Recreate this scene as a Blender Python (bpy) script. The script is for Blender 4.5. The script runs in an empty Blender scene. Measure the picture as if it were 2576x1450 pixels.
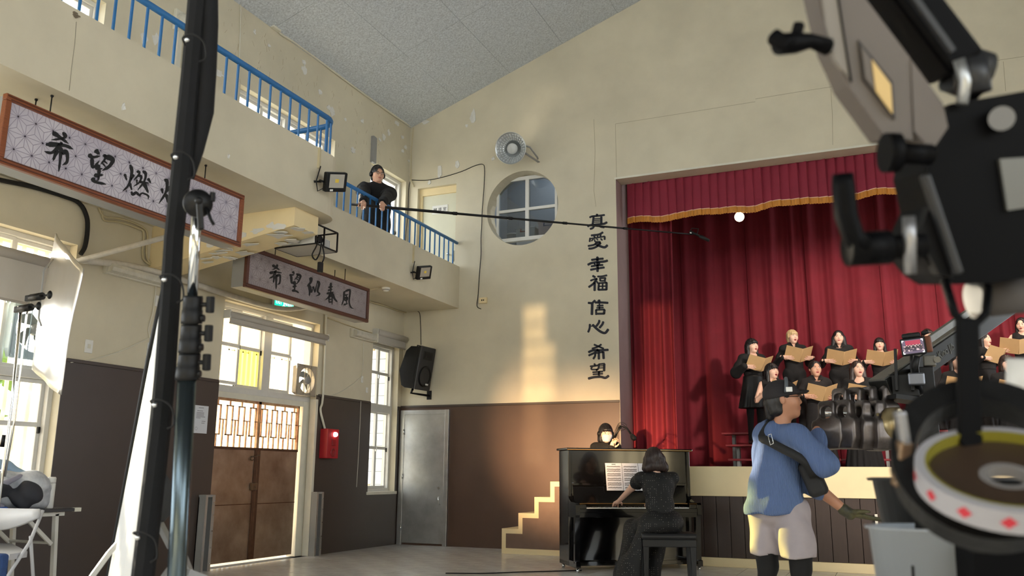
import bpy, bmesh, math, random
import numpy as np
from mathutils import Vector, Matrix
random.seed(7); np.random.seed(7)
SC = bpy.context.scene
COL = SC.collection
PI = math.pi

# ------------------------------------------------------------------ camera, sky, lamps, exposure
CAM_H = 1.08
FPX = 2165.0
yaw, pitch, roll = -0.41043578, 0.21289937, 0.00736414
_F = Vector((math.sin(yaw)*math.cos(pitch), math.cos(yaw)*math.cos(pitch), math.sin(pitch)))
_R = Vector((math.cos(yaw), -math.sin(yaw), 0)); _U = _R.cross(_F)
_R2 = math.cos(roll)*_R + math.sin(roll)*_U; _U2 = -math.sin(roll)*_R + math.cos(roll)*_U
cam_d = bpy.data.cameras.new('camera'); cam = bpy.data.objects.new('camera', cam_d); COL.objects.link(cam)
cam.matrix_world = Matrix(((_R2.x,_U2.x,-_F.x,0),(_R2.y,_U2.y,-_F.y,0),(_R2.z,_U2.z,-_F.z,CAM_H),(0,0,0,1)))
cam_d.sensor_width = 36; cam_d.lens = FPX/2576*36; cam_d.clip_start = 0.05; cam_d.clip_end = 300
cam_d.dof.use_dof = True; cam_d.dof.focus_distance = 11.0
cam_d.dof.aperture_fstop = cam_d.lens/1000/0.0075*1.0
SC.camera = cam

world = bpy.data.worlds.new('sky'); SC.world = world; world.use_nodes = True
_bg = world.node_tree.nodes['Background']
_bg.inputs[0].default_value = (0.88, 0.95, 1.0, 1); _bg.inputs[1].default_value = 3.2

def lamp(kind, name, loc, target, energy, color, **kw):
    d = bpy.data.lights.new(name, kind); o = bpy.data.objects.new(name, d); COL.objects.link(o)
    o.location = loc; d.energy = energy; d.color = color
    o.rotation_euler = (Vector(target)-Vector(loc)).to_track_quat('-Z', 'Y').to_euler()
    for k, v in kw.items(): setattr(d, k, v)
    return o
# afternoon sun over the yard outside the left windows
lamp('SUN', 'sun_light', (-32, 17, 6.2), (-6, 7, 0), 13.0, (1.0, 0.88, 0.66), angle=0.01)
# added spots behind the camera, standing in for sun patches left of the stage
GOBO_L = Vector((-3.3, -5.6, 2.3))
lamp('SPOT', 'added_warm_spot', GOBO_L, (-4.2, 12.0, 2.2), 5200, (1.0, 0.70, 0.36), spot_size=0.24, spot_blend=0.4, shadow_soft_size=0.018)
lamp('SPOT', 'added_warm_spot', (-3.9, -4.6, 1.7), (-4.15, 12.0, 1.65), 19000, (1.0, 0.62, 0.32), spot_size=0.20, spot_blend=1.0, shadow_soft_size=0.10)
GOBO_U = Vector((0.6, -4.2, 3.2))
lamp('SPOT', 'added_warm_spot', GOBO_U, (-5.0, 12.0, 6.6), 2600, (1.0, 0.84, 0.62), spot_size=0.16, spot_blend=0.5, shadow_soft_size=0.012)
# stage wash lamps hung behind the valance
for _x, _e in ((-0.6, 150), (1.4, 200), (3.2, 200)):
    lamp('SPOT', 'stage_light', (_x, 12.75, 5.6), (_x*0.95, 14.3, 1.6), _e*0.48, (1.0, 0.80, 0.64), spot_size=1.7, spot_blend=0.7, shadow_soft_size=0.12)
# key light for the choir from the front of house
lamp('SPOT', 'choir_key_light', (5.0, 2.5, 4.2), (0.0, 13.2, 1.9), 2200, (1.0, 0.86, 0.74), spot_size=0.52, spot_blend=0.5, shadow_soft_size=0.30)

SC.view_settings.view_transform = 'Standard'; SC.view_settings.look = 'None'
SC.view_settings.gamma = 1.0; SC.view_settings.use_curve_mapping = False
SC.view_settings.exposure = 1.08

# ------------------------------------------------------------------ pixel -> place (2576 x 1450 frame)
def ray(x, y): return _R2*((x-1288)/FPX) - _U2*((y-725)/FPX) + _F
C0 = Vector((0, 0, CAM_H))
def onX(x, y, X): d = ray(x, y); return C0 + d*(X/d.x)
def onY(x, y, Y): d = ray(x, y); return C0 + d*(Y/d.y)
def onZ(x, y, Z): d = ray(x, y); return C0 + d*((Z-CAM_H)/d.z)
def atD(x, y, D): return C0 + ray(x, y)*D           # D metres in front of the lens

# ------------------------------------------------------------------ materials
MATS = {}
def srgb(r, g, b):
    f = lambda c: (c/255/12.92) if c/255 <= 0.04045 else ((c/255+0.055)/1.055)**2.4
    return (f(r), f(g), f(b))
def mat(name, col, rough=0.6, metal=0.0, var=0.0, vscale=3.0, bump=0.0, bscale=40.0, emit=None, es=0.0, trans=0.0, spec=0.5, col2=None, coat=0.0, attr=None, stretch=None):
    if name in MATS: return MATS[name]
    m = bpy.data.materials.new(name); m.use_nodes = True; nt = m.node_tree; N = nt.nodes; Lk = nt.links
    b = N['Principled BSDF']
    b.inputs['Base Color'].default_value = (*col, 1); b.inputs['Roughness'].default_value = rough; b.inputs['Metallic'].default_value = metal
    b.inputs['Specular IOR Level'].default_value = spec
    if coat: b.inputs['Coat Weight'].default_value = coat; b.inputs['Coat Roughness'].default_value = 0.04
    if trans: b.inputs['Transmission Weight'].default_value = trans
    if emit: b.inputs['Emission Color'].default_value = (*emit, 1); b.inputs['Emission Strength'].default_value = es
    if attr:
        a = N.new('ShaderNodeAttribute'); a.attribute_name = attr; Lk.new(a.outputs['Color'], b.inputs['Base Color'])
    tc = None
    if var or bump or col2:
        tc = N.new('ShaderNodeTexCoord'); src = tc.outputs['Object']
        if stretch:
            mp = N.new('ShaderNodeMapping'); mp.inputs['Scale'].default_value = stretch; Lk.new(src, mp.inputs['Vector']); src = mp.outputs['Vector']
    if (var or col2) and not attr:
        n = N.new('ShaderNodeTexNoise'); n.inputs['Scale'].default_value = vscale; n.inputs['Detail'].default_value = 6; n.inputs['Roughness'].default_value = 0.6
        Lk.new(src, n.inputs['Vector'])
        r = N.new('ShaderNodeValToRGB'); r.color_ramp.elements[0].position = 0.3; r.color_ramp.elements[1].position = 0.7
        c2 = col2 if col2 else tuple(c*(1-var) for c in col); c1 = col if col2 else tuple(min(1, c*(1+var*0.5)) for c in col)
        r.color_ramp.elements[0].color = (*c2, 1); r.color_ramp.elements[1].color = (*c1, 1)
        Lk.new(n.outputs['Fac'], r.inputs['Fac']); Lk.new(r.outputs['Color'], b.inputs['Base Color'])
    if bump:
        n2 = N.new('ShaderNodeTexNoise'); n2.inputs['Scale'].default_value = bscale; n2.inputs['Detail'].default_value = 4
        Lk.new(src, n2.inputs['Vector'])
        bp = N.new('ShaderNodeBump'); bp.inputs['Strength'].default_value = bump; bp.inputs['Distance'].default_value = 0.01
        Lk.new(n2.outputs['Fac'], bp.inputs['Height']); Lk.new(bp.outputs['Normal'], b.inputs['Normal'])
    MATS[name] = m
    return m
def glass_mat(name, tint=(1, 1, 1), gloss=0.08, rough=0.02):
    if name in MATS: return MATS[name]
    m = bpy.data.materials.new(name); m.use_nodes = True; nt = m.node_tree; N = nt.nodes; Lk = nt.links
    N.remove(N['Principled BSDF']); out = N['Material Output']
    t = N.new('ShaderNodeBsdfTransparent'); t.inputs[0].default_value = (*tint, 1)
    g = N.new('ShaderNodeBsdfGlossy'); g.inputs['Roughness'].default_value = rough
    mx = N.new('ShaderNodeMixShader'); mx.inputs[0].default_value = gloss
    Lk.new(t.outputs[0], mx.inputs[1]); Lk.new(g.outputs[0], mx.inputs[2]); Lk.new(mx.outputs[0], out.inputs[0])
    MATS[name] = m
    return m
CREAM = mat('cream_plaster', srgb(215, 206, 182), 0.75, var=0.10, vscale=1.3, bump=0.12, bscale=9)
CREAM2 = mat('cream_paint_fresh', srgb(238, 218, 172), 0.6, var=0.06, vscale=2.5)
BROWN = mat('brown_oil_paint', srgb(70, 60, 55), 0.38, var=0.10, vscale=2.0, bump=0.06, bscale=6)
BROWN2 = mat('brown_board', srgb(60, 46, 39), 0.45, var=0.12, vscale=4.0, stretch=(6, 6, 1))
CEILM = mat('speckled_cement_board', srgb(220, 226, 232), 0.9, col2=srgb(168, 173, 180), vscale=40, bump=0.1, bscale=60)
DARK = mat('dark_gap', srgb(40, 38, 36), 0.9)
BLUE = mat('blue_gloss_paint', srgb(48, 116, 178), 0.4, var=0.12, vscale=8)
ALU = mat('white_aluminium', srgb(214, 212, 206), 0.4, var=0.08, vscale=6)
WHITE = mat('white_plastic', srgb(232, 231, 226), 0.45, var=0.05)
OFFW = mat('offwhite_paint', srgb(222, 218, 202), 0.55, var=0.08, vscale=5)
GREYM = mat('grey_metal_box', srgb(150, 150, 148), 0.5, var=0.08)
STEEL = mat('brushed_steel', srgb(190, 192, 192), 0.36, 0.85, var=0.30, vscale=2.2, bump=0.05, bscale=5, stretch=(1, 1, 1))
RUSTY = mat('tarnished_steel_door', srgb(184, 168, 152), 0.36, 0.8, col2=srgb(134, 114, 98), vscale=2.2, bump=0.10, bscale=3)
CHROME = mat('chrome', srgb(225, 228, 230), 0.12, 1.0)
BLACKM = mat('black_metal', srgb(13, 13, 15), 0.45, 0.3, var=0.1)
BLACKP = mat('black_plastic', srgb(13, 13, 14), 0.5, var=0.1, vscale=20, spec=0.35)
RUBBER = mat('black_rubber', srgb(11, 11, 12), 0.7)
GLASS = glass_mat('window_glass')
YGLASS = glass_mat('yellow_green_pane', (0.88, 0.86, 0.46), 0.06)
WOOD = mat('red_brown_wood', srgb(140, 78, 46), 0.4, var=0.35, vscale=6, stretch=(30, 2, 30), bump=0.1, bscale=20)
PIPE = mat('white_pipe_wrap', srgb(214, 208, 196), 0.7, var=0.15, vscale=12, bump=0.2, bscale=30)
CREAMPIPE = mat('cream_painted_conduit', srgb(205, 192, 156), 0.6, var=0.1)
FLAKE = mat('bare_plaster_flake', srgb(226, 224, 218), 0.85, var=0.06)
VELVET = mat('red_velvet', srgb(112, 16, 33), 0.85, var=0.12, vscale=5, bump=0.05, bscale=120)
VELVET2 = mat('faded_red_velvet', srgb(140, 40, 60), 0.85, var=0.10, vscale=4)
MAUVE = mat('mauve_paint', srgb(160, 136, 134), 0.7, var=0.12, vscale=2)
GOLD = mat('gold_fringe', srgb(202, 132, 44), 0.6, var=0.3, vscale=60, bump=0.3, bscale=150, stretch=(1, 1, 0.1))
INK = mat('black_ink', srgb(22, 22, 24), 0.6)
NAVY = mat('navy_paint', srgb(24, 26, 40), 0.6, var=0.1)

# ------------------------------------------------------------------ mesh builder
class MB:
    def __init__(s, M=None): s.v = []; s.f = []; s.M = M; s.sm = []
    def add(s, vs, fs, smooth=False):
        o = len(s.v)
        for p in vs:
            p = Vector(p); s.v.append(s.M @ p if s.M else p)
        for f in fs: s.f.append(tuple(i+o for i in f)); s.sm.append(smooth)
        return s
    def box(s, lo, hi, bev=0.0):
        x0, y0, z0 = lo; x1, y1, z1 = hi
        if x0 > x1: x0, x1 = x1, x0
        if y0 > y1: y0, y1 = y1, y0
        if z0 > z1: z0, z1 = z1, z0
        if bev <= 0:
            return s.add([(x0,y0,z0),(x1,y0,z0),(x1,y1,z0),(x0,y1,z0),(x0,y0,z1),(x1,y0,z1),(x1,y1,z1),(x0,y1,z1)],
                         [(0,3,2,1),(4,5,6,7),(0,1,5,4),(1,2,6,5),(2,3,7,6),(3,0,4,7)])
        b = min(bev, (x1-x0)/2.01, (y1-y0)/2.01, (z1-z0)/2.01)
        bm = bmesh.new(); bmesh.ops.create_cube(bm, size=1)
        for v in bm.verts: v.co = Vector(((x0+x1)/2+v.co.x*(x1-x0), (y0+y1)/2+v.co.y*(y1-y0), (z0+z1)/2+v.co.z*(z1-z0)))
        bmesh.ops.bevel(bm, geom=bm.edges[:], offset=b, segments=2, affect='EDGES', profile=0.5)
        bm.verts.index_update(); vs = [v.co.copy() for v in bm.verts]; fs = [tuple(v.index for v in f.verts) for f in bm.faces]; bm.free()
        return s.add(vs, fs)
    def obox(s, a, b, w, t, up=(0,0,1), bev=0.0):
        """bar from a to b, width w (sideways), thickness t (along up)"""
        a = Vector(a); b = Vector(b); d = (b-a); L = d.length; d.normalize()
        u = Vector(up); sd = d.cross(u)
        if sd.length < 1e-4: u = Vector((1,0,0)); sd = d.cross(u)
        sd.normalize(); u = sd.cross(d)
        M = Matrix(((d.x,sd.x,u.x,a.x),(d.y,sd.y,u.y,a.y),(d.z,sd.z,u.z,a.z),(0,0,0,1)))
        old = s.M; s.M = old @ M if old else M
        s.box((0,-w/2,-t/2), (L,w/2,t/2), bev); s.M = old
        return s
    def tube(s, pts, r, n=8, caps=True, smooth=True):
        pts = [Vector(p) for p in pts]; rs = r if hasattr(r, '__len__') else [r]*len(pts)
        vs = []; fs = []; prev = None
        for i, p in enumerate(pts):
            if i == 0: d = pts[1]-p
            elif i == len(pts)-1: d = p-pts[i-1]
            else: d = (pts[i+1]-p).normalized()+(p-pts[i-1]).normalized()
            d.normalize()
            if prev is None:
                a = d.cross(Vector((0,0,1)))
                if a.length < 1e-3: a = d.cross(Vector((1,0,0)))
            else: a = prev - d*prev.dot(d)
            a.normalize(); prev = a; b = d.cross(a)
            for k in range(n):
                t = 2*PI*k/n; vs.append(p+(a*math.cos(t)+b*math.sin(t))*rs[i])
        for i in range(len(pts)-1):
            for k in range(n): fs.append((i*n+k, i*n+(k+1)%n, (i+1)*n+(k+1)%n, (i+1)*n+k))
        s.add(vs, fs, smooth)
        if caps:
            o = len(s.v)-len(vs); s.f.append(tuple(o+k for k in range(n))[::-1]); s.sm.append(False)
            e = o+(len(pts)-1)*n; s.f.append(tuple(e+k for k in range(n))); s.sm.append(False)
        return s
    def cyl(s, a, b, r, n=16, r2=None): return s.tube([a, b], [r, r if r2 is None else r2], n)
    def lathe(s, prof, o, ax=(0,0,1), n=24, smooth=True):
        """prof: (radius, height) list along axis ax from o"""
        ax = Vector(ax).normalized(); a = ax.cross(Vector((0,0,1)))
        if a.length < 1e-3: a = Vector((1,0,0))
        a.normalize(); b = ax.cross(a); o = Vector(o); vs = []; fs = []
        for r, h in prof:
            for k in range(n):
                t = 2*PI*k/n; vs.append(o+ax*h+(a*math.cos(t)+b*math.sin(t))*max(r, 1e-5))
        for i in range(len(prof)-1):
            for k in range(n): fs.append((i*n+k, i*n+(k+1)%n, (i+1)*n+(k+1)%n, (i+1)*n+k))
        return s.add(vs, fs, smooth)
    def sphere(s, c, r, n=12, m=8):
        r = (r, r, r) if not hasattr(r, '__len__') else r; c = Vector(c); vs = []; fs = []
        for i in range(m+1):
            t = PI*i/m
            for k in range(n):
                p = 2*PI*k/n; vs.append(c+Vector((r[0]*math.sin(t)*math.cos(p), r[1]*math.sin(t)*math.sin(p), r[2]*math.cos(t))))
        for i in range(m):
            for k in range(n): fs.append((i*n+k, (i+1)*n+k, (i+1)*n+(k+1)%n, i*n+(k+1)%n))
        return s.add(vs, fs, True)
    def prism(s, poly, o, u, v, n, t):
        """extrude 2D polygon (in u,v from o) by t along n"""
        o, u, v, n = Vector(o), Vector(u), Vector(v), Vector(n); k = len(poly)
        vs = [o+u*p[0]+v*p[1] for p in poly]; vs += [p+n*t for p in vs]
        fs = [tuple(range(k))[::-1], tuple(range(k, 2*k))]+[(i, (i+1) % k, k+(i+1) % k, k+i) for i in range(k)]
        return s.add(vs, fs)
    def mesh(s, name):
        me = bpy.data.meshes.new(name); me.from_pydata([tuple(p) for p in s.v], [], s.f)
        me.polygons.foreach_set('use_smooth', s.sm); me.update()
        bm = bmesh.new(); bm.from_mesh(me); bmesh.ops.recalc_face_normals(bm, faces=bm.faces[:]); bm.to_mesh(me); bm.free()
        return me
WL = {}
def link(name, me, m, parent=None, loc=(0,0,0), label=None):
    o = bpy.data.objects.new(name, me); COL.objects.link(o)
    if me is not None and m is not None and len(me.materials) == 0: me.materials.append(m)
    loc = Vector(loc)
    if parent is not None: o.parent = parent; o.location = loc-WL[parent.name]
    else: o.location = loc
    WL[o.name] = loc
    if label: o['label'] = label
    return o
def put(name, mb, m, parent=None, label=None):
    return link(name, mb.mesh(name), m, parent, label=label)
def thing(name, label, cat, loc=(0,0,0), group=None):
    o = bpy.data.objects.new(name, None); COL.objects.link(o); o.location = loc; WL[o.name] = Vector(loc)
    o.empty_display_size = 0.1
    return tag(o, label, cat, group)
def tag(o, label, cat, group=None, kind=None):
    o['label'] = label; o['category'] = cat
    if group: o['group'] = group
    if kind: o['kind'] = kind
    return o
def struct(o, label=None):
    o['kind'] = 'structure'
    if label: o['label'] = label
    return o
def holes_wall(mb, axis, c0, c1, u0, u1, v0, v1, holes):
    """slab between planes c0 (inner) and c1 across axis 'x' or 'y' with rectangular holes (ulo,uhi,vlo,vhi)"""
    us = sorted({u0, u1, *[h[0] for h in holes], *[h[1] for h in holes]}); vs = sorted({v0, v1, *[h[2] for h in holes], *[h[3] for h in holes]})
    us = [u for u in us if u0 <= u <= u1]; vs = [v for v in vs if v0 <= v <= v1]
    P = (lambda c, u, v: (c, u, v)) if axis == 'x' else (lambda c, u, v: (u, c, v))
    sol = [[not any(h[0] <= (us[i]+us[i+1])/2 <= h[1] and h[2] <= (vs[j]+vs[j+1])/2 <= h[3] for h in holes) for j in range(len(vs)-1)] for i in range(len(us)-1)]
    S = lambda i, j: 0 <= i < len(us)-1 and 0 <= j < len(vs)-1 and sol[i][j]
    for i in range(len(us)-1):
        for j in range(len(vs)-1):
            if not sol[i][j]: continue
            a, b, c, d = us[i], us[i+1], vs[j], vs[j+1]
            mb.add([P(c0,a,c),P(c0,b,c),P(c0,b,d),P(c0,a,d)], [(0,1,2,3)]); mb.add([P(c1,a,c),P(c1,b,c),P(c1,b,d),P(c1,a,d)], [(3,2,1,0)])
            for (di, dj, e) in ((-1,0,((a,c),(a,d))), (1,0,((b,c),(b,d))), (0,-1,((a,c),(b,c))), (0,1,((a,d),(b,d)))):
                if not S(i+di, j+dj): mb.add([P(c0,*e[0]),P(c0,*e[1]),P(c1,*e[1]),P(c1,*e[0])], [(0,1,2,3)])
    return mb
# ================================================================== THE ROOM
LX, DY, X1, X2, SOF, PTOP, RTOP = -7.18, 12.07, -5.15, -6.18, 3.68, 4.34, 4.77
WINS = dict(A=(3.3,5.80,0.93,3.25), B=(7.9,9.80,0.0,3.10), C=(11.17,11.95,0.80,3.07), D=(7.87,9.92,4.5,5.87), E=(3.4,5.8,4.5,5.87), F=(10.9,11.98,4.1,5.9))
wall_left = struct(put('wall_left', holes_wall(MB(), 'x', LX, LX-0.25, -7.0, DY+0.3, 0, 7.05, list(WINS.values())+[(-5.6,-2.4,0.93,3.25),(-1.6,2.4,0.93,3.25)]), CREAM), 'cream plastered side wall with peeling paint')
# stage wall: stage opening, round window, upper door recess
CX, CZ, CR = -5.09, 5.22, 0.615
mb = holes_wall(MB(), 'y', DY, DY+0.30, LX, 9.0, 0, 10.2, [(-3.54,7.0,1.0,5.49), (CX-0.66,CX+0.66,CZ-0.66,CZ+0.66), (-7.0,-6.27,3.78,5.78)])
n = 48
sq = []
for k in range(n):
    t = 2*PI*k/n; c, s_ = math.cos(t), math.sin(t); q = 0.66/max(abs(c), abs(s_)); sq.append((CX+c*q, CZ+s_*q, CX+c*CR, CZ+s_*CR))
for k in range(n):
    a = sq[k]; b = sq[(k+1) % n]
    mb.add([(a[0],DY,a[1]),(b[0],DY,b[1]),(b[2],DY,b[3]),(a[2],DY,a[3])], [(0,1,2,3)])
    mb.add([(a[2],DY,a[3]),(b[2],DY,b[3]),(b[2],DY+0.3,b[3]),(a[2],DY+0.3,a[3])], [(0,1,2,3)], True)
    mb.add([(a[0],DY+0.3,a[1]),(b[0],DY+0.3,b[1]),(b[2],DY+0.3,b[3]),(a[2],DY+0.3,a[3])], [(0,1,2,3)])
wall_stage = struct(put('wall_stage', mb, CREAM), 'cream plastered end wall around the stage opening')
# fine plaster cracks on the stage wall (shallow grooves seen as thin dark lines)
CRACK = mat('hairline_crack', srgb(172, 162, 136), 0.9)
mb = MB()
for pts in ([(1900,249),(2010,231),(2115,215)], [(2482,156),(2576,142)], [(1494,300),(1497,380),(1494,480),(1499,520)], [(1548,312),(1551,450)], [(2090,225),(2094,290),(2095,365)], [(2524,155),(2530,230)], [(1548,312),(1700,288),(1900,256)]):
    w = [onY(x, y, DY-0.001) for x, y in pts]
    for a, b in zip(w, w[1:]): mb.obox(a, b, 0.002, 0.006, up=(0,0,1) if abs(b.x-a.x) > abs(b.z-a.z) else (1,0,0))
put('plaster_crack', mb, CRACK, wall_stage)
# ------------------------------------------------------------------ ceiling (gabled, cement boards)
SL = 0.364; EAVE = 6.90
cz = lambda x: EAVE+(x-LX)*SL if x < 0.8 else EAVE+(0.8-LX)*SL-(x-0.8)*SL
mb = MB(); mb.add([(LX,-7,EAVE+0.03),(0.8,-7,cz(0.8)+0.03),(0.8,DY,cz(0.8)+0.03),(LX,DY,EAVE+0.03)], [(0,1,2,3)])
mb.add([(0.8,-7,cz(0.8)+0.03),(9,-7,cz(9)+0.03),(9,DY,cz(9)+0.03),(0.8,DY,cz(0.8)+0.03)], [(0,1,2,3)])
mb.add([(LX,-7,EAVE+0.2),(0.8,-7,cz(0.8)+0.2),(9,-7,cz(9)+0.2),(9,DY,cz(9)+0.2),(0.8,DY,cz(0.8)+0.2),(LX,DY,EAVE+0.2)], [(0,1,4,5),(1,2,3,4)])
ceiling = struct(put('ceiling', mb, DARK), 'gabled ceiling of grey cement boards')
bw, bl = 0.93, 1.84; pm = MB(); g = 0.0025
pm.add([(g,g,0),(bw-g,g,(bw)*SL),(bw-g,bl-g,(bw)*SL),(g,bl-g,0),(g,g,0.025),(bw-g,g,bw*SL+0.025),(bw-g,bl-g,bw*SL+0.025),(g,bl-g,0.025)], [(3,2,1,0),(4,5,6,7),(0,1,5,4),(1,2,6,5),(2,3,7,6),(3,0,4,7)])
pmesh = pm.mesh('ceiling_panel')
for i in range(8):
    for j in range(6):
        x = LX+i*bw; y = DY-(j+1)*bl+ (0.0 if i % 2 == 0 else 0.92)
        if j == 0 and i % 2: y = DY-bl
        link('ceiling_panel', pmesh, CEILM, ceiling, (x, y - (0.92 if (i % 2 and j) else 0), cz(x)))
# ------------------------------------------------------------------ floor
mb = MB(); mb.box((LX-0.25,-7.2,-0.25), (9.1,12.4,-0.012))
floor = struct(put('floor', mb, DARK), 'pale grey terrazzo tile floor')
TILE = mat('terrazzo_tile', srgb(222, 220, 216), 0.22, var=0.14, vscale=5, bump=0.03, bscale=30, col2=srgb(196, 194, 190))
tm = MB().box((0.003,0.003,-0.02), (0.497,0.497,0.0)).mesh('floor_tile')
for i in range(18):
    for j in range(12):
        link('floor_tile', tm, TILE, floor, (LX+i*0.5, 6.07+j*0.5, 0))
mb = MB(); mb.box((LX,-7,-0.02), (9,6.07,0)); mb.box((LX+9.0,6.07,-0.02), (9,11.0,0)); put('floor_slab', mb, TILE, floor)
# ------------------------------------------------------------------ brown dado, mouldings
tr = MB(); holes_wall(tr, 'x', LX+0.008, LX, -3.0, DY, 0, 2.12, [WINS['A'], WINS['B'], WINS['C'], (-5.6,-2.4,0.93,3.25),(-1.6,2.4,0.93,3.25)])
struct(put('trim_1', tr, BROWN), 'brown painted dado on the side wall')
tr = MB()
for a, b in ((5.82,7.88),(9.84,11.15)): tr.box((LX,a,2.10),(LX+0.022,b,2.135), 0.005)
tr.box((LX,DY-0.022,2.10),(-3.545,DY,2.135), 0.005)
struct(put('trim_2', tr, BROWN), 'thin brown moulding along the dado top')
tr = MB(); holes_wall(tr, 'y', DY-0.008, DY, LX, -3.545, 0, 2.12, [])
struct(put('trim_3', tr, mat('brown_dado_warm_lit', srgb(86, 64, 52), 0.4, var=0.12, vscale=2.0, bump=0.06, bscale=6)), 'brown painted dado beside the stage')  # same dado paint, the warm glow falling on it put into its colour
# ------------------------------------------------------------------ gallery
def plan_path(off):
    """outer gallery edge, end rounded"""
    r = 0.28-off; p = [(X1-off, -3.0)]; c = (X1-0.28, 7.05)
    for k in range(9):
        t = k/8*PI/2; p.append((c[0]+r*math.cos(t), c[1]+r*math.sin(t)))
    p.append((X2, 7.05+r))
    return p
out, inn = plan_path(0), plan_path(0.12)
ring = out+inn[::-1]
mb = MB(); mb.prism(ring, (0,0,SOF), (1,0,0), (0,1,0), (0,0,1), PTOP-SOF)
slab = inn+[(LX,7.21),(LX,-3.0)]
mb.prism(slab, (0,0,SOF+0.0005), (1,0,0), (0,1,0), (0,0,1), 0.13)
gal = struct(put('wall_gallery', mb, CREAM), 'cream gallery parapet running along the side wall')
mb = MB(); mb.box((X2-0.11,7.2,SOF-0.015),(X2,DY,PTOP+0.01)); mb.box((LX,7.2,SOF-0.015),(X2-0.11,DY,SOF+0.12))
struct(put('wall_gallery_narrow', mb, CREAM), 'cream parapet of the narrow gallery beside the stage wall')
mb = MB(); y0, y1 = 6.70, 7.09
mb.add([(-5.29,y0,SOF),(-5.29,y0,3.49),(LX,y0,3.20),(LX,y0,SOF),(-5.29,y1,SOF),(-5.29,y1,3.49),(LX,y1,3.20),(LX,y1,SOF)], [(0,1,2,3),(7,6,5,4),(0,4,5,1),(1,5,6,2),(0,3,7,4)])
beam = struct(put('wall_gallery_beam', mb, CREAM2), 'tapered cream cantilever beam under the gallery')
mb = MB(); mb.tube([onX(x, y, X1+0.0005) for x, y in ((192,55),(188,110),(180,170),(174,228))], 0.0026, 5); put('plaster_crack', mb, mat('dark_crack', srgb(150,142,122), 0.9), gal)
mb = MB(); rnd = random.Random(3)
for i in range(26):
    a_ = rnd.uniform(0,2*PI); q_ = onX(192,38,X1+0.001); l_ = rnd.uniform(0.01,0.035); mb.obox(q_+Vector((0,math.cos(a_),math.sin(a_)))*0.004, q_+Vector((0.003,math.cos(a_)*l_,math.sin(a_)*l_*0.8)), 0.005, 0.012, up=(0,1,0.3))
put('dirt_nest', mb, mat('grey_brown_dirt', srgb(128,116,98), 0.95), gal)['kind'] = 'stuff'
mb = MB()
for i in range(130):
    px_, py_ = rnd.uniform(560,1030), 0; py_ = 40+(px_-560)*0.66+rnd.uniform(-40,150); q_ = onX(px_, py_, LX+0.0008)
    if q_.z < PTOP+0.2 or q_.z > 6.8: continue
    l_ = rnd.uniform(0.02,0.10); a_ = rnd.uniform(1.0,2.4); mb.obox(q_, q_+Vector((0.001,math.cos(a_)*l_,math.sin(a_)*l_)), 0.0008, rnd.uniform(0.0015,0.0045), up=(0,1,0))
put('paint_scratch', mb, mat('scratch_tan', srgb(172,154,118), 0.9), wall_left)['kind'] = 'stuff'
# peeled paint: thin irregular flakes, a little proud of the surface
def flake(parent, c, u, v, nrm, w, h, seed, curl=0.012):
    rnd = random.Random(seed); k = 11; mbf = MB(); c, u, v, nrm = Vector(c), Vector(u), Vector(v), Vector(nrm)
    pr = [(math.cos(2*PI*i/k)*w/2*rnd.uniform(0.45,1.1), math.sin(2*PI*i/k)*h/2*rnd.uniform(0.5,1.1)) for i in range(k)]
    vs = [c+nrm*0.002]+[c+u*a+v*b+nrm*(0.002+curl*rnd.random()) for a, b in pr]+[c+u*a+v*b for a, b in pr]
    fs = [(0, 1+i, 1+(i+1) % k) for i in range(k)]+[(1+i, 1+k+i, 1+k+(i+1) % k, 1+(i+1) % k) for i in range(k)]
    mbf.add(vs, fs); return put('paint_flake', mbf, FLAKE, parent)
uy, uz, nx = (0,1,0), (0,0,1), (1,0,0)
for i, (x, y, w, h) in enumerate([(362,96,20,36),(392,98,22,34),(552,186,24,22),(766,176,16,26),(805,232,14,14),(764,157,10,14),(828,272,16,14),(835,280,16,30),(818,301,10,14),(868,300,8,10),(911,305,8,14),(965,345,12,18),(978,334,10,18),(998,310,14,14),(888,378,16,18),(955,352,8,10),(1020,370,10,12),(1012,345,8,10),(1013,380,8,12),(1028,405,8,8),(676,115,9,10),(640,80,8,16)]):
    p = onX(x, y, LX+0.001); q = onX(x+w, y, LX); r_ = onX(x, y+h, LX)
    flake(wall_left, p, uy, uz, nx, abs(q.y-p.y)*1.0, abs(r_.z-p.z), i)
for i, (x, y, w, h) in enumerate([(1190,293,16,40),(1107,432,14,40),(1150,415,12,30),(1080,460,10,14),(1070,308,22,12),(1175,317,10,10),(1240,400,10,12)]):
    p = onY(x, y, DY-0.001); q = onY(x+w, y, DY); r_ = onY(x, y+h, DY)
    flake(wall_stage, p, (1,0,0), uz, (0,-1,0), abs(q.x-p.x), abs(r_.z-p.z), 50+i)
flake(gal, onX(310,270,X1+0.001), uy, uz, nx, 0.04, 0.07, 90); flake(gal, onX(574,394,X1+0.001), uy, uz, nx, 0.03, 0.05, 91)
# peeled paint under the beam
rnd = random.Random(5)
for i in range(16):
    t = rnd.uniform(0.02, 0.75); x = -5.29+(LX+5.29)*t; z = 3.49+(3.20-3.49)*t
    flake(beam, (x, rnd.uniform(6.74,7.05), z-0.001), (1,0,0), (0,1,0), (0,0,-1), rnd.uniform(0.12,0.45), rnd.uniform(0.06,0.2), 100+i, 0.004)
for i in range(7):
    t = rnd.uniform(0.05, 0.6); x = -5.29+(LX+5.29)*t; z = 3.49+(3.20-3.49)*t
    flake(beam, (x, 6.699, z+rnd.uniform(0.01,0.07)), (1,0,0), (0,0,1), (0,-1,0), rnd.uniform(0.1,0.3), rnd.uniform(0.04,0.10), 130+i, 0.003)
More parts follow.
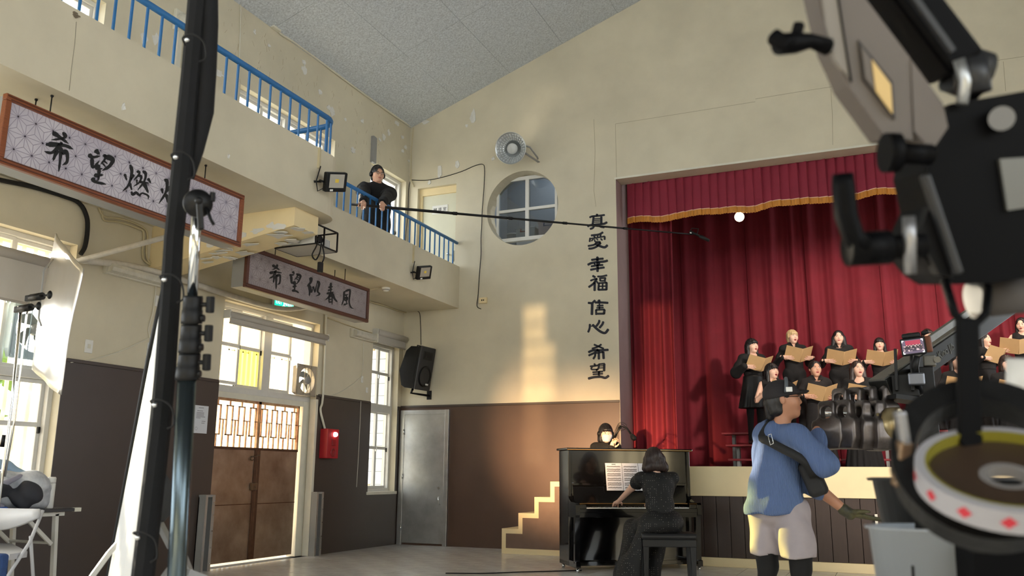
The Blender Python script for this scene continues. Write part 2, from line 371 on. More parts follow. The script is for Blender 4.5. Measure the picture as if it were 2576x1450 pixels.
# ------------------------------------------------------------------ stage
struct(put('floor_stage', MB().box((-3.9,11.06,0.0),(7.5,16.2,1.06)), mat('stage_boards', srgb(96,62,44), 0.5, var=0.2, vscale=4, stretch=(1,8,1))), 'wooden stage floor')
mb = MB(); mb.box((-3.80,DY+0.3,0),(-3.54,16.2,6.2)); mb.box((-3.54,DY+0.001,1.06),(-3.539,DY+0.3,5.49))
struct(put('wall_stage_side', mb, MAUVE), 'mauve painted side wall inside the stage opening')
struct(put('wall_stage_back', MB().box((-3.8,16.0,1.06),(7.5,16.2,6.4)), mat('stage_black', srgb(52,40,40), 0.8)), 'dark back wall of the stage')
struct(put('ceiling_stage', MB().box((-3.8,DY+0.3,6.2),(7.5,16.2,6.4)), mat('stage_black', (0,0,0))), 'dark ceiling over the stage')
tr = MB(); tr.box((-3.56,DY-0.008,5.485),(7.0,DY+0.0,5.515)); struct(put('trim_4', tr, OFFW), 'pale edging along the top of the stage opening')
struct(put('trim_5', MB().box((-3.9,11.0,0.83),(7.5,11.06,1.19), 0.006), CREAM2), 'cream fascia band along the stage edge')
struct(put('baseboard_stage', MB().box((-3.9,10.985,0),(7.5,11.05,0.105), 0.004), CREAM2), 'cream skirting below the stage front')
stage_front = struct(put('wall_stage_front', MB().box((-3.9,11.045,0.10),(7.5,11.06,0.84)), DARK), 'brown boarded stage front')
pk = MB().box((0.003,0,0.105),(0.162,0.022,0.83), 0.003).mesh('plank')
for i in range(40): link('plank', pk, BROWN2, stage_front, (-3.85+i*0.165, 11.022, 0))
tr = MB(); tr.box((-0.235,10.965,0),(-0.205,10.998,0.66), 0.003); struct(put('trim_6', tr, OFFW), 'narrow white upright trim at the stage front')
# steps up to the stage
st = thing('stage_steps', 'cream-edged brown steps rising to the stage behind the piano', 'steps', (-4.3,11.4,0))
sx = [-5.08,-4.83,-4.59,-4.355,-4.12]; sz = [0.335,0.55,0.77,0.98,1.19]
poly = [(-5.08,0)]
for a, z in zip(sx, sz): poly += [(a,z)] if a == sx[0] else [(a,poly[-1][1]),(a,z)]
poly += [(-3.9,1.19),(-3.9,0)]
put('stair_body', MB().prism(poly, (0,11.38,0), (1,0,0), (0,0,1), (0,1,0), 0.66), CREAM2, st)
b_ = 0.065; inner = [(-5.08+b_,0.075)]
for i, (a, z) in enumerate(zip(sx, sz)): inner += [(a+b_,z-b_)] if i == 0 else [(a+b_,inner[-1][1]),(a+b_,z-b_)]
inner += [(-3.9,1.19-b_),(-3.9,0.075)]
put('side_panel', MB().prism(inner, (0,11.374,0), (1,0,0), (0,0,1), (0,1,0), 0.008), mat('brown_stair_side', srgb(112,88,74), 0.5, var=0.15, vscale=5), st)
# ------------------------------------------------------------------ curtains
def drape(name, x0, x1, y, z0, z1, waves, amp, m, seed, sharp=1.0, nz=10, flare=0.15):
    rnd = random.Random(seed); nxx = int((x1-x0)/0.012); ph = []; x = x0
    edges = [x0]
    while edges[-1] < x1: edges.append(edges[-1]+rnd.uniform(*waves))
    am = [rnd.uniform(0.5,1.0)*amp for _ in edges]; off = [rnd.uniform(-0.5,0.5)*amp for _ in edges]
    vs = []
    for j in range(nz+1):
        tz = j/nz
        for i in range(nxx+1):
            xx = x0+(x1-x0)*i/nxx; k = 0
            while k < len(edges)-2 and edges[k+1] < xx: k += 1
            u = (xx-edges[k])/(edges[k+1]-edges[k]); u = min(max(u,0),1)
            w = math.sin(u*2*PI)*am[k]; w = math.copysign(abs(w/amp)**sharp*amp, w)
            o_ = off[k]*(1-u)+off[k+1]*u
            vs.append((xx+0.01*math.sin(tz*3+k*2.1), y-w*(1+flare*(1-tz))-o_, z0+(z1-z0)*tz))
    fs = [(j*(nxx+1)+i, j*(nxx+1)+i+1, (j+1)*(nxx+1)+i+1, (j+1)*(nxx+1)+i) for j in range(nz) for i in range(nxx)]
    me = bpy.data.meshes.new(name); me.from_pydata(vs, [], fs); me.polygons.foreach_set('use_smooth', [True]*len(fs)); me.update()
    o = link(name, me, m); md = o.modifiers.new('thick', 'SOLIDIFY'); md.thickness = 0.006
    return o
tag(drape('stage_curtain', -3.62, -2.84, 12.70, 1.07, 6.0, (0.10,0.20), 0.055, VELVET, 3, 1.0), 'bunched red velvet curtain at the left side of the stage', 'curtain')
tag(drape('stage_curtain', -3.5, 6.5, 14.75, 1.07, 6.0, (0.22,0.46), 0.05, VELVET, 11, 1.5), 'wide deep red curtain hanging behind the choir', 'curtain')
val = thing('stage_valance', 'dusty red pleated valance with gold fringe across the stage top', 'valance', (0,12.35,5.4))
rnd = random.Random(4); vx0, vx1 = -3.46, 6.5; nxx = 1100; pl = 0.127
cols = []
for i in range(nxx+1):
    x = vx0+(vx1-vx0)*i/nxx; u = ((x-vx0)/pl) % 1.0; k = int((x-vx0)/pl); r1 = random.Random(k).uniform(0.6,1.3)
    saw = (u**0.8)*0.055*r1 if u < 0.88 else 0.055*r1*(1-u)/0.12
    cols.append((x, saw, 0.018*math.sin(x*5.1)+0.014*math.sin(x*9.7+1)))
def val_strip(zt, zb, push, nz, nm, m, th, yoff=0.0):
    vs = []
    for j in range(nz+1):
        t = j/nz
        for (x, s_, wv) in cols:
            zz0 = zt(x) ; zz1 = zb(x); z = zz0+(zz1-zz0)*t
            dpt = (5.49-z)/0.63
            vs.append((x, 12.42-yoff-s_*(1-0.55*dpt)-wv*dpt*2.0, z))
    fs = [(j*(nxx+1)+i, j*(nxx+1)+i+1, (j+1)*(nxx+1)+i+1, (j+1)*(nxx+1)+i) for j in range(nz) for i in range(nxx)]
    me = bpy.data.meshes.new(nm); me.from_pydata(vs, [], fs); me.polygons.foreach_set('use_smooth', [False]*len(fs)); me.update()
    o = link(nm, me, m, val); md = o.modifiers.new('thick', 'SOLIDIFY'); md.thickness = th
    return o
zb = lambda x: 4.945+0.012*math.sin(x*5.1+1.3)+0.006*math.sin(x*13)
val_strip(lambda x: 5.52, zb, 0, 8, 'valance_cloth', VELVET2, 0.005)
val_strip(lambda x: zb(x)+0.012, zb, 0, 1, 'braid', mat('pale_braid', srgb(226,186,160), 0.7), 0.006, 0.004)
val_strip(zb, lambda x: zb(x)-0.088+0.004*math.sin(x*170), 0, 2, 'fringe', GOLD, 0.008, 0.004)
# ------------------------------------------------------------------ windows in the side wall
_bc = [0]
def bar(mb, y0, y1, z0, z1, x=None, d=0.06):
    _bc[0] += 1; x = (LX-0.10 if x is None else x)+((_bc[0]*3) % 7-3)*0.0006; d += (_bc[0] % 5)*0.0005
    mb.box((x-d,y0,z0),(x,y1,z1), 0.004)
def window(num, label, key, sashes, posts=(), rails=(), sill=True, fr=0.05):
    y0, y1, z0, z1 = WINS[key]
    if key == 'B': z0 = 2.02
    w = bpy.data.objects.new('window_%d' % num, None); COL.objects.link(w); w.location = (LX-0.1,(y0+y1)/2,z0); WL[w.name] = Vector(w.location); struct(w, label)
    mb = MB()
    bar(mb,y0,y0+fr,z0,z1,d=0.1); bar(mb,y1-fr,y1,z0,z1,d=0.1); bar(mb,y0,y1,z0,z0+fr,d=0.1); bar(mb,y0,y1,z1-fr,z1,d=0.1)
    for a, b in posts: bar(mb,a,b,z0,z1,d=0.1)
    for a, b, c, d in rails: bar(mb,a,b,c,d,d=0.1)
    put('window_frame', mb, ALU, w)
    if sill: put('window_sill', MB().box((LX-0.1,y0-0.03,z0-0.04),(LX+0.03,y1+0.03,z0+0.005), 0.004), OFFW, w)
    for i, (a, b, c, d, mids, gm) in enumerate(sashes):
        xo = LX-0.125 if i % 2 == 0 else LX-0.155; s_ = MB(); t = 0.038
        bar(s_,a,a+t,c,d,xo,0.028); bar(s_,b-t,b,c,d,xo,0.028); bar(s_,a,b,c,c+t,xo,0.028); bar(s_,a,b,d-t,d,xo,0.028)
        for m_ in mids: bar(s_,a,b,m_-0.022,m_+0.022,xo,0.028)
        so = put('sash', s_, ALU, w)
        zs = [c+t]+[m_ for m_ in mids]+[d-t]
        for k in range(len(zs)-1):
            g_ = gm[k] if isinstance(gm, (list, tuple)) else gm
            if g_ is None: continue
            put('pane', MB().box((xo-0.017,a+t-0.005,zs[k]),(xo-0.012,b-t+0.005,zs[k+1])), g_, so)
        if b-a > 0.3: put('window_latch', MB().box((xo,b-t+0.006,(c+d)/2-0.03),(xo+0.02,b-0.008,(c+d)/2+0.03), 0.004), BLACKM if i % 2 else CHROME, so)
    return w
window(1, 'tall aluminium window behind the silver reflector', 'A', [(3.35,4.0,2.0,3.2,[2.85],GLASS),(4.0,4.7,2.0,3.2,[2.85],GLASS),(4.65,5.25,2.0,3.2,[2.72],GLASS),(5.25,5.75,2.0,3.2,[2.72],GLASS),(4.65,5.2,0.98,1.92,[1.5],GLASS),(5.2,5.75,0.98,1.92,[1.5],GLASS),(3.35,4.65,0.98,1.92,[1.5],GLASS)], rails=[(3.3,5.8,1.92,2.0)])
window(2, 'wide aluminium window above the double steel door', 'B', [(7.95,8.36,2.12,3.05,[2.60],[GLASS,GLASS]),(8.34,8.80,2.10,3.04,[2.60],[YGLASS,GLASS]),(8.92,9.36,2.10,3.04,[2.60],[GLASS,GLASS])], posts=[(8.78,8.93)], rails=[(7.9,9.8,2.02,2.10)], sill=False)
window(3, 'narrow tall aluminium window beside the corner', 'C', [(11.2,11.57,2.10,3.02,[2.62],GLASS),(11.55,11.92,2.10,3.02,[2.62],GLASS),(11.2,11.57,0.85,2.02,[1.46],GLASS),(11.55,11.92,0.85,2.02,[1.46],GLASS)], rails=[(11.17,11.95,2.0,2.12)])
window(4, 'gallery window behind the blue railing', 'D', [(7.92,8.44,4.55,5.82,[],GLASS),(8.46,8.9,4.55,5.82,[],GLASS),(8.95,9.42,4.55,5.82,[],GLASS),(9.42,9.87,4.55,5.82,[],GLASS)], posts=[(8.89,8.96)])
window(5, 'gallery window at the upper left', 'E', [(3.45,4.2,4.55,5.82,[],GLASS),(4.2,5.0,4.55,5.82,[],GLASS),(5.0,5.75,4.55,5.82,[],GLASS)])
window(6, 'gallery window behind the boom operator', 'F', [(10.95,11.45,4.15,5.85,[],GLASS),(11.43,11.93,4.15,5.85,[],GLASS)])
# ------------------------------------------------------------------ double steel door
dr = bpy.data.objects.new('door_1', None); COL.objects.link(dr); dr.location = (LX-0.1,8.8,0); WL[dr.name] = Vector(dr.location); struct(dr, 'double tarnished steel door with barred upper lights')
fm = MB(); bar(fm,7.9,7.95,0,2.02,d=0.12); bar(fm,9.66,9.80,0,2.02,d=0.14); bar(fm,7.9,9.8,1.95,2.06,d=0.16); fm.box((LX-0.08,9.78,0),(LX+0.02,9.83,2.06),0.004)
put('door_frame', fm, OFFW, dr)
BARS = mat('rust_stained_bar', srgb(206,170,130), 0.6, col2=srgb(150,92,56), vscale=9)
for k, (a, b) in enumerate(((7.95,8.79),(8.80,9.60))):
    lf = put('door_leaf', MB().box((LX-0.145,a,0.035),(LX-0.11,b,1.36), 0.003), RUSTY, dr)
    sm = MB(); sm.box((LX-0.11,a,0.69),(LX-0.107,b,0.70)); sm.box((LX-0.11,a,1.345),(LX-0.10,b,1.375)); sm.box((LX-0.112,(b-0.045 if k == 0 else a),0.04),(LX-0.098,(b if k == 0 else a+0.045),1.36))
    put('seam', sm, mat('rust_seam', srgb(96,64,44), 0.7, 0.3, var=0.3, vscale=12), lf)
    # upper barred light: uprights with rectangular loops
    up = MB(); up.box((LX-0.145,a,1.36),(LX-0.11,a+0.02,1.95)); up.box((LX-0.145,b-0.02,1.36),(LX-0.11,b,1.95)); up.box((LX-0.145,a,1.92),(LX-0.11,b,1.95))
    put('light_frame', up, BARS, lf)
    w = (b-a)/4.0; yy = a+0.06
    for q in range(4):
        y = a+0.05+q*w
        lp = MB(); z0, z1 = 1.51, 1.87; t = 0.014
        lp.box((LX-0.135,y,z0),(LX-0.118,y+t,z1)); lp.box((LX-0.135,y+0.10,z0),(LX-0.118,y+0.10+t,z1)); lp.box((LX-0.135,y,z0),(LX-0.118,y+0.10+t,z0+t)); lp.box((LX-0.135,y,z1-t),(LX-0.118,y+0.10+t,z1))
        lp.box((LX-0.135,y+0.05,1.36),(LX-0.118,y+0.05+t,z0)); lp.box((LX-0.135,y+0.05,z1),(LX-0.118,y+0.05+t,1.95)); lp.box((LX-0.135,y+0.10,1.69),(LX-0.118,y+w,1.70))
        lp.box((LX-0.135,y+0.155,1.36),(LX-0.118,y+0.155+t,1.69))
        put('grille_loop', lp, BARS, lf)
lk = MB(); lk.box((LX-0.108,8.70,0.86),(LX-0.07,8.80,0.95),0.006); lk.cyl((LX-0.07,8.76,0.90),(LX-0.06,8.76,0.90),0.012); put('lock', lk, mat('worn_lock', srgb(120,100,80), 0.4, 0.7, var=0.3), dr)
hb = MB(); hb.cyl((LX-0.10,8.68,1.26),(LX-0.10,8.84,1.29),0.008,8); hb.tube([(LX-0.10,8.68,1.27),(LX-0.09,8.66,1.24),(LX-0.09,8.68,1.22),(LX-0.09,8.72,1.23)],0.007,6); put('door_bolt', hb, mat('worn_lock', (0,0,0)), dr)
# corner steel door on the stage wall
d2 = bpy.data.objects.new('door_2', None); COL.objects.link(d2); d2.location = (-6.73,DY,0); WL[d2.name] = Vector(d2.location); struct(d2, 'scuffed stainless steel door in the corner')
fm = MB(); fm.box((-7.16,DY-0.05,0),(-7.08,DY,2.06),0.004); fm.box((-6.36,DY-0.05,0),(-6.29,DY,2.06),0.004); fm.box((-7.085,DY-0.049,1.99),(-6.355,DY,2.059),0.004); put('door_frame', fm, STEEL, d2)
lf = put('door_leaf', MB().box((-7.08,DY-0.042,0.03),(-6.36,DY-0.01,1.99),0.003), STEEL, d2)
hm = MB()
for z in (0.25,1.03,1.72): hm.cyl((-7.085,DY-0.055,z-0.04),(-7.085,DY-0.055,z+0.04),0.010,8)
put('hinge', hm, CHROME, lf)
put('handle', MB().tube([(-6.41,DY-0.045,0.74),(-6.42,DY-0.085,0.72),(-6.42,DY-0.085,0.64),(-6.41,DY-0.045,0.61)],0.008,8), CHROME, lf)
put('keyhole', MB().cyl((-6.44,DY-0.043,0.86),(-6.44,DY-0.05,0.86),0.02,12), CHROME, lf)
# upper door with a paper name plate
d3 = bpy.data.objects.new('door_3', None); COL.objects.link(d3); d3.location = (-6.63,DY+0.1,3.8); WL[d3.name] = Vector(d3.location); struct(d3, 'pale gallery door with a handwritten name plate')
put('door_leaf', MB().box((-6.95,DY+0.10,3.80),(-6.30,DY+0.14,5.66),0.003), mat('pale_door', srgb(214,212,190), 0.5, var=0.05), d3)
fm = MB(); fm.box((-7.0,DY+0.07,3.8),(-6.945,DY+0.16,5.78)); fm.box((-6.945,DY+0.07,5.66),(-6.27,DY+0.16,5.78)); put('door_frame', fm, CREAM2, d3)
kn = MB(); kn.lathe([(0.012,0),(0.012,0.03),(0.026,0.045),(0.028,0.06),(0.018,0.075),(0,0.078)], (-6.42,DY+0.10,4.60), (0,-1,0), 14); kn.box((-6.36,DY+0.09,4.47),(-6.325,DY+0.10,4.66),0.004); put('knob', kn, CHROME, d3)
pl_ = put('name_plate', MB().box((-6.76,DY+0.088,5.32),(-6.47,DY+0.10,5.47),0.002), WHITE, d3)
# ------------------------------------------------------------------ round window: aluminium frame and the store room behind it
w7 = bpy.data.objects.new('window_7', None); COL.objects.link(w7); w7.location = (CX,DY+0.25,CZ); WL[w7.name] = Vector(w7.location); struct(w7, 'white framed sliding window behind the round opening')
wy = DY+0.24; mb = MB(); a0, a1, b0, b1 = CX-0.50, CX+0.48, CZ-0.44, CZ+0.56
for q in ((a0-0.04,a0,b0,b1),(a1,a1+0.04,b0,b1),(a0,a1,b1-0.02,b1+0.04),(a0,a1,b0-0.04,b0+0.02),(CX-0.03,CX+0.03,b0,b1),(a0,a1,CZ+0.02,CZ+0.065)): mb.box((q[0],wy-0.03-0.0012*(len(mb.v) % 5),q[2]),(q[1],wy+0.03+0.0012*(len(mb.v) % 5),q[3]))
put('window_frame', mb, WHITE, w7)
DGL = glass_mat('dim_glass', (0.62,0.66,0.70), 0.10)
for q in ((a0,CX-0.03,b0,CZ+0.02),(CX+0.03,a1,b0,CZ+0.02),(a0,CX-0.03,CZ+0.065,b1),(CX+0.03,a1,CZ+0.065,b1)): put('pane', MB().box((q[0],wy-0.003,q[2]),(q[1],wy+0.003,q[3])), DGL, w7)
SR = mat('store_room_grey', srgb(128,132,136), 0.8)
mb = MB(); mb.box((-6.2,14.0,4.2),(-3.9,14.1,6.6)); mb.box((-6.3,DY+0.3,4.2),(-6.2,14.1,6.6)); mb.box((-3.9,DY+0.3,4.2),(-3.84,14.1,6.6)); mb.box((-6.2,DY+0.3,6.5),(-3.9,14.1,6.6)); mb.box((-6.2,DY+0.3,4.2),(-3.9,14.1,4.60))
struct(put('wall_store_room', mb, SR), 'dim grey store room seen through the round window')
mb = MB()
for z in (5.05,5.42,5.8): mb.box((-4.60,13.15,z),(-4.2,13.5,z+0.025))
mb.box((-4.62,13.15,4.6),(-4.59,13.5,6.2)); tag(put('store_shelf', mb, OFFW), 'pale shelf unit inside the store room', 'shelf')
# the rest of the hall behind and beside the camera: walls with tall windows
struct(put('wall_right', holes_wall(MB(), 'x', 8.9, 9.15, -7.0, DY+0.3, 0, 8.5, [(a_, a_+2.5, 2.2, 5.8) for a_ in (-6.4,-3.4,-0.4)]), CREAM), 'cream side wall with tall windows, beyond the right of the picture')
struct(put('wall_back', holes_wall(MB(), 'y', -7.0, -7.25, LX-0.25, 9.15, 0, 10.2, [(a_, a_+2.2, z_, z_+2.2) for a_ in (-6.4,-3.5,-0.6,2.3,5.2) for z_ in (4.0,)]), CREAM), 'cream back wall with high windows, behind the camera')
def slotted_light_mask(label, src, py_, cells, m):
    # unseen board added before an added spot, its slots shape the light patches
    k = (py_-src.y)/(DY-src.y); cc_ = [(src.x+(a-src.x)*k, src.x+(b-src.x)*k, src.z+(c-src.z)*k, src.z+(d-src.z)*k) for a, b, c, d in cells]
    x0, x1 = min(q[0] for q in cc_)-0.5, max(q[1] for q in cc_)+0.5; z0, z1 = min(q[2] for q in cc_)-0.4, max(q[3] for q in cc_)+0.5
    t = thing('slotted_light_mask', label, 'flag', ((x0+x1)/2,py_,0)); put('mask_board', holes_wall(MB(), 'y', py_, py_+0.01, x0, x1, z0, z1, cc_), m, t)
    for x in (x0+0.05,x1-0.05): put('mask_post', MB().cyl((x,py_+0.03,0),(x,py_+0.03,z0+0.1),0.015,8), m, t)
_cells = [(a, a+0.15, z, z+0.26) for a in (-5.04,-4.86) for z in (2.16,2.46,2.76,3.06,3.36)]+[(a, a+0.11, z, z+0.26) for a in (-4.68,) for z in (2.16,2.46,2.76)]+[(-5.04,-4.70,1.2,2.13),(-3.35,-2.85,1.1,3.6)]
slotted_light_mask('added slotted black board shaping the lower warm light patches', GOBO_L, -3.0, _cells, DARK)
slotted_light_mask('added slotted black board shaping the upper warm light stripes', GOBO_U, -3.0, [(-5.45+0.09*i, -4.95+0.10*i, 6.30+0.14*i, 6.36+0.14*i) for i in range(7)], DARK)
# outside ground and bright yard
struct(put('ground', MB().box((-40,-20,-0.3),(LX-0.25,40,-0.02)), mat('yard_concrete', srgb(205,200,190), 0.9, var=0.1)), 'bright concrete yard outside the windows')

# added sun-blocking canopy and eaves; yard wall and planting seen through the panes
struct(put('ceiling_sun_block_lower', MB().box((LX-0.9,-3,3.30),(LX-0.25,13,3.42)), OFFW), 'added flat canopy blocking sun above the lower windows')
struct(put('ceiling_sun_block_upper', MB().box((LX-0.9,-3,6.2),(LX-0.25,13,6.32)), OFFW), 'added flat eaves blocking sun above the gallery windows')
SLAT = mat('pale_grille_slat', srgb(236,232,222), 0.6, col2=srgb(224,196,154), vscale=2.0)
_n = SLAT.node_tree.nodes; _t = _n.new('ShaderNodeBsdfTranslucent'); _t.inputs[0].default_value = (0.95,0.86,0.66,1); _x = _n.new('ShaderNodeMixShader'); _x.inputs[0].default_value = 0.6
SLAT.node_tree.links.new(_n['Principled BSDF'].outputs[0], _x.inputs[1]); SLAT.node_tree.links.new(_t.outputs[0], _x.inputs[2]); SLAT.node_tree.links.new(_x.outputs[0], _n['Material Output'].inputs[0])
def grille(label, y0, y1, z0, z1, step, x, loops=False):
    t = thing('window_grille', label, 'grille', (x,(y0+y1)/2,z0), 'slatted grilles outside the windows')
    n_ = int((y1-y0)/step); sm_ = MB().box((-0.012,-0.016,0),(0.012,0.016,z1-z0), 0.003).mesh('slat')
    for i in range(n_+1): link('slat', sm_, SLAT, t, (x, y0+i*step, z0))
    for z in (z0,z1-0.03): put('grille_rail', MB().box((x-0.03,y0-0.03,z),(x-0.02,y1+0.03,z+0.03)), SLAT, t)
    for y in (y0,y1):
        for z in (z0+0.1,z1-0.1): put('grille_bracket', MB().box((x-0.02,y-0.012,z-0.012),(LX-0.25,y+0.012,z+0.012)), SLAT, t)
    if loops:
        for i in range(0, n_-1, 3):
            y = y0+i*step+0.01; lp = MB(); x_ = x+0.025
            for q in ((y,y+0.015,z1-0.55,z1-0.12),(y+0.10,y+0.115,z1-0.55,z1-0.12),(y,y+0.115,z1-0.55,z1-0.535),(y,y+0.115,z1-0.135,z1-0.12)): lp.box((x_-0.006,q[0],q[2]),(x_+0.006,q[1],q[3]))
            put('grille_loop', lp, SLAT, t)
grille('pale slatted grille outside the left window', 3.3, 5.85, 0.9, 3.25, 0.125, LX-0.42, True)
grille('sunlit slatted grille outside the double door and its window', 7.75, 9.95, 0.0, 3.15, 0.088, LX-0.50, True)
grille('pale slatted grille outside the narrow corner window', 11.1, 11.62, 0.8, 3.1, 0.085, LX-0.42)
bw_ = put('yard_wall', MB().box((LX-4.0,12.0,0),(LX-0.26,12.25,5.4)), mat('white_tile_wall', srgb(226,226,222), 0.5)); struct(bw_, 'white tiled wall return outside the corner window')  # wall made longer and taller to keep sun off the corner window
jm = MB()
for k in range(16): jm.box((LX-0.9,11.994,0.1+k*0.2),(LX-0.26,12.0,0.108+k*0.2))
for k in range(4): jm.box((LX-0.85+k*0.15,11.994,0.0),(LX-0.842+k*0.15,12.0,3.3))
put('tile_joint', jm, mat('grey_joint', srgb(130,134,136), 0.8), bw_)
struct(put('wall_yard', MB().box((-15.3,-4,0),(-15.0,22,2.2)), mat('yard_wall_paint', srgb(214,206,190), 0.8, var=0.1)), 'pale yard wall beyond the windows')
LEAF = mat('sunlit_leaves', srgb(118,150,62), 0.6, col2=srgb(66,98,40), vscale=5); LEAFY = mat('yellow_leaves', srgb(206,186,70), 0.6, col2=srgb(150,150,60), vscale=5); BARK = mat('bark', srgb(96,78,60), 0.8)
def tree(label, c, h, r, m, seed):
    t = thing('yard_tree', label, 'tree', c); rnd = random.Random(seed); put('trunk', MB().tube([c, (c[0]+0.1,c[1],c[2]+h*0.6)],[0.12,0.06],8), BARK, t); mb = MB()
    for i in range(420):
        a = rnd.uniform(0,2*PI); b = math.acos(rnd.uniform(-1,1)); q = r*rnd.uniform(0.35,1)**0.5; p = Vector((c[0]+q*math.sin(b)*math.cos(a), c[1]+q*math.sin(b)*math.sin(a), c[2]+h*0.72+q*0.8*math.cos(b)))
        u = Vector((rnd.uniform(-1,1),rnd.uniform(-1,1),rnd.uniform(-1,1))).normalized(); v = u.orthogonal().normalized(); l = 0.16
        mb.add([p-u*l, p+v*l*0.45, p+u*l, p-v*l*0.45], [(0,1,2,3)])
    o = put('foliage', mb, m, t); o['kind'] = 'stuff'
tree('green tree outside the left window', (-11.5,6.9,0), 3.0, 1.3, LEAF, 1); tree('yellowing tree outside the double door window', (-12.5,13.5,0), 3.6, 1.5, LEAFY, 2); tree('green tree outside the narrow corner window', (-12.0,17.5,0), 3.6, 1.5, LEAF, 3)

_sl = thing('added_store_glow', 'added glowing dome brightening the store room', 'lamp', (-5.1,13.3,6.45)); put('glow_dome', MB().lathe([(0.12,0.05),(0.12,0.0),(0.08,-0.05),(0,-0.06)], (-5.1,13.3,6.45), (0,0,1), 20), mat('glow_dome_white', (1,1,1), 0.4, emit=(0.92,0.97,1.0), es=45), _sl)  # unseen glowing dome added to lift the dark store room
# ================================================================== FIXTURES ON THE WALLS
# ------------------------------------------------------------------ blue railings
def baluster_mesh(h): return MB().box((-0.009,-0.009,0),(0.009,0.009,h), 0.002).mesh('baluster')
rl = thing('blue_railing', 'bright blue steel railing on the wide gallery with a rounded end', 'railing', (X1-0.05,5,PTOP))
path = [(X1-0.05,-1.0,RTOP-0.02)]+[(X1-0.05,1.5+i*0.9,RTOP-0.02) for i in range(6)]
for k in range(7):
    t = k/6*PI/2; path.append((X1-0.25+0.20*math.cos(t), 7.02+0.20*math.sin(t), RTOP-0.02))
path += [(-5.7,7.22,RTOP-0.02),(-6.15,7.22,RTOP-0.02)]
put('handrail', MB().tube(path, 0.03, 10), BLUE, rl)
bmh = baluster_mesh(RTOP-PTOP-0.03)
for i in range(54): link('baluster', bmh, BLUE, rl, (X1-0.05, 7.02-i*0.152, PTOP))
for x, y in ((-5.16,7.11),(-5.26,7.19),(-5.42,7.22),(-5.60,7.22),(-5.78,7.22),(-5.96,7.22),(-6.13,7.22)): link('baluster', bmh, BLUE, rl, (x-0.05 if x > -5.3 else x, y, PTOP))
put('post_foot', MB().box((-5.75,7.05,PTOP),(-5.6,7.2,PTOP+0.06),0.01), BLUE, rl)
rl = thing('blue_railing', 'bright blue steel railing on the narrow gallery by the pale door', 'railing', (X2-0.05,10,PTOP))
put('handrail', MB().tube([(X2-0.05,8.0,RTOP-0.02),(X2-0.05,10,RTOP-0.02),(X2-0.05,12.06,RTOP-0.02)], 0.026, 10), BLUE, rl)
put('bottom_rail', MB().box((X2-0.062,7.4,PTOP+0.01),(X2-0.038,DY,PTOP+0.025)), BLUE, rl)
for i in range(25): link('baluster', bmh, BLUE, rl, (X2-0.05, 8.25+i*0.153, PTOP+0.01))
# ------------------------------------------------------------------ brush lettering
def catmull(pts, sub=6):
    P = [np.array(p, float) for p in pts]; P = [2*P[0]-P[1]]+P+[2*P[-1]-P[-2]]; o = []
    for i in range(1, len(P)-2):
        for k in range(sub):
            t = k/sub; a, b, c, d = P[i-1:i+3]
            o.append(0.5*((2*b)+(c-a)*t+(2*a-5*b+4*c-d)*t*t+(3*b-a-3*c+d)*t**3))
    o.append(P[-2]); return o
def stroke(mb, pts, w, place, nrm, brush=0.0):
    """ribbon along pts (picture units); brush>0 swells the start and tapers the end"""
    c = catmull(pts); n_ = len(c); L = []; R = []
    for i, p in enumerate(c):
        d = c[min(i+1,n_-1)]-c[max(i-1,0)]; d = d/(np.hypot(*d)+1e-9); q = np.array((-d[1], d[0])); t = i/(n_-1)
        ww = w*0.5*(1+brush*(0.55*math.cos(t*PI*1.1)+0.12*math.sin(t*9)))
        if brush and t > 0.85: ww *= max(0.25, (1-t)/0.15*0.75+0.25)
        if brush and t < 0.08: ww *= 0.6
        L.append(p+q*ww); R.append(p-q*ww)
    d0 = c[0]-c[1]; d0 = d0/(np.hypot(*d0)+1e-9); d1 = c[-1]-c[-2]; d1 = d1/(np.hypot(*d1)+1e-9)
    k = 0.22 if not brush else 0.15
    poly = [c[0]+d0*w*k]+L+[c[-1]+d1*w*(k+0.1*brush)]+R[::-1]
    vs = [place(*p) for p in poly]; m = len(vs)
    top = [v+Vector(nrm)*0.003 for v in vs]; o = len(mb.v)
    # triangulated strip: cap, quads, cap
    fs = [(0,1,m-1)]+[(1+i, 2+i, m-2-i, m-1-i) for i in range(n_-1)]+[(n_, n_+1, n_+2)]
    mb.add(top, fs); mb.add(vs+top, [(i, (i+1) % m, m+(i+1) % m, m+i) for i in range(m)])
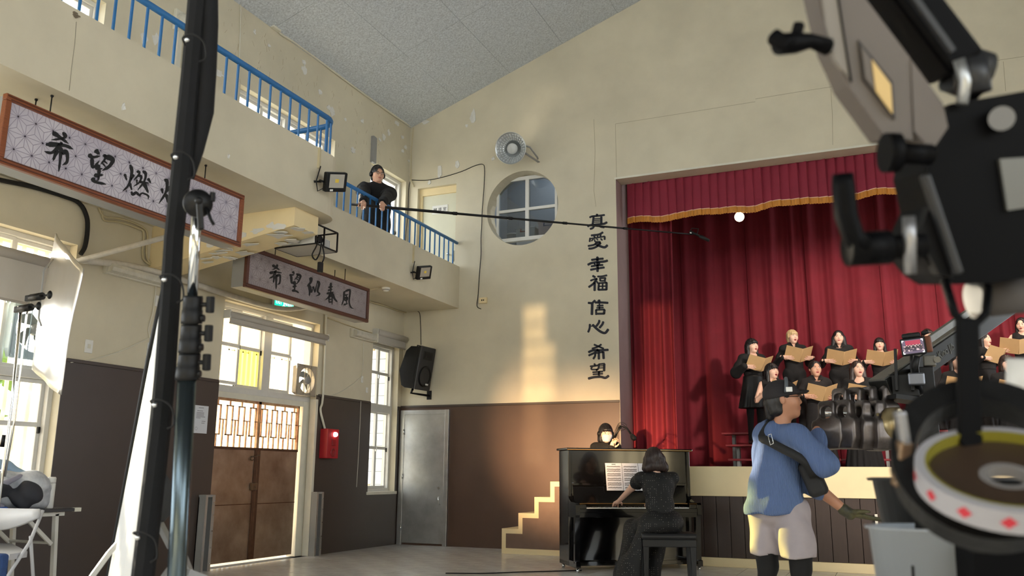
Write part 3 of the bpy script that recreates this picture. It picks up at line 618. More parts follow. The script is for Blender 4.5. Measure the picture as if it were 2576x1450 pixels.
WALLCH = {
 'one': (520, [([(262,166),(300,150),(400,140),(490,128)],20),([(375,116),(372,150)],24),([(322,160),(308,268)],22),([(440,155),(440,265)],24),([(330,187),(432,182)],11),([(328,212),(432,207)],11),([(322,238),(432,233)],11),([(232,302),(270,284),(400,270),(480,262),(525,240)],24),([(335,285),(310,325),(270,342)],22),([(390,280),(430,305),(485,316)],24)]),
 'two': (520, [([(285,440),(400,425),(465,392)],22),([(325,445),(345,478)],18),([(382,440),(386,470)],18),([(432,428),(422,464)],18),([(270,478),(262,535)],20),([(275,487),(400,470),(490,452)],15),([(490,455),(490,503)],20),([(290,525),(318,492)],15),([(335,500),(350,535),(425,535)],15),([(368,488),(388,512)],14),([(430,488),(455,512)],16),([(380,540),(330,580),(238,600)],20),([(345,562),(430,552)],17),([(430,555),(370,608),(300,636),(248,640)],23),([(345,565),(420,602),(490,620),(533,588)],26)]),
 'three': (520, [([(380,766),(380,830)],26),([(290,812),(380,800),(470,792)],23),([(235,886),(290,860),(380,845),(480,836),(535,822)],25),([(335,862),(347,892)],19),([(412,852),(400,886)],19),([(285,910),(380,895),(465,888)],21),([(275,962),(380,942),(485,926)],23),([(382,850),(382,990)],26)]),
 'four': (520, [([(308,1054),(348,1076)],24),([(275,1128),(330,1107),(375,1096)],19),([(372,1096),(320,1172),(248,1226)],23),([(340,1142),(338,1280)],26),([(368,1135),(388,1168)],18),([(382,1064),(450,1062),(525,1046)],20),([(420,1086),(426,1135)],21),([(420,1092),(500,1086)],17),([(500,1080),(490,1138)],22),([(425,1131),(490,1129)],15),([(402,1165),(395,1272)],22),([(400,1166),(520,1156)],19),([(520,1155),(518,1268)],24),([(398,1266),(520,1262)],22),([(460,1165),(458,1262)],17),([(400,1213),(515,1210)],15)]),
 'five': (740, [([(345,98),(300,142)],24),([(240,135),(300,142)],24),([(302,140),(296,315)],28),([(400,94),(412,124)],30),([(345,130),(440,130),(542,136)],24),([(375,181),(470,173)],18),([(368,212),(472,206)],17),([(410,130),(412,228)],17),([(360,240),(362,316)],22),([(360,242),(490,236)],19),([(488,238),(480,306)],26),([(362,302),(485,300)],22)]),
 'six': (740, [([(266,460),(262,520),(240,582)],22),([(270,488),(305,492)],10),([(308,468),(370,530),(440,580),(500,592),(545,538)],27),([(410,400),(400,440),(362,492)],24),([(470,422),(455,462),(412,516)],24)]),
 'seven': (740, [([(330,770),(400,800),(475,832)],20),([(440,768),(380,806),(298,832)],20),([(245,886),(320,857),(440,856),(545,850)],25),([(390,842),(340,892),(248,936)],22),([(345,895),(345,940),(318,988)],22),([(350,902),(470,882)],18),([(470,880),(475,985)],26),([(400,860),(402,992)],25)]),
 'eight': (740, [([(332,1060),(347,1088)],20),([(270,1102),(320,1097),(390,1086)],20),([(302,1105),(290,1146),(380,1151)],17),([(402,1068),(395,1130),(362,1162)],20),([(400,1070),(490,1060)],18),([(485,1062),(482,1172)],26),([(405,1096),(480,1092)],11),([(400,1127),(480,1122)],11),([(308,1192),(462,1180)],20),([(312,1224),(462,1213)],18),([(405,1180),(405,1262)],24),([(242,1287),(330,1266),(430,1260),(500,1276),(552,1244)],27)]),
}
wl = thing('wall_lettering', 'column of eight navy characters painted beside the stage opening', 'lettering', (-3.85,DY,3.6))
for k, (oy, ss) in WALLCH.items():
    mb = MB()
    for pts, w in ss: stroke(mb, pts, w*1.42, lambda x, y, oy=oy: onY(1440+x/6.042, oy+y/6.042, DY-0.001), (0,-1,0))
    put('character', mb, NAVY, wl)
# the hanging calligraphy signs: box, wooden frame, printed face, characters, rods
S1 = [ [([(270,152),(370,215),(510,322)],44),([(430,148),(468,215),(380,250),(250,265)],36),([(165,338),(330,342),(480,362),(582,412)],50),([(410,308),(330,410),(240,472),(142,450)],46),([(340,430),(300,520),(275,592)],42),([(400,490),(470,452),(500,520),(490,620),(430,662)],46),([(402,390),(388,560),(363,765)],36)],
 [([(945,428),(1005,495)],50),([(838,500),(900,540),(1015,522)],42),([(890,560),(905,705),(1005,600)],36),([(1080,498),(1100,560),(1028,655)],32),([(1090,520),(1215,580),(1170,680),(1060,752)],52),([(1080,600),(1135,645)],18),([(1060,640),(1105,695)],18),([(1010,668),(960,722),(1055,722)],38),([(928,832),(1065,822)],42),([(1005,730),(990,905)],36),([(898,870),(940,930),(1108,972)],42)],
 [([(1498,665),(1522,780),(1470,980),(1378,1080)],32),([(1408,808),(1442,905)],26),([(1552,818),(1498,915)],28),([(1488,950),(1522,1062)],26),([(1605,758),(1642,800),(1558,905)],28),([(1615,832),(1672,850),(1640,940),(1555,1002)],26),([(1600,895),(1605,965)],18),([(1698,758),(1742,810),(1720,920),(1618,1062)],30),([(1640,932),(1792,952)],26),([(1718,960),(1782,1105)],38),([(1778,878),(1822,952)],28),([(1515,1088),(1540,1132),(1590,1102),(1640,1142),(1690,1112),(1780,1152),(1782,1205)],28)],
 [([(2045,890),(2082,940),(2060,1100),(1955,1272)],36),([(1998,1038),(2012,1115)],28),([(2135,1000),(2080,1092)],32),([(2068,1130),(2092,1265)],32),([(2150,960),(2300,1000)],30),([(2220,920),(2220,1080)],28),([(2150,1080),(2320,1110)],30),([(2180,1150),(2330,1180)],30),([(2200,1180),(2150,1330)],30),([(2270,1180),(2280,1330),(2360,1330)],32)] ]
S2 = [ [([(248,170),(330,225),(418,288)],40),([(360,155),(342,230),(236,282)],30),([(178,362),(300,338),(468,358)],42),([(335,300),(270,430),(170,492)],38),([(290,440),(268,595)],32),([(340,440),(400,412),(432,440),(420,600),(368,645)],36),([(336,400),(336,600),(333,748)],32)],
 [([(738,325),(775,380)],38),([(665,420),(770,400)],40),([(700,430),(715,605),(775,560)],34),([(838,375),(852,430),(788,525)],26),([(840,390),(922,430),(900,520),(838,625)],38),([(850,460),(895,485)],18),([(830,500),(875,535)],18),([(800,570),(758,622),(845,612)],32),([(738,692),(835,682)],32),([(792,620),(780,785)],32),([(725,782),(820,802),(884,845)],38)],
 [([(1178,470),(1175,580),(1095,682)],48),([(1140,650),(1150,800),(1140,915)],38),([(1168,680),(1190,832),(1228,735)],26),([(1228,735),(1242,700),(1272,835)],26),([(1275,832),(1310,700),(1338,555)],18),([(1335,555),(1378,620),(1342,800),(1392,872),(1305,922)],36)],
 [([(1665,600),(1660,850)],32),([(1608,712),(1712,690)],32),([(1598,782),(1702,757)],30),([(1568,862),(1735,825)],36),([(1662,830),(1610,940),(1538,1012)],28),([(1690,850),(1750,980),(1820,1064)],42),([(1615,930),(1622,1085)],28),([(1620,937),(1690,927),(1695,1125)],30),([(1625,1002),(1682,997)],24),([(1625,1067),(1692,1067)],26)],
 [([(1990,808),(1975,1000),(1928,1145)],28),([(1990,822),(2090,775),(2132,805),(2110,1050),(2150,1190),(2220,1230)],32),([(2010,902),(2082,880)],26),([(2052,880),(2040,940)],20),([(2000,960),(2000,1032)],22),([(2000,967),(2070,952),(2070,1022)],22),([(2005,1027),(2072,1022)],20),([(2040,930),(2046,1112)],24),([(1983,1132),(2075,1102)],30)] ]
SPRINT = mat('mottled_sign_print', srgb(212,206,212), 0.65, col2=srgb(176,168,182), vscale=1.6)
SLINE = mat('grey_pattern_print', srgb(160,152,166), 0.65); SLINE2 = mat('taupe_pattern_print', srgb(134,124,124), 0.65); SPRINT2 = mat('mottled_taupe_print', srgb(172,160,160), 0.65, col2=srgb(138,128,132), vscale=1.6); WOOD2 = mat('dark_brown_wood', srgb(92,54,42), 0.45, var=0.3, vscale=6, stretch=(30,2,30))
def hang_sign(label, X, y0, y1, z0, z1, chars, off, sc, rods, mats):
    m_frame, m_face, m_line = mats
    t = thing('hanging_sign', label, 'sign', (X,(y0+y1)/2,z1), 'calligraphy signs under the gallery')
    put('sign_box', MB().box((X-0.20,y0+0.01,z0+0.01),(X-0.022,y1-0.01,z1-0.01)), GREYM, t)
    fw = 0.045; fr = MB()
    for q in ((y0,y1,z0,z0+fw),(y0,y1,z1-fw,z1),(y0,y0+fw,z0+fw,z1-fw),(y1-fw,y1,z0+fw,z1-fw)):
        fr.box((X-0.03,q[0],q[2]),(X+0.012,q[1],q[3]),0.006)
    fo = put('frame', fr, m_frame, t); bead = MB()
    for q in ((y0+0.012,y1-0.012,z0+0.012,z0+0.02),(y0+0.012,y1-0.012,z1-0.02,z1-0.012),(y0+fw-0.01,y1-fw+0.01,z0+fw-0.01,z0+fw-0.003),(y0+fw-0.01,y1-fw+0.01,z1-fw+0.003,z1-fw+0.01)): bead.box((X,q[0],q[2]),(X+0.017,q[1],q[3]))
    put('bead', bead, mat('dark_wood_bead', srgb(92,48,30), 0.4), fo)
    face = put('sign_face', MB().box((X-0.024,y0+fw-0.004,z0+fw-0.004),(X-0.008,y1-fw+0.004,z1-fw+0.004)), m_face, t)
    # hemp-leaf line print
    ln = MB(); a = 0.135; hh = a*math.sqrt(3)/2; Y0, Y1, Z0, Z1 = y0+fw, y1-fw, z0+fw, z1-fw
    def seg(p, q):
        t0, t1 = 0.0, 1.0; d = (q[0]-p[0], q[1]-p[1])
        for dd, lo, hi, pp in ((d[0],Y0,Y1,p[0]),(d[1],Z0,Z1,p[1])):
            if abs(dd) < 1e-9:
                if pp < lo or pp > hi: return
                continue
            s0, s1 = sorted(((lo-pp)/dd, (hi-pp)/dd)); t0 = max(t0, s0); t1 = min(t1, s1)
        if t1-t0 < 1e-4: return
        A = (p[0]+d[0]*t0, p[1]+d[1]*t0); B = (p[0]+d[0]*t1, p[1]+d[1]*t1); l = math.hypot(B[0]-A[0], B[1]-A[1])
        if l < 1e-4: return
        nv = (-(B[1]-A[1])/l*0.0024, (B[0]-A[0])/l*0.0024); x = X-0.0070
        ln.add([(x,A[0]+nv[0],A[1]+nv[1]),(x,B[0]+nv[0],B[1]+nv[1]),(x,B[0]-nv[0],B[1]-nv[1]),(x,A[0]-nv[0],A[1]-nv[1])], [(0,1,2,3)])
    for r in range(-1, int((Z1-Z0)/hh)+2):
        for c_ in range(-2, int((Y1-Y0)/a)+2):
            bx = Y0+c_*a+(r % 2)*a/2; bz = Z0+r*hh-0.03; A, B, Cc, Dd = (bx,bz),(bx+a,bz),(bx+a/2,bz+hh),(bx+a*1.5,bz+hh)
            for T in ((A,B,Cc),(B,Dd,Cc)):
                g_ = (sum(p[0] for p in T)/3, sum(p[1] for p in T)/3)
                for p in T: seg(p, g_)
            seg(A,B); seg(A,Cc); seg(B,Cc)
    put('pattern_print', ln, m_line, face)
    for ch in chars:
        m_ = MB()
        for pts, w in ch: stroke(m_, pts, w*1.25, lambda x, y: onX(off[0]+x/sc, off[1]+y/sc, X-0.006), (1,0,0), 0.55)
        put('character', m_, INK, t)
    for x, y in rods: put('hanger_rod', MB().cyl((x,y,z1-0.02),(x,y,SOF),0.005,6).sphere((x,y,SOF-0.006),0.012,8,4), BLACKM, t)
hang_sign('large calligraphy sign on the left, partly hidden by the tall black frame', -5.24, 3.55, 5.90, 3.055, 3.545, S1, (90,310), 6.306, ((-5.26,3.90),(-5.42,3.90),(-5.26,5.42),(-5.42,5.42)), (WOOD, SPRINT, SLINE))
hang_sign('smaller calligraphy sign of five characters hanging over the double door', -6.30, 7.21, 9.65, 3.045, 3.51, S2, (660,650), 9.668, ((-6.32,9.1),(-6.48,9.1),(-6.32,7.7),(-6.48,7.7)), (WOOD2, SPRINT2, SLINE2))
# small texts set as type, turned to mesh
def text_mesh(body, size, M, extr=0.0008):
    cu = bpy.data.curves.new('type', 'FONT'); cu.body = body; cu.size = size; cu.extrude = extr; cu.align_x = 'CENTER'; cu.align_y = 'CENTER'
    o = bpy.data.objects.new('type', cu); COL.objects.link(o); dg = bpy.context.evaluated_depsgraph_get()
    me = bpy.data.meshes.new_from_object(o.evaluated_get(dg)); COL.objects.unlink(o); bpy.data.objects.remove(o); bpy.data.curves.remove(cu)
    me.transform(M); me.materials.clear(); return me
def face_M(o, u, v):
    u, v, o = Vector(u), Vector(v), Vector(o); n_ = u.cross(v)
    return Matrix(((u.x,v.x,n_.x,o.x),(u.y,v.y,n_.y,o.y),(u.z,v.z,n_.z,o.z),(0,0,0,1)))
link('lettering', text_mesh('輔 導 室', 0.07, face_M((-6.615,DY+0.087,5.39),(1,0,0),(0,0,1))), INK, pl_)
# ------------------------------------------------------------------ exit sign
ex = thing('exit_sign', 'small lit green EXIT sign above the double door', 'sign', (LX+0.06,8.93,3.2))
put('casing', MB().box((LX+0.02,8.72,3.165),(LX+0.055,9.13,3.30),0.004), WHITE, ex)
TEAL = mat('lit_teal_panel', srgb(20,190,150), 0.4, emit=srgb(20,200,160), es=0.9)
put('green_panel', MB().box((LX+0.055,8.735,3.18),(LX+0.058,9.115,3.285)), TEAL, ex)
LITW = mat('lit_white', (1,1,1), 0.4, emit=srgb(210,255,240), es=1.1)
link('lettering', text_mesh('EXIT', 0.062, face_M((LX+0.059,8.815,3.228),(0,1,0),(0,0,1))), LITW, ex)
link('lettering', text_mesh('緊急出口', 0.042, face_M((LX+0.059,9.035,3.228),(0,1,0),(0,0,1))), LITW, ex)
mn = MB(); f_ = lambda y, z: (LX+0.0595, y, z)
for pts in ([(8.925,3.27),(8.925,3.262)], [(8.93,3.25),(8.915,3.215)], [(8.915,3.215),(8.90,3.19)], [(8.915,3.215),(8.94,3.20)], [(8.93,3.245),(8.95,3.225)], [(8.93,3.245),(8.905,3.235)]):
    mn.obox(f_(*pts[0]), f_(*pts[1]), 0.004, 0.010, up=(0,1,0.3))
put('running_figure', mn, LITW, ex)
# ------------------------------------------------------------------ tube light fittings, ducts
PRISM = mat('prismatic_diffuser', srgb(214,210,196), 0.3, var=0.2, vscale=10, bump=0.4, bscale=60)
def fitting(label, lo, hi):
    t = thing('wall_light_fitting', label, 'light fitting', lo, None)
    put('back_box', MB().box((LX,lo[1],lo[2]),(LX+0.05,hi[1],hi[2]),0.004), OFFW, t)
    y0, y1, z0, z1 = lo[1]+0.02, hi[1]-0.02, lo[2]+0.012, hi[2]-0.012
    put('diffuser', MB().prism([(0.05,z0),(0.11,z0+0.015),(0.12,(z0+z1)/2),(0.11,z1-0.015),(0.05,z1)], (LX,y0,0), (1,0,0), (0,0,1), (0,1,0), y1-y0), PRISM, t)
    put('end_cap', MB().box((LX+0.03,hi[1]-0.03,lo[2]),(LX+0.125,hi[1],hi[2]),0.004), OFFW, t)
fitting('dusty tube light fitting on the wall left of the tall black frame', (LX,6.12,3.035), (LX,6.88,3.16))
fitting('flaking tube light fitting beside the narrow corner window', (LX,10.53,3.03), (LX,11.12,3.16))
p = onX(450,60,LX); t = thing('wall_lamp', 'old white wall lamp up on the gallery wall', 'lamp', p)
put('lamp_back', MB().box((LX,p.y-0.10,p.z-0.12),(LX+0.05,p.y+0.10,p.z+0.14),0.01), OFFW, t)
put('lamp_cover', MB().lathe([(0.09,0),(0.10,0.05),(0.07,0.11),(0,0.13)], (LX+0.05,p.y,p.z), (1,0,0), 16), PRISM, t)
put('wall_trunking', MB().box((LX,p.y-0.035,4.4),(LX+0.045,p.y+0.035,p.z-0.1),0.004), OFFW, t)
a = onX(938,345,LX); b = onX(938,412,LX)
tag(put('wall_trunking', MB().box((LX,a.y-0.05,b.z),(LX+0.05,a.y+0.02,a.z),0.004).box((LX,a.y+0.03,b.z),(LX+0.04,a.y+0.07,a.z),0.004), GREYM), 'grey vertical trunking on the wall above the boom operator', 'trunking')
# ------------------------------------------------------------------ pipes and cables
def wire(name, label, cat, pts, r, m, X=None, Y=None, n_=6):
    w = [onX(x, y, X) if X is not None else onY(x, y, Y) for x, y in pts]
    w = [Vector(p) for p in catmull(w, 4)]
    return tag(put(name, MB().tube(w, r, n_), m), label, cat)
wire('insulated_pipe', 'thick white wrapped pipe along the wall under the gallery', 'pipe', [(205,655),(330,670),(450,702),(560,738),(660,768),(720,778),(765,774),(800,768)], 0.035, PIPE, X=LX+0.06, n_=10)
tag(put('insulated_pipe', MB().tube([onX(192,658,LX+0.02), onX(192,658,LX+0.1), onX(420,596,-6.2)], 0.026, 10), PIPE), 'white wrapped pipe slanting out from the wall behind the black frame', 'pipe')
wire('black_cable', 'thick black cable clipped along the wall above the left window', 'cable', [(-60,438),(0,453),(80,470),(160,494),(200,512),(218,545),(220,580),(214,620),(203,640)], 0.022, RUBBER, X=LX+0.03, n_=8)
for i, dz in enumerate((0, 9)):
    wire('conduit', ['upper cream conduit bending down the wall beside the black cable','lower cream conduit bending down the wall beside the black cable'][i], 'conduit', [(248+dz,522+dz),(262,545+dz),(300,550+dz),(345,565+dz),(370-dz,585),(368-dz,630),(372-dz,655),(392,675)], 0.011, CREAMPIPE, X=LX+0.02)
wire('conduit', 'cream vertical conduit feeding the red alarm box', 'conduit', [(822,745),(818,860),(812,1000),(806,1030),(812,1060),(818,1082)], 0.016, OFFW, X=LX+0.03, n_=8)
wire('conduit', 'thin conduit running along the wall towards the narrow corner window', 'conduit', [(825,800),(880,820),(935,838)], 0.009, CREAMPIPE, X=LX+0.02)
wire('conduit', 'pale conduit following the joint of side wall and ceiling', 'conduit', [(608,8),(690,62),(705,84),(760,120),(900,225),(1000,296),(1040,322)], 0.016, OFFW, X=LX+0.02)
tag(put('junction_box', MB().box(onX(694,58,LX+0.06)-Vector((0,0.04,0.07)), onX(694,58,LX)+Vector((0,0.05,0.09)), 0.006), OFFW), 'small white junction box at the ceiling edge', 'junction box')
wire('wall_wire', 'pale wire hanging down the gallery wall near the ceiling', 'wire', [(606,10),(604,90),(601,170),(596,250)], 0.006, OFFW, X=LX+0.012)
wire('wall_wire', 'thin wire running down the corner above the gallery door', 'wire', [(1040,322),(1035,380),(1034,440),(1034,452),(1042,470)], 0.008, CREAMPIPE, X=None, Y=DY-0.02)
wire('wall_wire', 'thin black wire looping over the gallery door to the round window', 'wire', [(1034,453),(1070,454),(1110,447),(1160,432),(1195,417),(1215,414),(1219,430),(1217,480),(1213,530),(1212,565),(1210,600),(1210,640),(1206,690),(1203,740),(1200,770),(1210,778)], 0.006, RUBBER, Y=DY-0.012)
wire('wall_wire', 'thin black wire dangling beside the gallery window', 'wire', [(1032,455),(1028,480),(1026,540),(1020,600),(1018,650)], 0.006, RUBBER, X=LX+0.02)
wire('wall_wire', 'thin wire along the soffit edge to the corner junction', 'wire', [(930,760),(960,768),(1000,782),(1022,788),(1024,800),(1022,838),(1028,846)], 0.010, CREAMPIPE, X=LX+0.03)
wire('wall_wire', 'thin wire hanging down the stage wall to the loudspeaker', 'wire', [(1050,783),(1056,790),(1058,820),(1059,868)], 0.005, RUBBER, Y=DY-0.01)
wire('wall_wire', 'pale wire crossing the wall above the dado on the left', 'wire', [(178,912),(230,905),(300,885),(360,858),(384,848)], 0.006, OFFW, X=LX+0.015)
wire('wall_wire', 'pale wire drooping from the tube light left of the black frame', 'wire', [(392,720),(390,745),(384,790),(374,825),(378,850),(386,862)], 0.006, OFFW, X=LX+0.015)
wire('wall_wire', 'thin wire across the wall between the fan and the pull switch', 'wire', [(822,1000),(860,985),(890,965),(910,948)], 0.005, OFFW, X=LX+0.012)
wire('pull_cord', 'white pull cord hanging beside the narrow corner window', 'cord', [(908,1010),(905,1080),(901,1160),(897,1226)], 0.004, OFFW, X=LX+0.03)
wire('pull_cord', 'white cord from the flaking tube light to its switch', 'cord', [(914,862),(914,900),(912,935),(909,945)], 0.005, OFFW, X=LX+0.03)
for px, py, w, h, lab in ((222,872,0.09,0.13,'white wall socket above the dado on the left'), (396,705+53,0.07,0.12,'white wall switch half hidden by the black frame'), (376,880,0.08,0.14,'white cable box on the wall at the frame edge'), (910,955,0.05,0.10,'white pull switch box beside the narrow corner window'), (922,982,0.05,0.08,'cream wall switch under the pull switch box')):
    p = onX(px,py,LX); t = thing('wall_socket', lab, 'socket', p)
    put('plate', MB().box((LX,p.y-w/2,p.z-h/2),(LX+0.012,p.y+w/2,p.z+h/2),0.004), WHITE, t)
    put('insert', MB().box((LX+0.012,p.y-w/5,p.z-h/6),(LX+0.016,p.y+w/5,p.z+h/6),0.002), OFFW, t)
p = onY(1217,757,DY); t = thing('wall_socket', 'cream surface socket on the stage wall below the round window', 'socket', p)
put('plate', MB().box((p.x-0.065,DY-0.045,p.z-0.045),(p.x+0.065,DY,p.z+0.045),0.005), CREAM2, t); put('insert', MB().box((p.x-0.02,DY-0.049,p.z-0.012),(p.x-0.005,DY-0.044,p.z+0.012)).box((p.x+0.01,DY-0.049,p.z-0.012),(p.x+0.025,DY-0.044,p.z+0.012)), BLACKP, t)
# ------------------------------------------------------------------ roller blinds
BL = mat('grey_blind_cloth', srgb(186,180,170), 0.8, var=0.06)
def blind(label, y0, y1, z, drop, r=0.04):
    t = thing('roller_blind', label, 'blind', (LX+0.07,(y0+y1)/2,z)); put('roller', MB().cyl((LX+0.07,y0,z),(LX+0.07,y1,z),r,16), BL, t)
    put('blind_cloth', MB().box((LX+0.105-0.04+r-0.042,y0+0.03,z-drop),(LX+0.112-0.04+r-0.042,y1-0.03,z),0.002), BL, t)
    put('bottom_bar', MB().cyl((LX+0.068+r-0.04,y0+0.03,z-drop),(LX+0.068+r-0.04,y1-0.03,z-drop),0.012,8), BL, t)
    for y in (y0,y1): put('bracket', MB().box((LX,y-0.012,z-0.05),(LX+0.1,y+0.012,z+0.05),0.003), ALU, t)
blind('grey roller blind rolled up over the double door window', 7.90, 9.88, 2.92, 0.10)
blind('grey roller blind partly lowered over the left window', 3.25, 5.75, 2.98, 0.42, 0.05)
blind('grey roller blind rolled up above the narrow corner window', 11.15, 12.03, 3.20, 0.16, 0.05)
# ------------------------------------------------------------------ fan in the window, exhaust fan at the left window
def box_fan(label, c, w, h, M_, back):
    t = thing('window_fan', label, 'fan', c); x, y, z = c
    hs = MB(); k = 28; ro = 0.43*min(w,h)
    for i in range(k):
        a0, a1 = 2*PI*i/k, 2*PI*(i+1)/k
        def sqp(a): q = 1/max(abs(math.cos(a))/(w/2), abs(math.sin(a))/(h/2)); return (y+math.cos(a)*q, z+math.sin(a)*q)
        A, B = sqp(a0), sqp(a1); Cc = (y+math.cos(a0)*ro, z+math.sin(a0)*ro); Dd = (y+math.cos(a1)*ro, z+math.sin(a1)*ro)
        hs.add([(x,*A),(x,*B),(x,*Dd),(x,*Cc)], [(0,1,2,3)]); hs.add([(x,*Cc),(x,*Dd),(x-back,*Dd),(x-back,*Cc)], [(0,1,2,3)]); hs.add([(x,*A),(x,*B),(x-back,*B),(x-back,*A)], [(0,1,2,3)])
    put('housing', hs, M_, t)
    put('rim', MB().tube([(x,y-w/2,z-h/2),(x,y+w/2,z-h/2),(x,y+w/2,z+h/2),(x,y-w/2,z+h/2),(x,y-w/2,z-h/2)],0.012,8), M_, t)
    put('motor', MB().lathe([(0.0,0.05),(0.045,0.05),(0.055,0.03),(0.055,-0.03),(0,-0.03)], (x-0.02,y,z), (1,0,0), 16), GREYM, t)
    bl_ = MB(); bl_.add([(x-0.03,y+0.02,z-0.02),(x-0.05,y+0.06,z+0.03),(x-0.07,y+ro*0.5,z+ro*0.55),(x-0.06,y+ro*0.8,z+ro*0.3),(x-0.03,y+ro*0.75,z-ro*0.05),(x-0.02,y+ro*0.35,z-ro*0.2)], [(0,1,2,3,4,5)])
    for q in range(4):
        bm_ = MB(Matrix.Translation((x,y,z)) @ Matrix.Rotation(q*PI/2+0.4, 4, 'X') @ Matrix.Translation((-x,-y,-z))); bm_.add(bl_.v, bl_.f); o = put('fan_blade', bm_, mat('grey_fan_blade', srgb(120,124,120), 0.4), t)
        md = o.modifiers.new('t','SOLIDIFY'); md.thickness = 0.004
    gd = MB()
    for q in (-0.33,0,0.33): gd.cyl((x+0.012,y+q*w*0.5,z-h/2),(x+0.012,y+q*w*0.5,z+h/2),0.005,6)
    put('guard', gd, M_, t)
box_fan('metal exhaust fan mounted in the window over the double door', (LX-0.02,9.60,2.30), 0.44, 0.40, mat('worn_fan_metal', srgb(176,166,150), 0.5, 0.3, var=0.2, vscale=6), 0.07)
box_fan('pale blue exhaust fan in the left window behind the reflector', (LX-0.03,5.50,2.36), 0.50, 0.55, mat('pale_blue_enamel', srgb(176,196,206), 0.4, var=0.1), 0.08)
# ------------------------------------------------------------------ red fire alarm box
p = onX(820,1118,LX); t = thing('fire_alarm_box', 'red fire alarm box with a lit red lamp beside the double door', 'alarm', p)
RED = mat('alarm_red', srgb(168,30,40), 0.4, var=0.08); y0, y1, z0, z1 = 9.93, 10.20, 1.27, 1.67
put('case', MB().box((LX,y0,z0),(LX+0.13,y1,z1),0.008), RED, t)
put('alarm_lamp', MB().lathe([(0.035,0),(0.035,0.02),(0.026,0.04),(0,0.05)], (LX+0.13,y0+0.16,z1-0.075), (1,0,0), 14), mat('lit_red_lamp', (1,0.1,0.1), 0.3, emit=(1,0.25,0.25), es=3), t)
put('bell', MB().lathe([(0.06,0),(0.06,0.006),(0.045,0.012),(0.042,0.008),(0.02,0.012),(0,0.012)], (LX+0.13,y0+0.14,z0+0.08), (1,0,0), 18), mat('alarm_red_dark', srgb(140,22,32), 0.35), t)
put('push_button', MB().box((LX+0.13,y0+0.10,z0+0.17),(LX+0.138,y0+0.19,z0+0.26),0.004), mat('alarm_red_dark', (0,0,0)), t)
# notice
p0 = onX(489,1020,LX+0.012); t = thing('wall_notice', 'white printed notice taped to the brown dado left of the double door', 'notice', p0)
put('paper', MB().box((LX+0.009,7.54,1.505),(LX+0.012,7.755,1.815)), mat('notice_paper', srgb(214,216,222), 0.7), t)
tl = MB(); rnd = random.Random(9)
for i, (z, a, b) in enumerate([(1.79,0.06,0.14),(1.755,0.04,0.13),(1.735,0.03,0.15),(1.72,0.03,0.15),(1.705,0.03,0.15),(1.69,0.03,0.17),(1.675,0.03,0.1),(1.64,0.12,0.18),(1.62,0.12,0.17)]): tl.box((LX+0.012,7.54+a,z-0.003),(LX+0.0125,7.54+b,z+0.003))
put('seal', MB().lathe([(0.016,0.0125),(0.019,0.0125)], (LX,7.585,1.555), (1,0,0), 16), mat('grey_print', srgb(120,122,130), 0.7), t); put('print', tl, mat('grey_print', srgb(120,122,130), 0.7), t)['kind'] = 'stuff'
# metal guard posts either side of the double door
for k, (y, lab) in enumerate(((7.79,'grey metal slot post left of the double steel door'),(9.86,'grey metal slot post right of the double steel door'))):
    t = thing('slot_post', lab, 'post', (LX+0.07,y,0), 'slot posts by the double door'); x0 = LX+0.012
    cmb = MB(); cmb.box((x0,y-0.075,0),(x0+0.10,y-0.055,0.82)); cmb.box((x0,y+0.055,0),(x0+0.10,y+0.075,0.82)); cmb.box((x0,y-0.075,0),(x0+0.012,y+0.075,0.82)); cmb.box((x0,y-0.077,0.80),(x0+0.102,y+0.077,0.825)); put('channel', cmb, GREYM, t)
    put('flange', MB().box((x0+0.10,y+0.03,0),(x0+0.104,y+0.075,0.82)).box((x0+0.10,y-0.075,0),(x0+0.104,y-0.04,0.82)), STEEL, t)
    bt = MB()
    for z in (0.08,0.25,0.43,0.6,0.74): bt.cyl((x0+0.104,y+0.05,z),(x0+0.116,y+0.05,z),0.008,6)
    put('bolt', bt, CHROME, t)
# ------------------------------------------------------------------ loudspeaker on the stage wall
t = thing('loudspeaker', 'black wall loudspeaker in the corner above the steel door', 'speaker', (-6.9,11.95,2.4))
c = onY(1047,926,11.80); M_ = Matrix.Translation(c) @ Matrix.Rotation(math.radians(86), 4, 'Z') @ Matrix.Rotation(math.radians(9), 4, 'X')
put('cabinet', MB(M_).prism([(-0.16,-0.32),(-0.16,0.33),(0.02,0.32),(0.10,0.24),(0.17,-0.08),(0.09,-0.30),(0.02,-0.33)], (-0.20,0,0), (0,1,0), (0,0,1), (1,0,0), 0.40), BLACKP, t)
for sx_ in (-0.202, 0.196): put('side_panel', MB(M_).prism([(-0.12,-0.26),(-0.12,-0.11),(0.13,-0.11),(0.06,-0.26)], (sx_,0,0), (0,1,0), (0,0,1), (1,0,0), 0.006), BLACKM, t); put('side_panel', MB(M_).prism([(-0.12,-0.08),(-0.12,0.27),(0.01,0.27),(0.07,0.21),(0.13,-0.08)], (sx_,0,0), (0,1,0), (0,0,1), (1,0,0), 0.006), BLACKM, t)
put('front_panel', MB(M_).box((-0.205,-0.185,-0.335),(0.205,-0.155,0.345),0.02), mat('speaker_front', srgb(38,38,42), 0.5), t)
put('woofer', MB(M_).lathe([(0.155,0),(0.165,0.012),(0.15,0.018),(0.13,0.0),(0.05,-0.03),(0.03,-0.01),(0,0)], (0,-0.185,-0.12), (0,-1,0), 24), BLACKP, t)
put('horn', MB(M_).box((-0.13,-0.192,0.14),(0.13,-0.18,0.27),0.008), BLACKM, t); put('horn_throat', MB(M_).box((-0.08,-0.197,0.17),(0.08,-0.187,0.24),0.004), RUBBER, t)
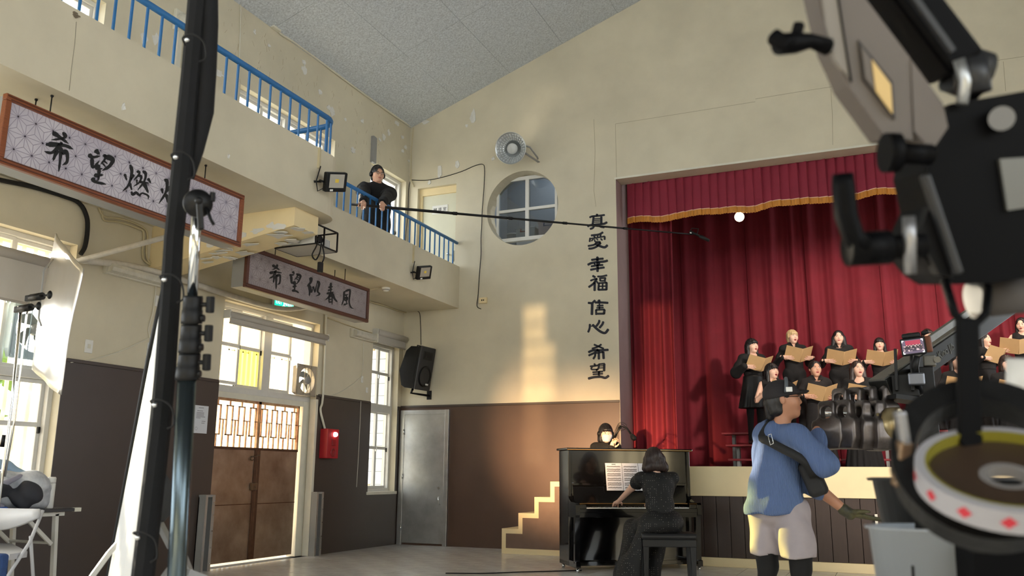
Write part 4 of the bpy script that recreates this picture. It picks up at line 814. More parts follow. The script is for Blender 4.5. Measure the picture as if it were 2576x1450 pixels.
put('badge', MB(M_).box((0.02,-0.212,-0.25),(0.09,-0.204,-0.225)), mat('badge_white', srgb(225,225,225), 0.5), t)
put('handle', MB(M_).tube([(-0.06,0.0,0.32),(-0.06,0,0.35),(0.06,0,0.35),(0.06,0,0.32)],0.012,8), BLACKP, t)
put('bracket', MB().tube([M_ @ Vector((0,0.0,-0.33)), M_ @ Vector((0,0.02,-0.40)), Vector((c.x+0.1,DY,c.z-0.42))],0.02,8).box((c.x+0.06,DY-0.012,c.z-0.48),(c.x+0.14,DY,c.z-0.34)), BLACKM, t)
# ------------------------------------------------------------------ dish lamp over the round window
t = thing('dish_floodlight', 'large dimpled aluminium dish lamp above the round window', 'lamp', (-5.05,12.0,6.1))
c = onY(1284,373,11.62); ax = Vector((0.10,-0.96,-0.28)); DISH = mat('dimpled_aluminium', srgb(196,200,202), 0.28, 0.9, bump=0.6, bscale=26)
prof = [(0.09,-0.22),(0.10,-0.20),(0.14,-0.15),(0.20,-0.08),(0.245,0.0),(0.252,0.0),(0.252,-0.006),(0.205,-0.09),(0.145,-0.16),(0.11,-0.21),(0.0,-0.24)]
db = MB(); ax = ax.normalized(); db.lathe(prof, c, ax, 40); put('dish', db, DISH, t)
fac = MB(); aa = ax.cross(Vector((0,0,1))).normalized(); bb = ax.cross(aa)
for ring_, (r0, h0, r1, h1) in enumerate(((0.135,-0.145,0.165,-0.112),(0.168,-0.108,0.20,-0.070),(0.203,-0.066,0.235,-0.02))):
    for k in range(30):
        t0, t1 = 2*PI*(k+0.08)/30, 2*PI*(k+0.92)/30; q = lambda r, h, a: c+ax*(h+0.004)+(aa*math.cos(a)+bb*math.sin(a))*(r-0.004)
        mid = q((r0+r1)/2-0.006, (h0+h1)/2+0.004, (t0+t1)/2); fac.add([q(r0,h0,t0),q(r0,h0,t1),q(r1,h1,t1),q(r1,h1,t0),mid], [(0,1,4),(1,2,4),(2,3,4),(3,0,4)])
put('reflector_facets', fac, mat('bright_facets', srgb(226,230,232), 0.42, 0.6), t)
put('bulb', MB().lathe([(0.03,-0.2),(0.06,-0.17),(0.085,-0.12),(0.085,-0.09),(0.06,-0.06),(0,-0.05)], c, ax, 24), mat('frosted_bulb', srgb(206,208,206), 0.35), t)
put('lamp_housing', MB().lathe([(0.11,-0.2),(0.11,-0.30),(0.08,-0.36),(0,-0.37)], c, ax, 20), GREYM, t)
put('bracket', MB().tube([c-ax*0.12+Vector((0.21,0,0.02)), c-ax*0.1+Vector((0.28,0.05,0.0)), Vector((c.x+0.30,12.0,c.z-0.06)), Vector((c.x+0.28,DY,c.z-0.06))],0.014,8).obox(c+Vector((0.20,0.1,-0.07)), Vector((c.x+0.30,DY,c.z-0.12)),0.04,0.012), GREYM, t)
# ------------------------------------------------------------------ black floodlights on the gallery parapets
def flood(label, c, X, yaw_):
    t = thing('floodlight', label, 'floodlight', c, 'black floodlights on the gallery parapet'); M_ = Matrix.Translation(c) @ Matrix.Rotation(yaw_, 4, 'Z') @ Matrix.Rotation(math.radians(26), 4, 'Y') @ Matrix.Rotation(math.radians(14), 4, 'X')
    put('case', MB(M_).box((-0.03,-0.125,-0.10),(0.03,0.125,0.10),0.012), BLACKM, t)
    hs = MB(M_)
    for k in range(9): hs.box((-0.055,-0.10+k*0.024,-0.07),(-0.03,-0.094+k*0.024,0.07))
    put('heat_sink', hs, BLACKM, t)
    put('reflector', MB(M_).box((0.030,-0.085,-0.055),(0.033,0.085,0.085)), mat('flood_reflector', srgb(214,210,200), 0.25, 0.6), t)
    put('led', MB(M_).box((0.033,-0.02,0.0),(0.036,0.02,0.035)), mat('led_yellow', srgb(230,200,80), 0.4), t)
    put('sticker', MB(M_).box((0.0305,-0.07,-0.09),(0.032,-0.035,-0.07)), WHITE, t)
    put('bracket', MB().tube([M_ @ Vector((0,-0.13,0)), M_ @ Vector((-0.06,-0.14,0)), M_ @ Vector((-0.10,-0.10,-0.02)), Vector((X,c[1]-0.14,c[2]-0.02))],0.012,6), BLACKM, t)
    put('flood_cable', MB().tube([M_ @ Vector((-0.05,-0.02,-0.04)), Vector((X+0.04,c[1]-0.12,c[2]-0.12)), Vector((X+0.03,c[1]-0.14,c[2]-0.02)), Vector((X+0.03,c[1]-0.08,c[2]+0.16))],0.006,6), RUBBER, t)
    put('wall_conduit', MB().box((X,c[1]-0.10,c[2]+0.14),(X+0.025,c[1]-0.075,PTOP)), CREAMPIPE, t)
p = onX(843,458,X1+0.16); flood('black floodlight on the rounded end of the wide gallery', p, X1, math.radians(-18))
p = onX(1066,686,X2+0.14); flood('black floodlight on the narrow gallery below the pale door', p, X2, math.radians(-18))
# smoke detector
p = onZ(971,727,SOF-0.03); t = thing('smoke_detector', 'white round smoke detector on the soffit by the smaller sign', 'detector', p)
put('base', MB().lathe([(0.055,0.03),(0.06,0.02),(0.06,0.0),(0.05,-0.015),(0.035,-0.035),(0,-0.04)], p, (0,0,1), 20), WHITE, t); put('vent_ring', MB().lathe([(0.052,-0.012),(0.056,-0.016),(0.046,-0.024)], p, (0,0,1), 20), GREYM, t)
wire('wall_wire', 'thin wire across the soffit to the smoke detector', 'wire', [(925,731),(940,728),(958,724)], 0.006, CREAMPIPE, X=-6.5)
# caged projector under the narrow gallery
t = thing('caged_projector', 'projector in a black steel cage hung under the gallery', 'projector', (-5.8,7.4,3.5))
q0 = onX(800,552,-5.66); x0, x1_, y0, y1, z0, z1 = -5.85, -5.33, 7.12, 7.50, 3.41, 3.62
cg = MB(); E = 0.014
for a in (x0,x1_):
    for b in (y0,y1): cg.obox((a,b,z0),(a,b,z1),E,E)
for z in (z0,z1):
    for b in (y0,y1): cg.obox((x0,b,z),(x1_,b,z),E,E)
    for a in (x0,x1_): cg.obox((a,y0,z),(a,y1,z),E,E)
cg.obox((x1_,(y0+y1)/2-0.05,z0),(x1_,(y0+y1)/2-0.05,z1),E,E); put('cage', cg, BLACKM, t)
put('cage_tray', MB().box((x0,y0,z0-0.006),(x1_,y1,z0)), GREYM, t)
put('projector_body', MB().box((x0+0.05,y0+0.04,z0),(x1_-0.05,y1-0.05,z0+0.12),0.015), WHITE, t)
put('lens', MB().cyl((x1_-0.06,y0+0.1,z0+0.07),(x1_-0.01,y0+0.1,z0+0.07),0.04,16), BLACKP, t)
vt = MB()
for k in range(7): vt.box((x1_-0.052,y0+0.17+k*0.022,z0+0.02),(x1_-0.048,y0+0.18+k*0.022,z0+0.11))
put('vent', vt, GREYM, t)
put('loose_cable', MB().tube([Vector(p) for p in catmull([(x1_,y0+0.05,z0+0.04),(x1_+0.02,y0-0.02,z0-0.05),(x1_+0.01,y0-0.06,z0-0.14),(x1_,y0+0.02,z0-0.17),(x1_,y0+0.08,z0-0.08),(x1_,y0+0.1,z0+0.02),(x1_,y0+0.16,z0-0.1),(x1_-0.02,y0+0.14,z0-0.2)],5)],0.008,6), RUBBER, t)
put('power_adapter', MB().box((x1_-0.04,y0+0.10,z0-0.28),(x1_,y0+0.16,z0-0.17),0.008), BLACKP, t)
# store boxes behind the round window
BOXW = mat('milky_plastic_box', srgb(206,210,212), 0.4, var=0.05); RH = mat('red_handle', srgb(168,40,44), 0.4); BH = mat('blue_handle', srgb(44,84,140), 0.4)
def tub(label, x, y, z, w, h, hc, m=BOXW):
    t = thing('storage_box', label, 'box', (x,y,z), 'storage boxes in the store room')
    put('tub', MB().prism([(-w*0.46,0),(w*0.46,0),(w/2,h),(-w/2,h)], (x,y-0.18,z), (1,0,0), (0,0,1), (0,1,0), 0.36), m, t)
    put('lid', MB().box((x-w/2-0.012,y-0.19,z+h),(x+w/2+0.012,y+0.19,z+h+0.025),0.006), m, t)
    put('handle', MB().tube([(x-w*0.22,y-0.19,z+h-0.01),(x-w*0.22,y-0.21,z+h-0.06),(x+w*0.22,y-0.21,z+h-0.06),(x+w*0.22,y-0.19,z+h-0.01)],0.010,6), hc, t)
    return t
tub('lower milky storage box with red handles, behind the round window', -5.28, 12.85, 4.60, 0.36, 0.13, RH); tub('upper milky storage box with red handles, behind the round window', -5.28, 12.85, 4.76, 0.34, 0.30, RH)
tub('lower milky storage box with blue handles, behind the round window', -4.88, 12.85, 4.60, 0.40, 0.13, BH); tub('upper pinkish storage box with blue handles, behind the round window', -4.86, 12.85, 4.76, 0.38, 0.36, BH, mat('pinkish_box', srgb(216,196,198), 0.4))
for i, lab in enumerate(('lower of two white pails left of the storage boxes','upper of two white pails left of the storage boxes')):
    z = 4.60+0.22*i; t = thing('white_pail', lab, 'pail', (-5.58,12.85,z), 'white pails in the store room')
    put('pail_body', MB().lathe([(0,0),(0.085,0),(0.10,0.19),(0.105,0.19),(0.105,0.20)], (-5.58,12.85,z), (0,0,1), 18), BOXW, t); put('pail_lid', MB().lathe([(0.108,0.20),(0.108,0.215),(0,0.218)], (-5.58,12.85,z), (0,0,1), 18), WHITE, t)
# stage bulb under the valance
p = onY(1860,546,12.5); t = thing('stage_bulb_lamp', 'bright warm bulb lamp hanging just under the valance', 'lamp', p)
put('bulb', MB().sphere(p, 0.07, 16, 10), mat('lit_bulb', (1,0.9,0.7), 0.4, emit=(1.0,0.80,0.5), es=9), t); put('socket', MB().cyl(p+Vector((0,0.02,0.06)), p+Vector((0,0.03,0.18)), 0.03, 12).cyl(p+Vector((0,0.03,0.18)), p+Vector((0,0.03,0.9)), 0.01, 6), BLACKM, t)
# ================================================================== FURNITURE AND FILM GEAR
LACQ = mat('black_piano_lacquer', srgb(10,10,12), 0.10, coat=0.6, spec=0.6); SATINB = mat('satin_black', srgb(16,16,18), 0.3); IVORY = mat('white_key', srgb(236,234,226), 0.3)
# ------------------------------------------------------------------ upright piano
PA = Vector((-3.50,9.74,0)); PH = math.radians(36); PM = Matrix.Translation(PA) @ Matrix.Rotation(PH, 4, 'Z')
PW, PD, PHT = 1.53, 0.40, 1.36
pn = thing('upright_piano', 'black lacquered upright piano in front of the stage steps', 'piano', PM @ Vector((PW/2,0.1,0)))
put('side_panel', MB(PM).box((0,-0.0,0.05),(0.035,PD,PHT),0.004), LACQ, pn); put('side_panel', MB(PM).box((PW-0.035,0,0.05),(PW,PD,PHT),0.004), LACQ, pn)
put('upper_panel', MB(PM).box((0.035,0.03,0.83),(PW-0.035,0.05,PHT),0.003), LACQ, pn)
put('lower_panel', MB(PM).box((0.035,0.05,0.10),(PW-0.035,0.07,0.60),0.003), LACQ, pn); put('back_panel', MB(PM).box((0.035,PD-0.03,0.05),(PW-0.035,PD,PHT)), SATINB, pn)
put('bottom_board', MB(PM).box((0.0,-0.02,0.05),(PW,PD,0.10),0.004), LACQ, pn)
ld = put('lid', MB(PM).box((-0.03,-0.035,PHT),(PW+0.03,PD+0.01,PHT+0.028),0.008), LACQ, pn); put('lid_edge', MB(PM).box((-0.02,-0.037,PHT+0.004),(PW+0.02,-0.034,PHT+0.012)), mat('brass_line', srgb(150,112,60), 0.4, 0.6), ld)
arm_poly = [(0.02,0.86),(-0.02,0.80),(-0.10,0.77),(-0.27,0.765),(-0.29,0.74),(-0.29,0.63),(-0.27,0.60),(0.02,0.60)]
for x in (0.0, PW-0.05): put('key_arm', MB(PM).prism(arm_poly, (x,0,0), (0,1,0), (0,0,1), (1,0,0), 0.05), LACQ, pn)
put('key_bed', MB(PM).box((0.05,-0.28,0.60),(PW-0.05,0.05,0.665),0.004), LACQ, pn); put('key_slip', MB(PM).box((0.05,-0.285,0.655),(PW-0.05,-0.262,0.70),0.004), LACQ, pn)
put('key_block', MB(PM).box((0.05,-0.26,0.66),(0.135,0.0,0.745),0.004), LACQ, pn); put('key_block', MB(PM).box((PW-0.135,-0.26,0.66),(PW-0.05,0.0,0.745),0.004), LACQ, pn)
fb = put('fall_board', MB(PM).add([(0.06,-0.02,0.75),(PW-0.06,-0.02,0.75),(PW-0.06,0.03,0.96),(0.06,0.03,0.96),(0.06,0.02,0.74),(PW-0.06,0.02,0.74),(PW-0.06,0.05,0.96),(0.06,0.05,0.96)], [(0,1,2,3),(7,6,5,4),(0,4,5,1),(3,2,6,7),(0,3,7,4),(1,5,6,2)]), LACQ, pn)
put('music_shelf', MB(PM).box((0.06,-0.012,0.955),(PW-0.06,0.045,0.985),0.004), LACQ, pn); put('hinge_strip', MB(PM).box((0.06,-0.035,0.745),(PW-0.06,-0.02,0.752)), mat('brass_line', (0,0,0)), pn)
kw = (PW-0.28)/52; km = MB(PM).box((0.0005,0,0),(kw-0.0008,0.155,0.020),0.0015)
kv = km.mesh('white_key')
kv.transform(PM.inverted())
def PMat(x, y, z): return PM @ Vector((x,y,z))
for i in range(52):
    o = bpy.data.objects.new('white_key', kv); COL.objects.link(o); o.parent = pn
    if not kv.materials: kv.materials.append(IVORY)
    o.location = PMat(0.14+i*kw,-0.258,0.690)-WL[pn.name]; o.rotation_euler = (0,0,PH); WL[o.name] = PMat(0.14+i*kw,-0.258,0.690)
bk = MB().box((-0.0055,0,0),(0.0055,0.095,0.013),0.002).mesh('black_key'); bk.materials.append(SATINB)
for i in range(51):
    if i % 7 in (2, 6): continue
    o = bpy.data.objects.new('black_key', bk); COL.objects.link(o); o.parent = pn; o.location = PMat(0.14+(i+1)*kw,-0.198,0.709)-WL[pn.name]; o.rotation_euler = (0,0,PH)
for x in (0.0, PW-0.06):
    put('leg', MB(PM).prism([(-0.24,0.10),(-0.19,0.10),(-0.20,0.60),(-0.26,0.60)], (x,0,0), (0,1,0), (0,0,1), (1,0,0), 0.06), LACQ, pn); put('toe_block', MB(PM).box((x,-0.28,0.05),(x+0.06,0.02,0.12),0.006), LACQ, pn)
    for y in (-0.23, PD-0.06): put('castor', MB(PM).cyl((x+0.015,y,0.025),(x+0.045,y,0.025),0.025,12), CHROME, pn)
pd = MB(PM)
for k in (-0.09,0,0.09): pd.box((PW/2+k-0.02,-0.13,0.075),(PW/2+k+0.02,0.05,0.085),0.003)
put('pedal', pd, mat('brass_line', (0,0,0)), pn)
# sheet music on the shelf
sh = thing('sheet_music', 'open white sheet music standing on the piano shelf', 'sheet music', PMat(0.70,0,0.99))
for k, (x0, dx, tl) in enumerate(((0.46,0.205,0.0),(0.67,0.20,0.0),(0.875,0.06,0.0))):
    pg = put('page', MB(PM).add([(x0,-0.035,0.987-0.09),(x0+dx,-0.035,0.987-0.09),(x0+dx,0.020,1.215),(x0,0.020,1.215),(x0,-0.032,0.987-0.09),(x0+dx,-0.032,0.987-0.09),(x0+dx,0.023,1.215),(x0,0.023,1.215)], [(0,1,2,3),(7,6,5,4),(0,4,5,1),(3,2,6,7),(0,3,7,4),(1,5,6,2)]), mat('score_paper', srgb(226,226,230), 0.7), sh)
    ns = MB(PM); rnd = random.Random(k)
    if dx < 0.1: continue
    L_ = lambda x, t: (x, -0.0365+0.055*t, 0.897+0.318*t)
    for r in range(10):
        t0 = 0.86-r*0.083-(0.02 if r % 2 else 0)
        for q in range(3):
            a, b = L_(x0+0.015, t0+q*0.009), L_(x0+dx-0.015, t0+q*0.009); ns.obox(a, b, 0.0008, 0.0011, up=(0,-0.17,1))
        for q in range(16):
            xx = x0+0.02+q*(dx-0.04)/16; tt = t0+rnd.uniform(-.003,.022); ns.obox(L_(xx,tt), L_(xx+0.006,tt+0.002), 0.0008, 0.0055, up=(0,-0.17,1)); ns.obox(L_(xx+0.006,tt), L_(xx+0.006,tt+0.028), 0.0008, 0.0012, up=(1,0,0))
    if k == 0: ns.obox(L_(x0+0.08,0.955), L_(x0+0.13,0.955), 0.0008, 0.007, up=(0,-0.17,1))
    o = put('printed_notes', ns, INK, pg); o['kind'] = 'stuff'
# bench
BM = Matrix.Translation((-2.21,9.17,0)) @ Matrix.Rotation(math.radians(22), 4, 'Z')
bn = thing('piano_bench', 'black padded piano bench under the pianist', 'bench', (-2.21,9.17,0))
put('seat', MB(BM).box((-0.29,-0.17,0.43),(0.29,0.17,0.50),0.025), mat('black_vinyl', srgb(22,21,22), 0.4), bn); put('apron', MB(BM).box((-0.275,-0.155,0.36),(0.275,0.155,0.435),0.006), SATINB, bn)
for sx_ in (-1,1):
    for sy in (-1,1): put('leg', MB(BM).add([(sx_*0.27,sy*0.15,0.40),(sx_*0.21,sy*0.15,0.40),(sx_*0.225,sy*0.145,0),(sx_*0.262,sy*0.145,0),(sx_*0.27,sy*0.10,0.40),(sx_*0.21,sy*0.10,0.40),(sx_*0.225,sy*0.112,0),(sx_*0.262,sy*0.112,0)], [(0,1,2,3),(7,6,5,4),(0,4,5,1),(2,6,7,3),(0,3,7,4),(1,5,6,2)]), SATINB, bn)
put('height_knob', MB(BM).lathe([(0.006,0),(0.006,0.03),(0.026,0.032),(0.028,0.05),(0,0.052)], (-0.275,-0.03,0.40), (-1,0,0), 14), CHROME, bn)
tag(put('floor_cable', MB().tube([Vector(p) for p in catmull([(-3.35,9.75,0.01),(-3.6,9.55,0.008),(-3.9,9.3,0.008),(-4.2,9.0,0.008),(-4.6,8.8,0.008)],5)],0.007,6), RUBBER), 'black cable on the floor running left from the piano', 'cable')
# microphones at the piano back
ms = thing('microphone_stand', 'stand with two foam-tipped microphones behind the piano', 'microphone', (-2.85,10.75,0))
a = onY(1598,1108,10.3); b = onY(1577,1078,10.5); c = onY(1560,1072,10.6); d = onY(1545,1108,10.7)
put('mic_body', MB().cyl(b, a+(b-a)*0.35, 0.012, 10), BLACKM, ms); put('foam', MB().lathe([(0.0,-0.005),(0.020,0.0),(0.030,0.03),(0.034,0.07),(0.024,0.10),(0,0.11)], a+(b-a)*0.42, (a-b), 14), RUBBER, ms)
put('mic_bar', MB().tube([b, c, d, Vector((d.x,d.y,0.9)), Vector((d.x,d.y,0.02))], 0.009, 8), BLACKM, ms)
a2 = onY(1532,1118,10.7); put('mic_body', MB().cyl(onY(1562,1075,10.6), a2, 0.012, 10), BLACKM, ms); put('foot', MB().lathe([(0.14,0),(0.14,0.015),(0.03,0.03),(0,0.03)], (d.x,d.y,0), (0,0,1), 20), BLACKM, ms)
wr_ = MB()
for k in range(5): wr_.tube([Vector(p) for p in catmull([b+Vector((0,0,0.0)), b+Vector((-0.02-0.015*k,0.02,0.05-0.02*k)), c+Vector((-0.02,0,0.03-0.015*k)), d+Vector((0.02*k-0.03,0,0.0))],4)], 0.003, 5)
put('mic_wire', wr_, RUBBER, ms)
# ------------------------------------------------------------------ choir risers
RB = mat('red_riser_board', srgb(136,30,36), 0.5, var=0.15, vscale=6)
for k, (y, z, xl, lab) in enumerate(((12.95,1.32,-2.20,'lowest red bench board of the choir risers'),(13.45,1.535,-2.28,'middle red bench board of the choir risers'),(13.95,1.735,-2.42,'highest red bench board of the choir risers'))):
    t = thing('choir_riser', lab, 'riser', (xl+1.8,y,1.06)); put('board', MB().box((xl,y-0.15 if k else y+0.05,z-0.03),(xl+4.6,y+0.22,z),0.004), RB, t)
    for x in (xl+0.12, xl+2.2, xl+4.4): put('leg', MB().box((x,y+0.10,1.06),(x+0.045,y+0.145,z-0.03)).box((x,y+0.18,1.06),(x+0.045,y+0.215,z-0.03)), GREYM, t)
# ------------------------------------------------------------------ left foreground: covered frame, stand
FAB = mat('black_duvetyne', srgb(12,13,17), 0.9, var=0.3, vscale=14, bump=0.3, bscale=30); SILK = mat('white_silk', srgb(238,238,236), 0.35, var=0.03, bump=0.25, bscale=14, stretch=(30,30,0.6))
fr = thing('wrapped_scrim', 'tall leaning frame tube wrapped in black cloth with a white silk', 'frame', atD(360,1560,2.6))
axp = [atD(x, y, d) for x, y, d in ((499,-40,2.75),(480,180,2.74),(457,420,2.72),(437,600,2.70),(428,760,2.68),(416,930,2.66),(402,1080,2.64),(381,1260,2.62),(356,1480,2.60),(340,1640,2.58))]
ft = MB(); n_ = 8
ft.tube(axp, [0.028,0.029,0.031,0.029,0.030,0.031,0.032,0.033,0.034,0.034], 8, smooth=False); put('wrapped_tube', ft, FAB, fr)
bag = MB(); bp = [atD(x, y, d) for x, y, d in ((526,-40,2.77),(527,60,2.77),(522,170,2.77),(515,280,2.76),(498,380,2.75),(482,450,2.74))]
bag.tube(bp, [0.028,0.028,0.029,0.029,0.018,0.008], 10); put('folded_cloth', bag, FAB, fr)
for i, (x, y, dd) in enumerate(((490,108,2.72),(462,400,2.70),(434,705,2.67),(410,1017,2.64),(368,1347,2.60))):
    p = atD(x, y, dd-0.04); put('tie_cord', MB().tube([Vector(q) for q in catmull([p+Vector((-0.04,0,0.0)), p+Vector((-0.02,-0.03,0.008)), p+Vector((0.02,-0.03,0.01)), p+Vector((0.045,-0.01,-0.012)), p+Vector((0.05,0.0,-0.06)), p+Vector((0.035,-0.01,-0.075))],4)],0.003,5), RUBBER, fr); put('toggle_ball', MB().sphere(p+Vector((0.0,-0.032,-0.005)),0.008,8,6), CHROME, fr)
sk = MB(); N1 = 26; tp0, bt0 = atD(424,640,2.70), atD(326,1500,2.60); tp1, bt1 = atD(420,700,3.7), atD(264,1500,3.7); vs = []
for j in range(13):
    for i in range(N1+1):
        u, v = i/N1, j/12; p = (tp0*(1-u)+tp1*u)*(1-v)+(bt0*(1-u)+bt1*u)*v; p = p+Vector((0.6,0.7,0))*(0.012*math.sin(u*40)*(0.3+0.7*v)); vs.append(p)
sk.add(vs, [(j*(N1+1)+i, j*(N1+1)+i+1, (j+1)*(N1+1)+i+1, (j+1)*(N1+1)+i) for j in range(12) for i in range(N1)], True)
o = put('white_silk', sk, SILK, fr); md = o.modifiers.new('t','SOLIDIFY'); md.thickness = 0.003
put('far_tube', MB().tube([atD(420,690,3.72), atD(378,880,3.72), atD(273,1450,3.72), atD(260,1520,3.72)], 0.012, 8), BLACKM, fr)
sd = thing('combo_stand', 'heavy telescopic light stand with T-knobs beside the black frame', 'stand', atD(444,1600,2.6))
TUBE = mat('blued_steel_tube', srgb(92,104,110), 0.25, 0.9)
put('chrome_riser', MB().tube([atD(497,480,2.62), atD(484,745,2.61)], 0.0155, 16), CHROME, sd)
put('upper_tube', MB().tube([atD(484,745,2.61), atD(470,960,2.6)], 0.022, 16), TUBE, sd)
put('lower_tube', MB().tube([atD(470,950,2.6), atD(443,1480,2.58), atD(430,1700,2.57)], 0.028, 18), TUBE, sd)
for i, (y0, y1, xa, xb, w) in enumerate(((745,815,486,482,0.030),(817,888,482,477,0.032),(890,955,477,471,0.034))):
    cl_ = put('collar', MB().tube([atD(xa,y0,2.605), atD(xa,y0+6,2.605), atD((xa+xb)/2,(y0+y1)/2,2.605), atD((xa+xb)/2,(y0+y1)/2+1,2.605), atD(xb,y1-8,2.605), atD(xb,y1,2.605)], [w*0.92,w*0.95,w*0.95,w,w*1.03,w*1.03], 18), BLACKP, sd)
    ym = y0+22; put('t_knob', MB().cyl(atD(xa+18,ym,2.60), atD(xa+34,ym,2.60), 0.007, 8).obox(atD(xa+44,ym-21,2.60), atD(xa+42,ym+21,2.60), 0.02, 0.02, up=(1,0,0), bev=0.004), BLACKP, cl_); put('lock_pin', MB().cyl(atD(xa+18,y1-14,2.60), atD(xa+28,y1-14,2.60), 0.011, 10), BLACKP, cl_)
hd = atD(498,512,2.58); vd = (hd-C0).normalized()
put('grip_disc', MB().lathe([(0,-0.035),(0.040,-0.03),(0.043,-0.015),(0.043,0.015),(0.03,0.02),(0,0.022)], hd, vd, 24), BLACKM, sd); put('grip_lever', MB().obox(atD(501,505,2.52), atD(506,580,2.52), 0.018, 0.028, up=tuple(-vd), bev=0.006).sphere(atD(500,505,2.51),0.012,8,6), BLACKM, sd)
put('grip_knob', MB().obox(atD(535,483,2.57), atD(534,508,2.57), 0.015, 0.012, up=(1,0,0), bev=0.003).tube([atD(520,525,2.56), atD(530,552,2.56), atD(538,566,2.56)], 0.005, 6), BLACKM, sd)
for q in (((455,1388),(500,1500)), ((440,1420),(380,1500)), ((470,1440),(560,1475))): put('leg', MB().obox(atD(*q[0],2.75), atD(*q[1],2.9), 0.02, 0.02), STEEL, sd)
# small stand with sandbag behind the frame
s2 = thing('low_stand', 'aluminium stand with a dark sandbag half hidden behind the black frame', 'stand', atD(380,1600,3.6))
put('post', MB().tube([atD(388,1320,3.6), atD(377,1480,3.6), atD(370,1600,3.6)], 0.016, 10), STEEL, s2)
for q in (((396,1308),(432,1378)), ((432,1378),(500,1500)), ((275,1392),(225,1460)), ((330,1330),(275,1392))): put('brace', MB().obox(atD(*q[0],3.55), atD(*q[1],3.5), 0.03, 0.02), STEEL, s2)
SB = mat('dark_sandbag', srgb(58,58,58), 0.8, var=0.3, vscale=6, bump=0.5, bscale=8)
bgm = MB(); cpt = [atD(x, y, 3.55) for x, y in ((405,1182),(408,1215),(410,1250),(412,1285),(408,1312))]; bgm.tube(cpt, [0.006,0.035,0.045,0.042,0.01], 12); put('sandbag', bgm, SB, s2)
# ------------------------------------------------------------------ reflector board on a C-stand
rf = thing('reflector_board', 'wavy silver reflector board held beside the left window', 'reflector', onY(118,800,4.95))
c4 = [onY(143,588,5.15), onY(207,676,4.72), onY(155,994,4.72), onY(80,930,5.15)]; nn_ = (c4[1]-c4[0]).cross(c4[3]-c4[0]).normalized()
if nn_.dot(C0-c4[0]) < 0: nn_ = -nn_
vs = []; NI, NJ = 14, 22
for j in range(NJ+1):
    for i in range(NI+1):
        u, v = i/NI, j/NJ; p = (c4[0]*(1-u)+c4[1]*u)*(1-v)+(c4[3]*(1-u)+c4[2]*u)*v; vs.append(p+nn_*(0.010*math.sin(u*5+v*4)+0.006*math.sin(u*11-v*7)))
sv = MB().add(vs, [(j*(NI+1)+i, j*(NI+1)+i+1, (j+1)*(NI+1)+i+1, (j+1)*(NI+1)+i) for j in range(NJ) for i in range(NI)], True)
o = put('silver_sheet', sv, mat('silver_foil', srgb(240,238,234), 0.30, 0.9, bump=0.3, bscale=3.0, var=0.04, stretch=(2,2,0.7)), rf); md = o.modifiers.new('t','SOLIDIFY'); md.thickness = 0.012; md.offset = -1
put('yoke', MB().tube([c4[0]*0.82+c4[3]*0.18+Vector((0.03,0,0)), onY(110,680,4.7), onY(108,700,4.7), onY(97,800,4.7), onY(104,820,4.7)], 0.007, 8), GREYM, rf)
cs = thing('c_stand', 'thin chrome C-stand with two grip heads at the left edge', 'stand', onY(0,1300,4.7))
put('post', MB().tube([onY(52,785,4.7), onY(30,1010,4.7), onY(8,1180,4.7), onY(-25,1440,4.7)], 0.012, 10), CHROME, cs); put('post', MB().tube([onY(78,740,4.72), onY(66,800,4.72), onY(36,1060,4.72), onY(12,1200,4.72)], 0.008, 10), CHROME, cs)
for i, (x, y) in enumerate(((68,775),(96,747))):
    p = onY(x, y, 4.68); q = onY(x-18, y+3, 4.68); put('grip_head', MB().cyl(q, p+(p-q)*0.6, 0.030, 14).obox(q-(p-q)*0.7, q, 0.03, 0.05, bev=0.006).obox(p+(p-q)*0.6, p+(p-q)*1.5, 0.014, 0.014).sphere(p+(p-q)*1.6, (0.02,0.02,0.035), 8, 6), BLACKM, cs)
put('knuckle', MB().cyl(onY(12,1095,4.7), onY(6,1125,4.7), 0.02, 12), BLACKM, cs)
# ------------------------------------------------------------------ folding table with bag and flask, folding chair
TM = Matrix.Translation(onX(203,1283,-6.34)+Vector((0,0,0))) ; tz = TM.to_translation().z
tb = thing('folding_table', 'dark-topped folding table under the left window', 'table', (TM.to_translation().x,TM.to_translation().y,0)); tc = TM.to_translation()
ty = tc.y; tx = tc.x
put('tabletop', MB().box((tx-0.60,ty-1.75,tz-0.012),(tx,ty,tz+0.015),0.004), mat('dark_table_edge', srgb(44,42,44), 0.4), tb); put('corner_guard', MB().box((tx-0.03,ty-0.06,tz-0.014),(tx+0.003,ty+0.003,tz+0.017)), OFFW, tb)
WL_ = mat('white_steel_leg', srgb(214,212,204), 0.4, var=0.05)
for x in (tx-0.06, tx-0.56):
    put('leg', MB().obox((x,ty-0.19,tz-0.03),(x,ty-0.13,0.0),0.04,0.03), WL_, tb); put('leg_rail', MB().box((x-0.02,ty-0.55,tz-0.045),(x+0.02,ty-0.12,tz-0.012)), WL_, tb); put('brace', MB().obox((x,ty-0.46,tz-0.05),(x,ty-0.20,tz-0.27),0.02,0.03), WL_, tb)
put('cross_bar', MB().cyl((tx-0.56,ty-0.2,tz-0.26),(tx-0.06,ty-0.2,tz-0.26),0.012,8), WL_, tb)
fk = thing('white_flask', 'tall white flask standing on the folding table', 'flask', (tx-0.30,ty-0.16,tz+0.015)); fp = Vector((tx-0.13,ty-0.21,tz+0.015))
put('flask_body', MB().lathe([(0,0),(0.034,0.0),(0.036,0.01),(0.036,0.20),(0.034,0.205)], fp, (0,0,1), 20), WHITE, fk); put('flask_lid', MB().lathe([(0.034,0.208),(0.036,0.21),(0.036,0.245),(0.03,0.255),(0,0.256)], fp, (0,0,1), 20), WHITE, fk)

